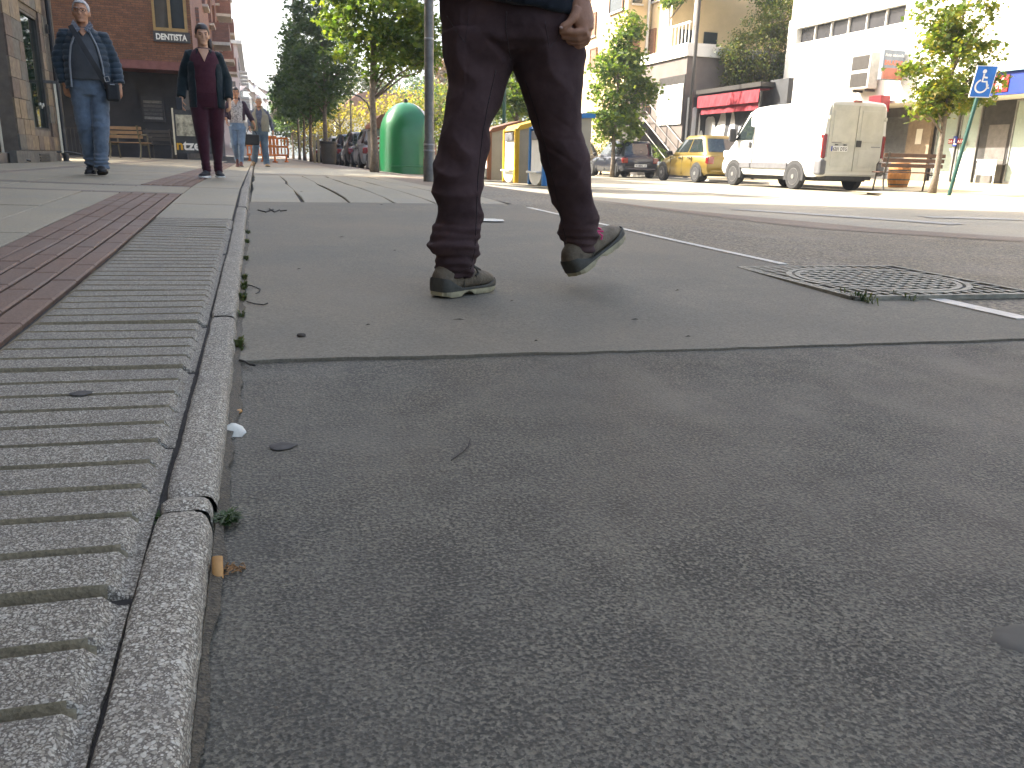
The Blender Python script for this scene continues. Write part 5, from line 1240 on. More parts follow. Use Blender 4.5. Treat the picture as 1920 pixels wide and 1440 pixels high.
# bunting across the far street
m_flag = mat('bunting_cloth', (0.42, 0.22, 0.22), .9, var=.5, scale=1.3, tint=(0.75, 0.70, 0.68))
for k, (pa, pb, D) in enumerate((((452, 158), (560, 186), 70), ((462, 146), (548, 152), 78), ((470, 170), (520, 190), 62))):
    a, b = on_d(*pa, D), on_d(*pb, D+4); t = thing('bunting', ['lower string of small pink and white flags over the street', 'upper string of small flags over the far street', 'short sagging string of flags above the vest man'][k], 'bunting', a)
    P = [(b-a)*(i/14)-Vector((0, 0, 1.2*math.sin(math.pi*i/14)*(.6+.3*k))) for i in range(15)]
    MB().tube(P, .015, 4).build('cord', m_dkmetal, t)
    for i in range(14):
        c = (P[i]+P[i+1])/2; s_ = rnd.uniform(.14, .28); tw = rnd.uniform(-.3, .3)
        MB().add([c+Vector((-s_, 0, 0)), c+Vector((s_, tw*.3, 0)), c+Vector((tw, tw, -s_*rnd.uniform(1.4, 2.6)))], [(0, 1, 2)]).build('flag', m_flag, t)

# ------------------------------------------------------------------ TREES
m_bark = mat('grey_bark', (0.16, 0.13, 0.10), .9, var=.35, scale=14, bmp=.6, bscale=30)
def leaf_cloud(name, pts, size, m, parent, seed, lobed=True, droop=0.5):
    g = np.random.default_rng(seed); n = len(pts)
    if lobed:   # five-pointed leaf
        tp = []
        for k, (a, r_) in enumerate(((-90, .30), (-62, .34), (-28, .72), (-2, .36), (22, .92), (52, .40), (90, 1.0), (128, .40), (158, .92), (182, .36), (208, .72), (242, .34))):
            tp.append((r_*math.cos(rad(a)), r_*math.sin(rad(a))+.1, 0))
    else: tp = [(0, -.6, 0), (.42, 0, .05), (0, .75, 0), (-.42, 0, .05)]
    tp = np.array(tp); k = len(tp)
    s_ = size*g.uniform(.65, 1.25, n)
    yaw = g.uniform(0, 2*np.pi, n); tilt = g.normal(0.9*droop, .55, n); rollv = g.normal(0, .6, n)
    cy_, sy_ = np.cos(yaw), np.sin(yaw); ct, st2 = np.cos(tilt), np.sin(tilt); cr, sr_ = np.cos(rollv), np.sin(rollv)
    X = tp[None, :, 0]*s_[:, None]; Y = tp[None, :, 1]*s_[:, None]; Z = tp[None, :, 2]*s_[:, None]
    X2 = X*cr[:, None]+Z*sr_[:, None]; Z2 = -X*sr_[:, None]+Z*cr[:, None]
    Y2 = Y*ct[:, None]+Z2*st2[:, None]; Z3 = -Y*st2[:, None]+Z2*ct[:, None]
    X3 = X2*cy_[:, None]-Y2*sy_[:, None]; Y3 = X2*sy_[:, None]+Y2*cy_[:, None]
    co = np.stack([X3, Y3, Z3], -1)+np.asarray(pts)[:, None, :]
    me = bpy.data.meshes.new(name); me.vertices.add(n*k); me.vertices.foreach_set('co', co.reshape(-1).astype(np.float32))
    me.loops.add(n*k); me.loops.foreach_set('vertex_index', np.arange(n*k, dtype=np.int32))
    me.polygons.add(n); me.polygons.foreach_set('loop_start', np.arange(0, n*k, k, dtype=np.int32))
    me.update(calc_edges=True); me.validate()
    return link(name, me, m, parent)
def crown_points(ells, seed, per, sig):
    g = np.random.default_rng(seed); P = []; C_ = []
    for (cx, cy_, cz, rx, ry, rz, nc) in ells:
        d = g.normal(0, 1, (nc, 3)); d /= np.linalg.norm(d, axis=1)[:, None]; r_ = g.uniform(.25, 1.0, nc)**.55
        c = np.array([cx, cy_, cz])+d*r_[:, None]*np.array([rx, ry, rz]); C_.append(c)
        for q in c:
            k = max(4, int(per*g.uniform(.5, 1.4))); P.append(q+g.normal(0, 1, (k, 3))*np.array([sig, sig, sig*.62])*g.uniform(.7, 1.2))
    return np.concatenate(P), np.concatenate(C_)
def tree(name, label, base, ells, tr_, th_, per, sig, size, m, seed, lobed=True, limbs=16, group=None, lean=(0, 0), cat='tree', bark=None, droop=.5):
    t = thing(name, label, cat, base, 0, group)
    P, C_ = crown_points(ells, seed, per, sig)
    top = max(e[2] for e in ells); lx, ly = lean; g = random.Random(seed)
    def ax(z): return Vector((lx*z+.03*math.sin(z*1.7+seed), ly*z+.03*math.cos(z*1.3+seed), z))
    pts = [ax(z) for z in [top*k/10 for k in range(11)]]
    mb = MB().tube([Vector((0, 0, -.08))]+pts[1:], [tr_*1.35]+[tr_*(1-.075*k) for k in range(1, 11)], 12); mb.build('trunk', bark or m_bark, t, smooth=True)
    mb = MB()
    for q in [C_[i] for i in g.sample(range(len(C_)), min(limbs, len(C_)))]:
        z0 = max(th_*.85, min(top*.92, q[2]-abs(q[0])*.5-.3)); a = ax(z0); b = Vector(q); mid = a.lerp(b, .5)+Vector((0, 0, .12)); r0 = tr_*.35
        mb.tube([a, mid, b], [r0, r0*.6, r0*.2], 6)
    mb.build('limbs', bark or m_bark, t, smooth=True)
    leaf_cloud('crown', P, size, m, t, seed+5, lobed, droop); return t
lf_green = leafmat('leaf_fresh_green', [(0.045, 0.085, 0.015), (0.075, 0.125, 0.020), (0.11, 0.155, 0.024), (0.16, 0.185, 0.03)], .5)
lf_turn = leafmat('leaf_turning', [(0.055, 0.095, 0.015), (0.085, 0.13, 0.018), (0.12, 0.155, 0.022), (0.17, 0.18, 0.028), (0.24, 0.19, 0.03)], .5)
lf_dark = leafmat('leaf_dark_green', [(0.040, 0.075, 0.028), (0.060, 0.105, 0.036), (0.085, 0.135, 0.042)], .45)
lf_yel = leafmat('leaf_yellow', [(0.16, 0.17, 0.03), (0.28, 0.24, 0.035), (0.40, 0.30, 0.04), (0.12, 0.14, 0.03)], .45)
lf_olive = leafmat('leaf_olive', [(0.055, 0.085, 0.02), (0.085, 0.105, 0.025), (0.13, 0.115, 0.035), (0.05, 0.09, 0.02)], .35)
b1 = on_g(702, 323, G)
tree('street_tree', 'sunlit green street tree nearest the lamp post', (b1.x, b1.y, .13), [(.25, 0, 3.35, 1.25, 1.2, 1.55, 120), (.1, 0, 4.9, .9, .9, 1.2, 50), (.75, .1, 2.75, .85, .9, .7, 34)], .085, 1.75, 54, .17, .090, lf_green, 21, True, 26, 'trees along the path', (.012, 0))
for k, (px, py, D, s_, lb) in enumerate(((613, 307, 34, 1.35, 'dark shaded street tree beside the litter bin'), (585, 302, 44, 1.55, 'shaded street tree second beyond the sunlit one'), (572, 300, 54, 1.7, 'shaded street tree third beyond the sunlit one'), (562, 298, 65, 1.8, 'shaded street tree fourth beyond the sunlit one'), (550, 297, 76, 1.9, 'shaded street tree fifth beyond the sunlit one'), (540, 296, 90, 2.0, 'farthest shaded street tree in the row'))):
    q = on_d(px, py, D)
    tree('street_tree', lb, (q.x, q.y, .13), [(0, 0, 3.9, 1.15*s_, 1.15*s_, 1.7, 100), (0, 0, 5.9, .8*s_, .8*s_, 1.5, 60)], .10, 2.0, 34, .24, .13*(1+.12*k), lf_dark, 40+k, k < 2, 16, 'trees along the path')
b2 = on_g(1747, 362, RS)
tree('street_tree', 'young maple like tree with yellowing leaves beside the blue sign', (b2.x, b2.y, RS(b2.x, b2.y)), [(.05, 0, 2.75, 1.05, 1.0, 1.0, 88), (-.05, 0, 4.1, .85, .85, 1.0, 60), (-.35, 0, 2.05, .6, .6, .45, 22), (.75, 0, 2.2, .45, .5, .4, 16)], .075, 1.55, 38, .14, .085, lf_turn, 77, True, 22, 'trees on the far pavement', (.018, 0))
q = on_d(1150, 300, 33); tree('street_tree', 'green street tree behind the navy blue car', (q.x, q.y, 0), [(.15, 0, 3.6, 1.35, 1.15, 1.25, 90), (.3, 0, 5.2, .6, .55, .8, 28), (0, 0, 2.0, 1.15, .9, .8, 52), (1.1, 0, 3.2, .6, .6, .6, 24)], .09, 1.2, 40, .19, .12, lf_green, 91, True, 18, 'trees on the far pavement')
q = on_d(968, 300, 31); tree('street_tree', 'green street tree seen between the walking man legs', (q.x, q.y, 0), [(0, 0, 3.3, 1.15, 1.1, 1.7, 100), (0, 0, 5, .7, .7, .9, 26)], .09, 1.2, 38, .19, .12, lf_green, 95, True, 18, 'trees on the far pavement')
# shrubs at the stair, climbing vine, big shrub behind the painted wall
def shrub(name, label, px, py, D, ells, per, sig, size, m, seed, z=0.0, cat='shrub'):
    q = on_d(px, py, D); return tree(name, label, (q.x, q.y, z), ells, .05, .2, per, sig, size, m, seed, False, 8, None, (0, 0), cat)
shrub('hedge_shrub', 'clipped pale green hedge behind the navy blue car', 1182, 288, 36.5, [(0, 0, .85, .95, .7, .6, 60)], 40, .12, .055, lf_turn, 111, 0, 'hedge')
shrub('hedge_shrub', 'rounded green bush at the foot of the stair', 1228, 290, 35, [(0, 0, .65, .55, .5, .5, 40)], 40, .1, .05, lf_green, 112)
shrub('hedge_shrub', 'pale bush under the street tree behind the navy car', 1128, 292, 39, [(0, 0, .9, .9, .7, .8, 50)], 40, .13, .06, lf_turn, 113)
vt = thing('climbing_vine', 'leafy vine covering the terrace pergola', 'vine', (17.1, 31.5, 5.1))
P, C_ = crown_points([(1.6, 1.2, 2.65, 2.6, 1.3, .42, 110), (.2, 1.9, 2.3, .5, .6, .6, 26), (4.6, 1.0, 2.3, 1.4, 1, .6, 40)], 120, 40, .16); leaf_cloud('foliage', P, .09, lf_green, vt, 121, True)
MB().tube([(.25, 2.4, 0), (.3, 2.4, 1.4), (.9, 1.8, 2.4), (2.5, 1.2, 2.6)], [.05, .04, .03, .02], 6).build('stem', m_bark, vt)
tree('garden_tree', 'large olive green shrub tree above the red awning', (20.6, 31.0, 0), [(-.2, 0, 5.0, 2.1, 1.2, 1.4, 170), (.6, 0, 6.4, 1.3, 1.0, 1.0, 80), (-1.4, 0, 4.4, 1.0, 1.0, .8, 50)], .16, 2.0, 56, .22, .085, lf_olive, 131, False, 20)
# plaza tree whose branch tips hang over the older man
tree('plaza_tree', 'plaza tree with leaves hanging in at the top left', (-7.6, 23.6, .26), [(.6, -.6, 6.6, 3.3, 3.6, 1.9, 190), (2.3, 1.5, 5.5, 1.6, 1.6, .7, 50)], .16, 3.5, 36, .30, .17, lf_dark, 141, True, 26)
# trees beyond the cars and containers
bgd = [(640, 300, 75, [(0, 0, 3.4, 3.6, 2.2, 2.0, 90)], lf_yel, .20, 'yellow autumn tree behind the parked cars, left one'), (745, 300, 62, [(0, 0, 3.4, 2.6, 1.8, 2.2, 80)], lf_yel, .18, 'bright yellow tree between the street tree and the bottle bank'),
       (815, 300, 50, [(0, 0, 3.0, 1.6, 1.4, 2.0, 60)], lf_turn, .16, 'yellow green tree behind the lamp post'), (690, 300, 90, [(0, 0, 6, 3.2, 2.4, 4.2, 120)], lf_olive, .24, 'grey green tall tree beyond the yellow trees'),
       (770, 300, 105, [(0, 0, 6.5, 5.2, 3, 4.4, 150)], lf_dark, .3, 'broad dark wood edge behind the brown roof'), (842, 300, 95, [(0, 0, 6, 4.2, 3, 4.6, 130)], lf_dark, .28, 'dark tree group behind the lamp post'),
       (850, 300, 82, [(0, 0, 9.0, 2.2, 2, 1.5, 60)], leafmat('leaf_russet', [(0.12, 0.07, 0.035), (0.17, 0.09, 0.04), (0.09, 0.07, 0.03)], .3), .22, 'russet tinted tree crown left of the walking man'),
       (600, 300, 95, [(0, 0, 3.4, 5, 3, 2.6, 100)], lf_yel, .26, 'distant yellow trees at the end of the parked row'), (1000, 300, 75, [(0, 0, 5, 4.5, 3, 4, 120)], lf_dark, .26, 'dark tree behind the containers'), (910, 300, 70, [(0, 0, 4.5, 4, 3, 3.6, 110)], lf_turn, .24, 'pale green tree behind the brown framed container')]
for k, (px, py, D, e, m_, s_, lb) in enumerate(bgd):
    q = on_d(px, py, D); tree('background_tree', lb, (q.x, q.y, -.2), e, .18, 1.0, 40, .5, s_, m_, 200+k, False, 14, 'trees beyond the street')
# two slim conifers on the skyline
for k, (px, D, h) in enumerate(((843, 100, 14.5), (826, 112, 12))):
    q = on_d(px, 300, D); e = [(0, 0, h*(.25+.1*i), 1.7*(1-.125*i), 1.7*(1-.125*i), h*.06, 26) for i in range(8)]
    tree('conifer_tree', ['tall slim conifer on the skyline left of the walking man', 'shorter conifer beside the tall one on the skyline'][k], (q.x, q.y, -.2), e, .2, 1, 26, .4, .24, lf_dark, 230+k, False, 10, 'conifers on the skyline')

# ------------------------------------------------------------------ PEOPLE
m_skin = mat('skin_warm', (0.42, 0.215, 0.125), 0.55, var=.10, scale=14, spec=.35)
m_skin_p = mat('skin_light', (0.52, 0.30, 0.19), 0.55, var=.08, scale=14, spec=.35)
m_skin_h = mat('skin_tanned_hand', (0.37, 0.19, 0.115), 0.55, var=.16, scale=40, spec=.35, bmp=.12, bscale=160)
def cloth(name, col, var=.15, sc=10, b=.25, bs=500, sheen=.2): return mat(name, col, .88, var=var, scale=sc, bmp=b, bscale=bs, spec=.2, sheen=sheen)
m_eye = mat('eye_dark', (0.03, 0.02, 0.018), .3); m_lip = mat('lip', (0.30, 0.12, 0.09), .5)

def tube_ring(p, d, up, a, b, n):
    x = d.cross(up).normalized(); y = x.cross(d).normalized()
    return [p+x*math.cos(q)*a+y*math.sin(q)*b for q in (2*math.pi*i/n for i in range(n))]
def hand(mb, wrist, d, nrm, s=1.0, curl=.6):
    """relaxed hand: palm, four unequal fingers, thumb leaving the side of the palm. nrm = direction the palm faces"""
    d = d.normalized(); side = d.cross(nrm).normalized(); nrm = side.cross(d).normalized(); wrist = Vector(wrist)
    mb.tube([wrist-d*.03*s, wrist+d*.02*s, wrist+d*.055*s, wrist+d*.088*s], [(.024*s, .019*s), (.030*s, .018*s), (.039*s, .017*s), (.037*s, .014*s)], 12) if False else None
    rg = []
    for t_, a, b in ((-.03, .023, .020), (.0, .026, .019), (.03, .036, .018), (.065, .040, .016), (.092, .036, .013)):
        c = wrist+d*t_*s; rg.append([c+side*math.cos(q)*a*s+nrm*math.sin(q)*b*s for q in (2*math.pi*i/14 for i in range(14))])
    mb.loft(rg)
    for k, (o_, ln) in enumerate(((.030, .068), (.010, .076), (-.011, .070), (-.030, .054))):
        p = wrist+d*.085*s+side*o_*s; P = [p-d*.015*s, p]; a = .15; seg = ln*s/3
        for j in range(3):
            a += curl*(.8+.1*k); P.append(P[-1]+(d*math.cos(a)+nrm*math.sin(a))*seg*(1.25-.2*j))
        mb.tube(P, [.0085*s, .0095*s, .0088*s, .008*s, .0062*s], 8)
    p = wrist+d*.02*s+side*.028*s; dd = (d*.75+side*.55+nrm*.35).normalized()
    mb.tube([p, p+dd*.03*s, p+dd*.055*s+nrm*.006*s, p+dd*.078*s+nrm*.016*s], [.014*s, .0115*s, .0105*s, .0075*s], 8)
def head(mb, c, s=1.0, yaw=0.0, tilt=0.0, female=False):
    Rm = Matrix.Rotation(yaw, 3, 'Z') @ Matrix.Rotation(tilt, 3, 'X')
    j = .92 if female else 1.0
    for (x, y, z), r_ in (((0, .012, .032), (.076, .096, .092)), ((0, -.030, -.045), (.058*j, .064, .068)), ((0, -.015, -.005), (.071, .078, .085)), ((.036, -.062, -.022), (.026, .024, .026)), ((-.036, -.062, -.022), (.026, .024, .026)),
                          ((0, -.094, -.006), (.010, .016, .028)), ((0, -.102 if not female else -.096, -.024), (.014, .013, .011) if not female else (.011, .011, .009)), ((0, -.078, .026), (.050, .018, .012)), ((.077, .008, -.008), (.011, .021, .031)), ((-.077, .008, -.008), (.011, .021, .031)),
                          ((0, -.082, -.055), (.024, .012, .006)), ((0, -.080, -.066), (.021, .012, .006)), ((0, -.074, -.094), (.026*j, .022, .020)), ((0, -.045, -.085), (.045*j, .045, .03))):
        mb.ell(Vector(c)+Rm @ (Vector((x, y, z))*s), tuple(k*s for k in r_), 16, 10, Rm)
    return Rm
def face_parts(t, body, c, Rm, s, eyecol=m_eye, brow=None, glasses=False):
    for sx in (-1, 1):
        MB().ell(Vector(c)+Rm @ (Vector((sx*.031, -.0815, .006))*s), (.0125*s, .006*s, .0055*s), 10, 6, Rm).build('eye', eyecol, body, smooth=True)
        if brow: MB().ell(Vector(c)+Rm @ (Vector((sx*.032, -.090, .029))*s), (.020*s, .006*s, .0038*s), 10, 6, Rm).build('eyebrow', brow, body, smooth=True)
    MB().ell(Vector(c)+Rm @ (Vector((0, -.0925, -.0605))*s), (.020*s, .004*s, .0032*s), 10, 6, Rm).build('mouth', m_lip, body, smooth=True)
    if glasses:
        g = MB()
        for sx in (-1, 1):
            P = [Vector(c)+Rm @ Vector((sx*.034+.027*math.cos(q), -.102, .006+.019*math.sin(q))) for q in (2*math.pi*i/16 for i in range(17))]; g.tube(P, .0022, 5)
            g.tube([Vector(c)+Rm @ Vector((sx*.060, -.102, .012)), Vector(c)+Rm @ Vector((sx*.078, -.03, .012)), Vector(c)+Rm @ Vector((sx*.08, .02, .006))], .002, 5)
        g.tube([Vector(c)+Rm @ Vector((-.008, -.103, .010)), Vector(c)+Rm @ Vector((.008, -.103, .010))], .002, 5)
        g.build('glasses', m_dkmetal, t)
def hair_cap(t, c, Rm, s, m, short=True, seed=1, front=.062, low=-.03):
    """hair shell over the skull, clear of the face"""
    mb = MB(); V = []; n, k_ = 36, 18
    for j in range(k_+1):
        th = math.pi*.02+math.pi*.70*j/k_
        for i in range(n):
            q = 2*math.pi*i/n; dx, dy, dz = math.sin(th)*math.cos(q), math.sin(th)*math.sin(q), math.cos(th)
            p = Vector((dx*.082, .014+dy*.103, .034+dz*.100)); f = ss(-.2, -.75, dy)          # towards the face the hair ends higher
            lim = low+(front-low)*f
            if p.z < lim: p = Vector((p.x*.93, .014+(p.y-.014)*.93, lim-.004))
            p *= 1+.018*fbm((dx+seed, dy, dz), 7); V.append(Vector(c)+Rm @ (p*s))
    mb.add(V, [(j*n+i, j*n+(i+1) % n, (j+1)*n+(i+1) % n, (j+1)*n+i) for j in range(k_) for i in range(n)]+[tuple(range(n))])
    return mb.build('hair', m, t, smooth=True)
def shoe_mesh(t, ank, yaw, s, m_up, m_sole, pitch=0.0, name='shoe', sole_h=.022, lace=None, boot=0.0, origin=None):
    """toe points along -Y before yaw"""
    Rm = Matrix.Rotation(yaw, 3, 'Z') @ Matrix.Rotation(-pitch, 3, 'X')
    def X(p): p = Vector((p[1], -(p[0]-.06), p[2]))*s; return Rm @ p + Vector(ank)
    stn = ((0, .020, .070), (.008, .029, .084), (.035, .036, .098+boot), (.085, .039, .102+boot), (.112, .040, .094+boot*.4), (.15, .044, .080), (.19, .048, .066), (.23, .0475, .058), (.26, .040, .049), (.278, .027, .038), (.285, .009, .026))
    rg = []
    for x, w, h in stn:
        z0 = sole_h*.8; g = []
        for i in range(20):
            q = 2*math.pi*i/20; cx = math.copysign(abs(math.cos(q))**.75, math.cos(q)); sz = math.sin(q)
            g.append(X((x, w*cx*(1-.28*max(0, sz)**1.5), z0+(h-z0)*(.5+.5*math.copysign(abs(sz)**.8, sz)))))
        rg.append(g)
    up = MB().loft(rg).build(name, m_up, t, auto=50)
    def outline(k): return [(x, (w+.004)) for x, w, h in stn]
    L_ = [(x, w+.0045) for x, w, h in stn]; loop = [(x, y) for x, y in L_]+[(x, -y) for x, y in reversed(L_)]
    loop[0] = (-.004, loop[0][1]); loop[-1] = (-.004, loop[-1][1])
    def spring(x): return .012*ss(.2, .29, x)+(.010 if .095 < x < .125 and sole_h > .025 else 0)
    rr = [[X((x, y, spring(x))) for x, y in loop], [X((x*1.0, y*1.02, sole_h*.5+spring(x)*.5)) for x, y in loop], [X((x, y, sole_h)) for x, y in loop]]
    MB().loft(rr).build('sole', m_sole, up)
    if lace:
        mb = MB()
        for k in range(4): x = .125+.022*k; h = .094-.0105*k+.004; mb.tube([X((x, -.022, h-.010)), X((x+.004, 0, h+.002)), X((x+.012, .022, h-.010))], .0035*s, 6)
        mb.tube([X((.118, 0, .10)), X((.112, .026, .094)), X((.125, .036, .074))], .003*s, 6); mb.tube([X((.118, 0, .10)), X((.113, -.024, .096)), X((.128, -.034, .078))], .003*s, 6)
        mb.build('laces', lace, up)
    return up
def person(label, loc, rz, H, sp):
    s = H/1.72; t = thing('person', label, 'person', loc, rz); V3 = lambda *a: Vector(a)*s
    fe = sp.get('female', False); J = dict(hipR=V3(-.09, 0, .90), hipL=V3(.09, 0, .90), neck=V3(0, .0, 1.44), head=V3(0, -.015, 1.60), shR=V3(-.165, .01, 1.375), shL=V3(.165, .01, 1.375))
    J.update({k: Vector(v)*s for k, v in sp['J'].items()})
    bulk = sp.get('bulk', 1.0); bw = .89 if fe else 1.0
    if fe: J['shR'].x *= .90; J['shL'].x *= .90
    def torso(mb, g, z0=.86, n=28, front=0.0):
        rg = []
        for z, a, b, yo in ((.86, .165, .120, 0), (.95, .165, .125, -.005), (1.05, .155, .125, -.01), (1.15, .162, .128, -.012), (1.27, .178, .125, -.005), (1.36, .185, .108, .005), (1.42, .150, .085, .01), (1.465, .075, .065, .01)):
            if z < z0: continue
            k = bulk if z < 1.3 else 1+(bulk-1)*.5; hip = 1.08 if fe and z < 1.0 else 1; fb = 1+front*max(0, 1-((z-1.03)/.22)**2)
            rg.append([Vector((math.cos(q)*(a*bw*hip*k+g), yo+math.sin(q)*(b*k*(fb if math.sin(q) < 0 else 1)+g), z))*s for q in (2*math.pi*i/n for i in range(n))])
        mb.loft(rg)
    # body: one welded skin
    mb = MB(); Rm = head(mb, J['head'], s*.98, sp.get('yaw', 0), sp.get('tilt', 0), fe)
    mb.tube([J['neck']-V3(0, 0, .06), J['neck']+V3(0, -.005, .03), J['head']+V3(0, .01, -.05)], [.062*s, .053*s, .055*s], 14); torso(mb, -.018)
    for a in 'RL':
        mb.tube([J['sh'+a], J['el'+a], J['wr'+a]], [.045*s, .038*s, .025*s], 12)
        hd = sp.get('hand'+a, ((0, -.1, -1), (1 if a == 'R' else -1, 0, 0))); hand(mb, J['wr'+a], Vector(hd[0]), Vector(hd[1]), s*(.9 if fe else 1.0), sp.get('curl', .45))
        mb.tube([J['hip'+a], J['kn'+a], J['an'+a]], [.07*s, .05*s, .035*s], 12)
    body = link('body', fuse(mb, 'body', .0062, 3), sp['skin'], t)
    face_parts(t, body, J['head'], Rm, s*.98, m_eye, sp.get('brow'), sp.get('glasses', False))
    # trousers
    mb = MB(); lw = sp.get('leg', (.098, .078, .066)); rg = []
    for z, a, b in ((.80, .150, .118), (.88, .168, .128), (.96, .165, .128), (1.01, .160, .125)): rg.append([Vector((math.cos(q)*a*bw*(1.08 if fe else 1)*bulk, math.sin(q)*b*bulk-.004, z))*s for q in (2*math.pi*i/28 for i in range(28))])
    mb.loft(rg)
    for a in 'RL':
        h, k, n = J['hip'+a]*1.0, J['kn'+a], J['an'+a]; kk = [h+V3(0, 0, -.02), h.lerp(k, .5), k, k.lerp(n, .35), k.lerp(n, .72), n+V3(0, 0, -.015)]
        mb.tube(kk, [lw[0]*s, (lw[0]*.55+lw[1]*.45)*s, lw[1]*s, (lw[1]*.6+lw[2]*.4)*s, lw[2]*s, lw[2]*1.02*s], 18)
    amp = sp.get('wr', .006)
    def wr(p):
        zz = p.z/s; low = ss(.32, .08, zz)
        return amp*(fbm((p.x*1.0, p.y, p.z*1.9), 9, 3)+.9*low*math.sin(p.z*125+4*fbm(p, 6)))*(.5+.5*low+.4*ss(.25, 0, abs(zz-.5)))
    link('trousers', fuse(mb, 'trousers', .010, 2, wr), sp['pants'], t)
    for a in 'RL':
        f = J['an'+a]; pz = sp.get('foot'+a, (0, 0)); ft = Vector((f.x, f.y, f.z-.085*s)); shoe_mesh(t, ft, pz[0], s*(.92 if fe else 1.0), sp['shoe'], sp['sole'], pz[1], 'shoe', sp.get('soleh', .022), None, sp.get('boot', 0))
    # top
    mb = MB(); torso(mb, .006, sp.get('hem', .93), 28, sp.get('belly', 0.0))
    if not sp.get('jacket') or sp.get('under_sleeve'):
        for a in 'RL': mb.tube([J['sh'+a]+V3(0, 0, -.0), J['sh'+a].lerp(J['el'+a], .5), J['el'+a], J['el'+a].lerp(J['wr'+a], sp.get('slv', .9))], [.066*s, .058*s, .050*s, .042*s], 14)
    top = link('top', fuse(mb, 'top', .010, 2, lambda p: .005*fbm((p.x, p.y, p.z*1.4), 8)), sp['top'], t)
    if sp.get('vneck'):                               # bare V at the throat
        d = sp['vneck']; mb = MB(); V = []
        for i in range(9):
            u = i/8
            for j in range(7):
                v = j/6; w = (.070-.01*v)*(1-v)*1.0; x = (u-.5)*2*w; z = 1.452-d*v; y = -(.066+.042*ss(0, 1, v)+.004)-.016*ss(1.45, 1.35, z)+.25*x*x/.07
                V.append(Vector((x, y-.008, z))*s)
        mb.add(V, [(i*7+j, (i+1)*7+j, (i+1)*7+j+1, i*7+j+1) for i in range(8) for j in range(6)]); o = mb.build(sp.get('vname', 'neckline'), sp.get('vmat', sp['skin']), t, smooth=True)
        o.modifiers.new('s', 'SOLIDIFY').thickness = .004
    if sp.get('jacket'):
        jk = sp['jacket']; mb = MB(); n = 40; zs = [jk['hem']+(1.455-jk['hem'])*k/60 for k in range(61)]; RG = []
        prof = ((.70, .20, .155), (.80, .20, .155), (.95, .194, .150), (1.10, .190, .148), (1.27, .190, .136), (1.33, .176, .122), (1.385, .140, .104), (1.455, .085, .082))
        for z in zs:
            for (z0, a0, b0), (z1, a1, b1_) in zip(prof, prof[1:]):
                if z <= z1+1e-6: u = (z-z0)/(z1-z0); a, b = a0+(a1-a0)*u, b0+(b1_-b0)*u; break
            gp = jk['gap'](z); out, inn = [], []
            for i in range(n+1):
                q = -math.pi/2+gp+(2*math.pi-2*gp)*i/n; fb = 1+sp.get('belly', 0)*.8*max(0, 1-((z-1.03)/.25)**2) if math.sin(q) < 0 else 1
                k = bw*(bulk if z < 1.3 else 1+(bulk-1)*.5)
                out.append(Vector((math.cos(q)*(a*k+.012), math.sin(q)*(b*k*fb+.012), z))*s); inn.append(Vector((math.cos(q)*(a*k-.012), math.sin(q)*(b*k*fb-.012), z))*s)
            RG.append(out+inn[::-1])
        mb.loft(RG)
        for a in 'RL':
            A, E_, Wq = J['sh'+a], J['el'+a], J['wr'+a]; u1 = jk.get('slv', 1.93)/2; P = []; R_ = []
            for k in range(13):
                u = k/12*u1; P.append(A.lerp(E_, u*2) if u < .5 else E_.lerp(Wq, (u-.5)*2)); R_.append((.074-.024*u)*s*(1.0 if not jk.get('puff') else 1.08))
            if u1 > .2: mb.tube([A+Vector((-A.x*.25, 0, .012))]+P, [.058*s]+R_, 20)
        pf = jk.get('puff', 0)
        def quilt(p, pf=pf, seed=P[0].x):
            z = p.z/s; slv_ = abs(p.x/s) > .235
            w = .006*fbm((p.x, p.y, p.z*1.5), 7)
            return w+(pf*(abs(math.sin((z+(.018*math.sin(p.x*9)))*math.pi/.058))**.55-.75) if pf and z < 1.42 else 0)
        jo = link('jacket', fuse(mb, 'jacket', .0075, 2, quilt), jk['mat'], t)
        if jk.get('flat'): return t, J, Rm, s
        col = []
        for z, g in ((1.44, .086), (1.47, .080), (1.50, .082)):
            col.append([Vector((math.cos(q)*g, .012+math.sin(q)*g*.95, z+.02*math.sin(q)))*s for q in (-math.pi/2+.55+(2*math.pi-1.1)*i/20 for i in range(21))])
        co = MB().loft(col, cap=False, closed=False).build('collar', jk['mat'], jo, smooth=True); co.modifiers.new('s', 'SOLIDIFY').thickness = .012
        if jk.get('lining'):
            for sgn in (-1, 1):
                P = []
                for z in zs[1:-2]:
                    gp = jk['gap'](z)
                    for (z0, a0, b0), (z1, a1, b1_) in zip(prof, prof[1:]):
                        if z <= z1: u = (z-z0)/(z1-z0); a, b = a0+(a1-a0)*u, b0+(b1_-b0)*u; break
                    fb = 1+sp.get('belly', 0)*.8*max(0, 1-((z-1.03)/.25)**2); k = bw*(bulk if z < 1.3 else 1+(bulk-1)*.5)
                    q = -math.pi/2+sgn*gp; P.append(Vector((math.cos(q)*(a*k+.006), math.sin(q)*(b*k*fb+.012), z))*s)
                MB().tube(P, .010*s, 8).build('lining_edge', jk['lining'], jo, smooth=True)
    return t, J, Rm, s

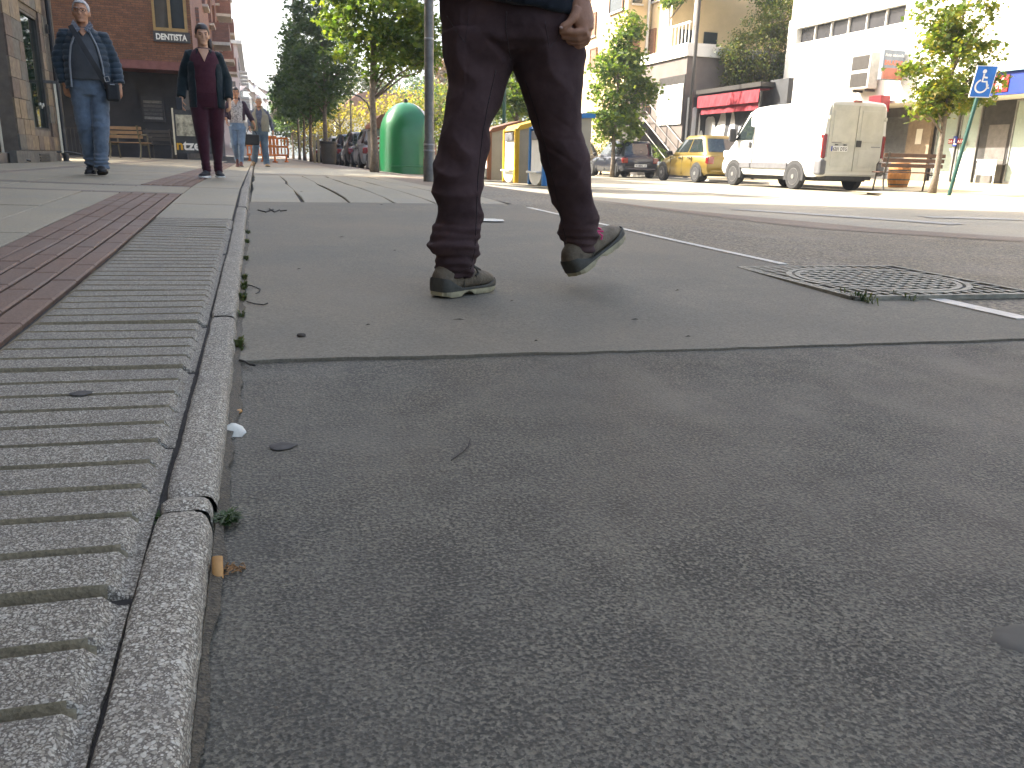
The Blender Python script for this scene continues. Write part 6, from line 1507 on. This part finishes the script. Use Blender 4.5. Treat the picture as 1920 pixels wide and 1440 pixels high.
# --- older man in the quilted jacket
jeans = cloth('blue_denim', (0.105, 0.135, 0.175), .4, 6, .3, 400); m_hairg = mat('grey_hair', (0.42, 0.40, 0.38), .7, var=.25, scale=40, bmp=.5, bscale=120)
P = on_d(186, 331, 8.75); P.z = S(P.x, P.y)+.004
yawc = math.atan2(P.x, P.y)
t, J, Rm, s = person('older man in blue quilted jacket and jeans with a black crossbody bag', P, -yawc-.05, 1.70, dict(skin=m_skin, yaw=-.12, tilt=-.06, bulk=1.06, belly=.24, glasses=True, brow=m_hairg,
    J=dict(knR=(-.085, -.03, .49), anR=(-.055, .07, .09), knL=(.075, -.09, .49), anL=(.035, -.12, .09), elR=(-.262, .04, 1.13), wrR=(-.222, .02, .90), elL=(.258, .05, 1.13), wrL=(.292, -.08, .90)),
    handR=((.1, .0, -1), (.6, .8, 0)), handL=((.02, -.15, -1), (-1, .2, 0)), pants=jeans, leg=(.100, .080, .070), wr=.012, shoe=mat('black_leather', (0.014, 0.013, 0.012), .5), sole=m_black, footR=(-.15, 0), footL=(.1, .12),
    top=cloth('grey_sweater', (0.075, 0.080, 0.088), .12, 12), hem=.92, vneck=.085, vname='checked_collar', vmat=m_skin,
    jacket=dict(mat=cloth('quilted_blue', (0.030, 0.044, 0.058), .2, 8, .2, 200), hem=.86, puff=.012, gap=lambda z: .80 if z < 1.05 else .80-.30*ss(1.05, 1.42, z), lining=mat('pale_lining', (0.22, 0.23, 0.24), .8), slv=1.9)))
hair_cap(t, J['head'], Rm, s*.98, m_hairg, True, 2, .086, -.03)
for sx in (-1, 1):
    MB().prism([(sx*.015, 1.415), (sx*.075, 1.50), (sx*.098, 1.455), (sx*.05, 1.385)][::sx], -.118, -.100, 'y').build('shirt_collar', mat('checked_shirt', (0.16, 0.17, 0.20), .8, var=.8, scale=60), t)
m_strap = mat('black_webbing', (0.012, 0.012, 0.013), .7)
rg = []
for k in range(17):
    u = k/16; z = 1.455-.60*u; x = -.105+.30*u; q = math.asin(max(-1, min(1, x/.215))); y = -(.118+.11*math.sin(math.pi*min(1, u*1.05))*.85+.038)
    c = Vector((x, y, z))*s; w = Vector((.022, .004, .012))*s; rg.append([c-w, c-w+Vector((0, -.005, 0)), c+w+Vector((0, -.005, 0)), c+w])
MB().loft(rg).build('bag_strap', m_strap, t)
bgo = MB().box(.155, .285, -.20, -.11, .74, .92, bev=.025).build('shoulder_bag', m_strap, t); MB().tube([(.20, -.205, .90), (.245, -.205, .90)], .006, 6).build('bag_clip', m_alu, bgo)
mb = MB()
for a, b in (((.155, 0, .965), (.195, 0, .975)), ((.195, 0, .975), (.205, 0, .93)), ((.205, 0, .93), (.165, 0, .92)), ((.165, 0, .92), (.155, 0, .965))): mb.tube([Vector((a[0], -.232, a[2])), Vector((b[0], -.232, b[2]))], .0045, 6)
mb.build('strap_buckle', m_rim, t)

# --- young woman in burgundy
m_hairb = mat('dark_brown_hair', (0.028, 0.018, 0.014), .45, var=.3, scale=30)
P = on_d(399, 337, 9.4); P.z = S(P.x, P.y)+.004; yawc = math.atan2(P.x, P.y)
burg = cloth('burgundy_knit', (0.060, 0.014, 0.022), .15, 10); burp = cloth('burgundy_denim', (0.045, 0.009, 0.016), .15, 10)
t, J, Rm, s = person('young woman in burgundy top and trousers under a dark green coat', P, -yawc+.02, 1.62, dict(female=True, skin=m_skin_p, yaw=.08, tilt=.10, brow=m_hairb, bulk=1.07,
    J=dict(knR=(-.082, -.05, .49), anR=(-.062, -.08, .09), knL=(.085, -.0, .49), anL=(.07, .04, .09), elR=(-.248, .06, 1.13), wrR=(-.285, -.04, .88), elL=(.236, .04, 1.13), wrL=(.245, -.10, .885)),
    handR=((-.05, -.2, -1), (.9, .3, 0)), handL=((0, -.25, -1), (-.9, .3, 0)), pants=burp, leg=(.112, .080, .050), wr=.004, shoe=mat('black_canvas', (0.02, 0.02, 0.022), .8), sole=m_bwhite, footR=(-.35, 0), footL=(.15, 0), soleh=.026,
    top=burg, hem=.90, vneck=.15, vname='bare_neckline', jacket=dict(mat=cloth('dark_teal_wool', (0.008, 0.016, 0.018), .25, 9), hem=.80, gap=lambda z: .66-.06*ss(1.1, 1.42, z), slv=1.9, flat=True)))
hair_cap(t, J['head'], Rm, s*.99, m_hairb, True, 4, .066, -.06)
MB().tube([J['head']+Vector((.03, .10, .02))*s, J['head']+Vector((.075, .09, -.06))*s, J['head']+Vector((.085, .05, -.16))*s], [.03*s, .034*s, .015*s], 10).build('ponytail', m_hairb, t, smooth=True)
MB().box(-.325, -.26, -.13, -.115, .72, .85, bev=.004).build('phone', m_black, t)

# --- couple farther off
P = on_d(450, 312, 18.0); P.z = S(P.x, P.y)+.004; yawc = math.atan2(P.x, P.y)
t, J, Rm, s = person('woman in flowered white blouse, jeans and brown boots', P, -yawc, 1.63, dict(female=True, skin=m_skin, yaw=.1, tilt=.05, brow=m_hairb,
    J=dict(knR=(-.085, -.02, .49), anR=(-.05, .12, .13), knL=(.06, -.10, .49), anL=(.03, -.10, .09), elR=(-.26, .04, 1.13), wrR=(-.22, -.12, 1.0), elL=(.27, .0, 1.13), wrL=(.37, -.06, .93)),
    handL=((.2, -.1, -1), (-1, 0, 0)), pants=cloth('pale_denim', (0.16, 0.22, 0.30), .35, 6), leg=(.105, .075, .052), shoe=mat('brown_boot', (0.11, 0.03, 0.02), .5), sole=m_black, footR=(0, -.5), boot=.06,
    top=cloth('flowered_blouse', (0.42, 0.38, 0.36), .9, 40), hem=.93, vneck=.12, jacket=dict(mat=cloth('plum_cardigan', (0.055, 0.032, 0.045), .2, 9), hem=1.02, gap=lambda z: .85, slv=1.6)))
hair_cap(t, J['head'], Rm, s*.98, m_hairb, True, 5, .064, -.10)
P = on_d(492, 314, 20.8); P.z = G(P.x, P.y)+.012; yawc = math.atan2(P.x, P.y)
t, J, Rm, s = person('grey haired man in beige vest and jeans carrying a dark bag', P, -yawc-.1, 1.66, dict(skin=m_skin, yaw=.15, bulk=1.12, belly=.15, brow=m_hairg,
    J=dict(knR=(-.12, -.12, .50), anR=(-.20, .08, .16), knL=(.09, -.02, .48), anL=(.12, -.05, .09), elR=(-.26, .0, 1.13), wrR=(-.24, -.16, .97), elL=(.27, .04, 1.13), wrL=(.31, -.02, .88)),
    pants=cloth('faded_denim', (0.11, 0.155, 0.21), .3, 6), leg=(.110, .086, .080), wr=.008, shoe=mat('tan_leather', (0.30, 0.19, 0.09), .6), sole=m_black, footR=(-.3, -.5), footL=(.3, 0),
    top=cloth('checked_flannel', (0.11, 0.12, 0.16), .8, 50), hem=.93, under_sleeve=True, vneck=.07, jacket=dict(mat=cloth('beige_vest', (0.24, 0.22, 0.17), .12, 9), hem=.88, gap=lambda z: .22+.25*ss(1.1, 1.42, z), slv=.25)))
hair_cap(t, J['head'], Rm, s*.98, m_hairg, True, 6, .08, -.03)
bgq = on_d(472, 262, 19.4); hb = thing('hand_bag', 'black hand bag held between the couple', 'bag', bgq)
MB().box(-.17, .17, -.05, .05, -.12, .12, bev=.03, rz=.2).build('bag_body', m_strap, hb); MB().tube([(-.12, 0, .12), (-.05, 0, .26), (.05, 0, .26), (.12, 0, .12)], .01, 6).build('handle', m_strap, hb)

# --- the man walking past, close to the camera (only legs and a hand are in frame)
D0 = 2.64
wb0 = on_d(868, 560, D0); wb0.z = G(wb0.x, wb0.y)+.010
wk = thing('person', 'man in dark brown work trousers and muddy work shoes striding past', 'person', wb0)
def Wp(px, py, D): return on_d(px, py, D)-wb0
def leg_rings(rows, n=40):
    rg = []
    for py, xl, xr, D, k in rows:
        a, b = Wp(xl, py, D), Wp(xr, py, D); c = (a+b)/2; h = (b-a)/2; w = h.length
        rg.append([c+h*math.cos(q)*(1-.02*math.sin(2*q))+FH*w*k*math.sin(q) for q in (2*math.pi*i/n for i in range(n))])
    return rg
def dens(rows, m=4):
    out = []
    for i in range(len(rows)-1):
        for j in range(m): u = j/m; out.append(tuple(p+(q-p)*u for p, q in zip(rows[i], rows[i+1])))
    return out+[rows[-1]]
left = [(62, 826, 966, 2.74, .86), (100, 829, 966, 2.74, .92), (122, 832, 961, 2.74, .96), (160, 838, 951, 2.735, 1.0), (200, 836, 937, 2.72, 1.05), (240, 829, 922, 2.71, 1.05), (300, 819, 911, 2.69, 1.02), (340, 813, 905, 2.68, 1.0), (380, 815, 903, 2.675, .98), (418, 818, 901, 2.67, .98), (446, 806, 901, 2.665, 1.0), (462, 802, 899, 2.665, 1.02), (476, 812, 896, 2.665, 1.0), (498, 817, 893, 2.665, .98), (517, 818, 886, 2.665, .98)]
right = [(62, 956, 1094, 2.76, .86), (100, 956, 1096, 2.76, .92), (122, 960, 1095, 2.765, .96), (160, 974, 1094, 2.77, 1.0), (200, 988, 1093, 2.78, 1.05), (240, 1002, 1092, 2.79, 1.05), (280, 1014, 1097, 2.80, 1.05), (320, 1025, 1106, 2.82, 1.0), (350, 1032, 1108, 2.83, 1.0), (385, 1041, 1114, 2.85, .98), (415, 1047, 1123, 2.87, .98), (440, 1049, 1124, 2.88, .98), (460, 1056, 1120, 2.89, .98), (478, 1060, 1109, 2.90, .96), (492, 1063, 1097, 2.90, .94)]
pel = [(-60, 832, 1082, 2.74, .52), (0, 824, 1090, 2.745, .53), (45, 825, 1094, 2.75, .55), (80, 826, 1096, 2.75, .53), (100, 838, 1086, 2.75, .44), (112, 870, 1060, 2.75, .30), (117, 915, 1010, 2.75, .16)]
mb = MB(); mb.loft(leg_rings(dens(left))); mb.loft(leg_rings(dens(right))); mb.loft(leg_rings(dens(pel)))
LC = [( (Wp((r[1]+r[2])/2, r[0], r[3])), r) for r in dens(left)]; 
def ridge(v): return .5-2*abs(v)
def wrk(p):
    z = p.z; x = p.dot(RH); y = p.dot(FH)
    a = math.atan2(y, x-(0.0 if x < .22 else .42))
    low = ss(.30, .12, z); mid = ss(.62, .40, z)*ss(.16, .3, z); hi = ss(.60, .78, z)
    q = Vector((x, y, z))
    f1 = ridge(mnoise.noise(Vector((x*3.2, y*3.2, z*7.5+.9*math.sin(a)))))            # slack drapes
    cuff = (math.sin(z*2*math.pi/.066+2.0*math.sin(a+.6)+4.2*mnoise.noise(q*6))+.15)*(.55+.9*abs(mnoise.noise(q*5+Vector((9, 2, 0)))))+.4*math.sin(z*2*math.pi/.027+3*mnoise.noise(q*9+Vector((5, 0, 0))))
    diag = ridge(mnoise.noise(Vector(((x+z*.55)*7.5, y*3, (z-x*.35)*9)))) 
    fine = fbm(q, 26, 3)
    crease = min(.25, abs(mnoise.noise(Vector(((x-z*.4)*5+3, y*5, (z+x*.5)*15)))))/.25-1
    return .0085*f1*(.6+mid)+.0068*low*cuff+.0120*diag*(hi+mid*.9+.3)+.0014*fine-.002*low+.0036*crease*max(0, .25+.9*mnoise.noise(q*3.1))*(.4+mid+.5*hi)
tr_m = fuse(mb, 'trousers', .0050, 3, wrk)
m_work = cloth('dark_work_cotton', (0.068, 0.040, 0.039), .42, 5, .35, 900, .0)
link('trousers', tr_m, m_work, wk)
# seams laid on the cloth: outseam of each leg, centre seam, pocket edge, hem stitching
from mathutils.bvhtree import BVHTree
bvh = BVHTree.FromPolygons([v.co.copy() for v in tr_m.vertices], [tuple(p.vertices) for p in tr_m.polygons])
m_seam = cloth('seam_thread', (0.026, 0.015, 0.014), .3, 20)
def seam(pix, name, r=.0014, side=1):
    P = []; eye = Vector((0, 0, CAM_H))-wb0
    for k in range(len(pix)-1):
        for u in range(6):
            x = pix[k][0]+(pix[k+1][0]-pix[k][0])*u/6; y = pix[k][1]+(pix[k+1][1]-pix[k][1])*u/6
            hit_ = bvh.ray_cast(eye, ray(x, y).normalized())
            if hit_[0] is not None: P.append(hit_[0]+hit_[1]*.0006)
    if len(P) > 3: MB().tube(P, r, 6).build(name, m_seam, wk, smooth=True)
seam([(930, 130), (916, 190), (905, 250), (896, 330), (893, 410), (890, 470), (880, 512)], 'inseam')
seam([(985, 150), (1006, 215), (1024, 280), (1040, 350), (1052, 410), (1066, 470)], 'inseam')
seam([(950, 22), (948, 50), (953, 85), (959, 118)], 'centre_seam')
seam([(838, 30), (858, 62), (872, 80), (880, 20)], 'pocket_edge', .0012)
seam([(1060, 40), (1044, 72), (1030, 90), (1020, 30)], 'pocket_edge', .0012)
seam([(820, 503), (840, 511), (862, 510), (886, 500)], 'hem_stitch', .0012)
seam([(1066, 478), (1080, 486), (1100, 484)], 'hem_stitch', .0012)
# shoes
m_suede = mat('muddy_suede', (0.165, 0.128, 0.085), .85, var=.4, scale=22, bmp=.4, bscale=90); m_rub = mat('dirty_rubber', (0.060, 0.054, 0.040), .75, var=.4, scale=20)
m_cs = mat('cream_sole', (0.33, 0.285, 0.17), .7, var=.3, scale=25); m_pink = mat('pink_lace', (0.60, 0.05, 0.16), .8)
def work_shoe(mtx, lace, lift=0.0):
    """shoe in its own frame: heel at x=0, toe +x, left +y"""
    def X(x, y, z): return mtx @ Vector((x, y, z))
    stn = [(.000, .020, .076), (.006, .033, .096), (.022, .041, .110), (.05, .044, .120), (.085, .045, .122), (.11, .046, .116), (.135, .048, .106), (.165, .051, .096), (.195, .055, .088), (.225, .056, .083), (.25, .053, .077), (.27, .046, .069), (.284, .034, .058), (.293, .017, .044)]
    rg = []
    for x, w, h in stn:
        g = []; z0 = .022
        for i in range(28):
            q = 2*math.pi*i/28; cx = math.copysign(abs(math.cos(q))**.72, math.cos(q)); sz = math.sin(q); taper = 1-.30*max(0, sz)**1.4*(1 if x > .1 else .6)
            b = .0012*fbm((x*3, cx*.2, sz), 9)
            g.append(X(x, (w+b)*cx*taper, z0+(h-z0)*(.5+.5*math.copysign(abs(sz)**.8, sz))))
        rg.append(g)
    up = MB().loft(rg).build('shoe', m_suede, wk, smooth=True)
    # rubber rand rising at heel and toe
    Ls = []; half = [(x, w) for x, w, h in stn]; loop = half+[(x, -w) for x, w in reversed(half)]
    def top(x): return .030+.040*ss(.09, .0, x)+.016*ss(.20, .28, x)
    rr = []
    for zf, o in ((0, .0055), (.5, .0065), (.85, .005), (1.0, .001)):
        rr.append([X(x+(-.004 if x < .01 else .004 if x > .28 else 0), y+math.copysign(o, y), .020+(top(x)-.020)*zf) for x, y in loop])
    MB().loft(rr, cap=False).build('rubber_rand', m_rub, up, smooth=True)
    def bot(x): return .0+.012*ss(.225, .295, x)+.013*ss(.078, .098, x)*ss(.150, .125, x)+.006*ss(.03, 0, x)
    fine = []
    for k in range(60): fine.append(k/59*.297-.003)
    def wid(x):
        for (x0, w0), (x1, w1) in zip(half, half[1:]):
            if x <= x1: return w0+(w1-w0)*max(0, (x-x0)/(x1-x0))
        return half[-1][1]
    lp_ = [(x, wid(x)+.005) for x in fine]+[(x, -wid(x)-.005) for x in reversed(fine)]
    def tread(k): return .004 if (k % 60) % 7 == 3 else 0
    rr = [[X(x, y, bot(x)+(tread(k) if k < 60 else tread(119-k))) for k, (x, y) in enumerate(lp_)], [X(x, y*1.03, .010+bot(x)*.6) for x, y in lp_], [X(x, y, .0205) for x, y in lp_]]
    MB().loft(rr).build('sole', m_cs, up)
    mb = MB()
    for k in range(4):
        x = .136+.022*k; h = (.106, .097, .091, .086)[k]+.006
        mb.tube([X(x, -.026, h-.016), X(x+.002, -.012, h-.003), X(x+.004, 0, h+.001), X(x+.007, .012, h-.003), X(x+.012, .026, h-.016)], .0034, 6)
    mb.tube([X(.130, 0, .116), X(.122, .030, .114), X(.140, .050, .095), X(.155, .052, .082)], .0034, 6); mb.tube([X(.130, 0, .116), X(.128, -.030, .113), X(.150, -.054, .098), X(.162, -.056, .078), X(.150, -.055, .068)], .0038, 6); mb.tube([X(.133, -.004, .115), X(.150, -.040, .106), X(.175, -.056, .088)], .0036, 6)
    mb.build('laces', lace, up)
    # stitched seam across the vamp
    mb = MB()
    for x in (.105, .20): mb.tube([X(x+.01*math.cos(q), .047*math.copysign(abs(math.cos(q))**.7, math.cos(q)), .03+(.056 if x < .15 else .045)*math.sin(q)) for q in (math.pi*i/12 for i in range(13))], .0018, 5)
    mb.build('seam', m_rub, up)
    return up
def frame_of(heel, fwd, upv):
    f = fwd.normalized(); l = upv.cross(f).normalized(); u = f.cross(l)
    return Matrix(((f.x, l.x, u.x, heel.x), (f.y, l.y, u.y, heel.y), (f.z, l.z, u.z, heel.z), (0, 0, 0, 1)))
hl = Wp(820, 560, 2.60); hl.z = .0
fwd = (RH*.60+FH*.80)
work_shoe(frame_of(hl, fwd, Vector((0, 0, 1))) @ Matrix.Scale(.91, 4), m_rub)
h2 = Wp(1076, 520, 2.85)
work_shoe(frame_of(h2, RH*.62+FH*.60+Vector((0, 0, .44)), Vector((0, 0, 1))-RH*.30) @ Matrix.Scale(.96, 4), m_pink)
# shirt, body with hand
pc = Wp(958, 12, 2.75)
zc = pc.z
mb = MB(); rg = []
for dz, a, b in ((-.012, .242, .150), (.06, .235, .150), (.18, .225, .145), (.32, .225, .140), (.44, .215, .120), (.50, .17, .095), (.54, .085, .075)):
    rg.append([Vector((pc.x, pc.y, zc+dz+(.03*math.cos(q)*-1 if dz < 0 else 0)))+RH*(a*math.cos(q))+FH*(b*math.sin(q)) for q in (2*math.pi*i/36 for i in range(36))])
mb.loft(rg)
shR, shL = pc+RH*.20+Vector((0, 0, .46)), pc-RH*.20+Vector((0, 0, .46)); elR = Wp(1128, -105, 2.76)
elR.z = zc+.22; wrR = Wp(1088, 2, 2.68); elL = pc-RH*.27+FH*.02+Vector((0, 0, .20)); wrL = pc-RH*.10+FH*.26+Vector((0, 0, .34))
mb.tube([shR, shR.lerp(elR, .55)], [.075, .07], 14); mb.tube([shL, shL.lerp(elL, .55)], [.075, .07], 14)
link('t_shirt', fuse(mb, 't_shirt', .008, 2, lambda p: .004*fbm(p, 9)), cloth('navy_cotton', (0.009, 0.012, 0.017), .2, 8), wk)
mb = MB(); hc = pc+Vector((0, 0, .70)); head(mb, hc, 1.0, math.pi+.9)
mb.tube([pc+Vector((0, 0, .46)), hc-Vector((0, 0, .05))], [.065, .058], 14); mb.ell(pc+Vector((0, 0, .30)), (.14, .09, .22))
mb.tube([shR, elR, elR.lerp(wrR, .45), wrR], [.05, .045, .043, .031], 14); mb.tube([shL, elL, wrL], [.05, .042, .028], 14)
hand(mb, wrL, (FH*.6+Vector((0, 0, .5))), -RH, 1.0, .5)
mm = Wp
def dig(pts, r): mb.tube([mm(x, y, D) for x, y, D in pts], r, 10)
mb.tube([wrR, mm(1091, 22, 2.672), mm(1094, 42, 2.668), mm(1096, 58, 2.668)], [(.031, .026), (.036, .026), (.036, .027), (.030, .026)], 16)
dig([(1083, 16, 2.655), (1076, 31, 2.645), (1067, 43, 2.638), (1057, 49, 2.634), (1050, 54, 2.634)], [.016, .0145, .012, .0115, .008])              # thumb across the fist
dig([(1100, 45, 2.66), (1096, 60, 2.648), (1080, 61, 2.642), (1063, 59, 2.642), (1049, 60, 2.645)], [.013, .0128, .0115, .0105, .008])         # index
dig([(1103, 50, 2.672), (1100, 68, 2.662), (1084, 72, 2.656), (1066, 70, 2.656), (1053, 69, 2.66)], [.013, .0128, .0112, .010, .0078])        # middle
dig([(1103, 54, 2.685), (1101, 75, 2.678), (1086, 80, 2.672), (1070, 79, 2.672), (1059, 77, 2.676)], [.013, .012, .0105, .0095, .0075])         # ring
dig([(1101, 58, 2.70), (1099, 80, 2.694), (1086, 87, 2.69), (1074, 86, 2.69), (1066, 84, 2.693)], [.012, .011, .0095, .0088, .007])          # little
bd = link('body', fuse(mb, 'body', .0036, 2), m_skin_h, wk)
MB().ell(mm(1052, 52, 2.624), (.006, .004, .0045), 10, 6).build('thumb_nail', mat('nail', (0.46, 0.30, 0.24), .35), bd, smooth=True)
face_parts(wk, bd, hc, Matrix.Rotation(math.pi+.9, 3, 'Z'), 1.0, m_eye, m_hairb); hair_cap(wk, hc, Matrix.Rotation(math.pi+.9, 3, 'Z'), 1.0, m_hairb, True, 9, .07, -.04)
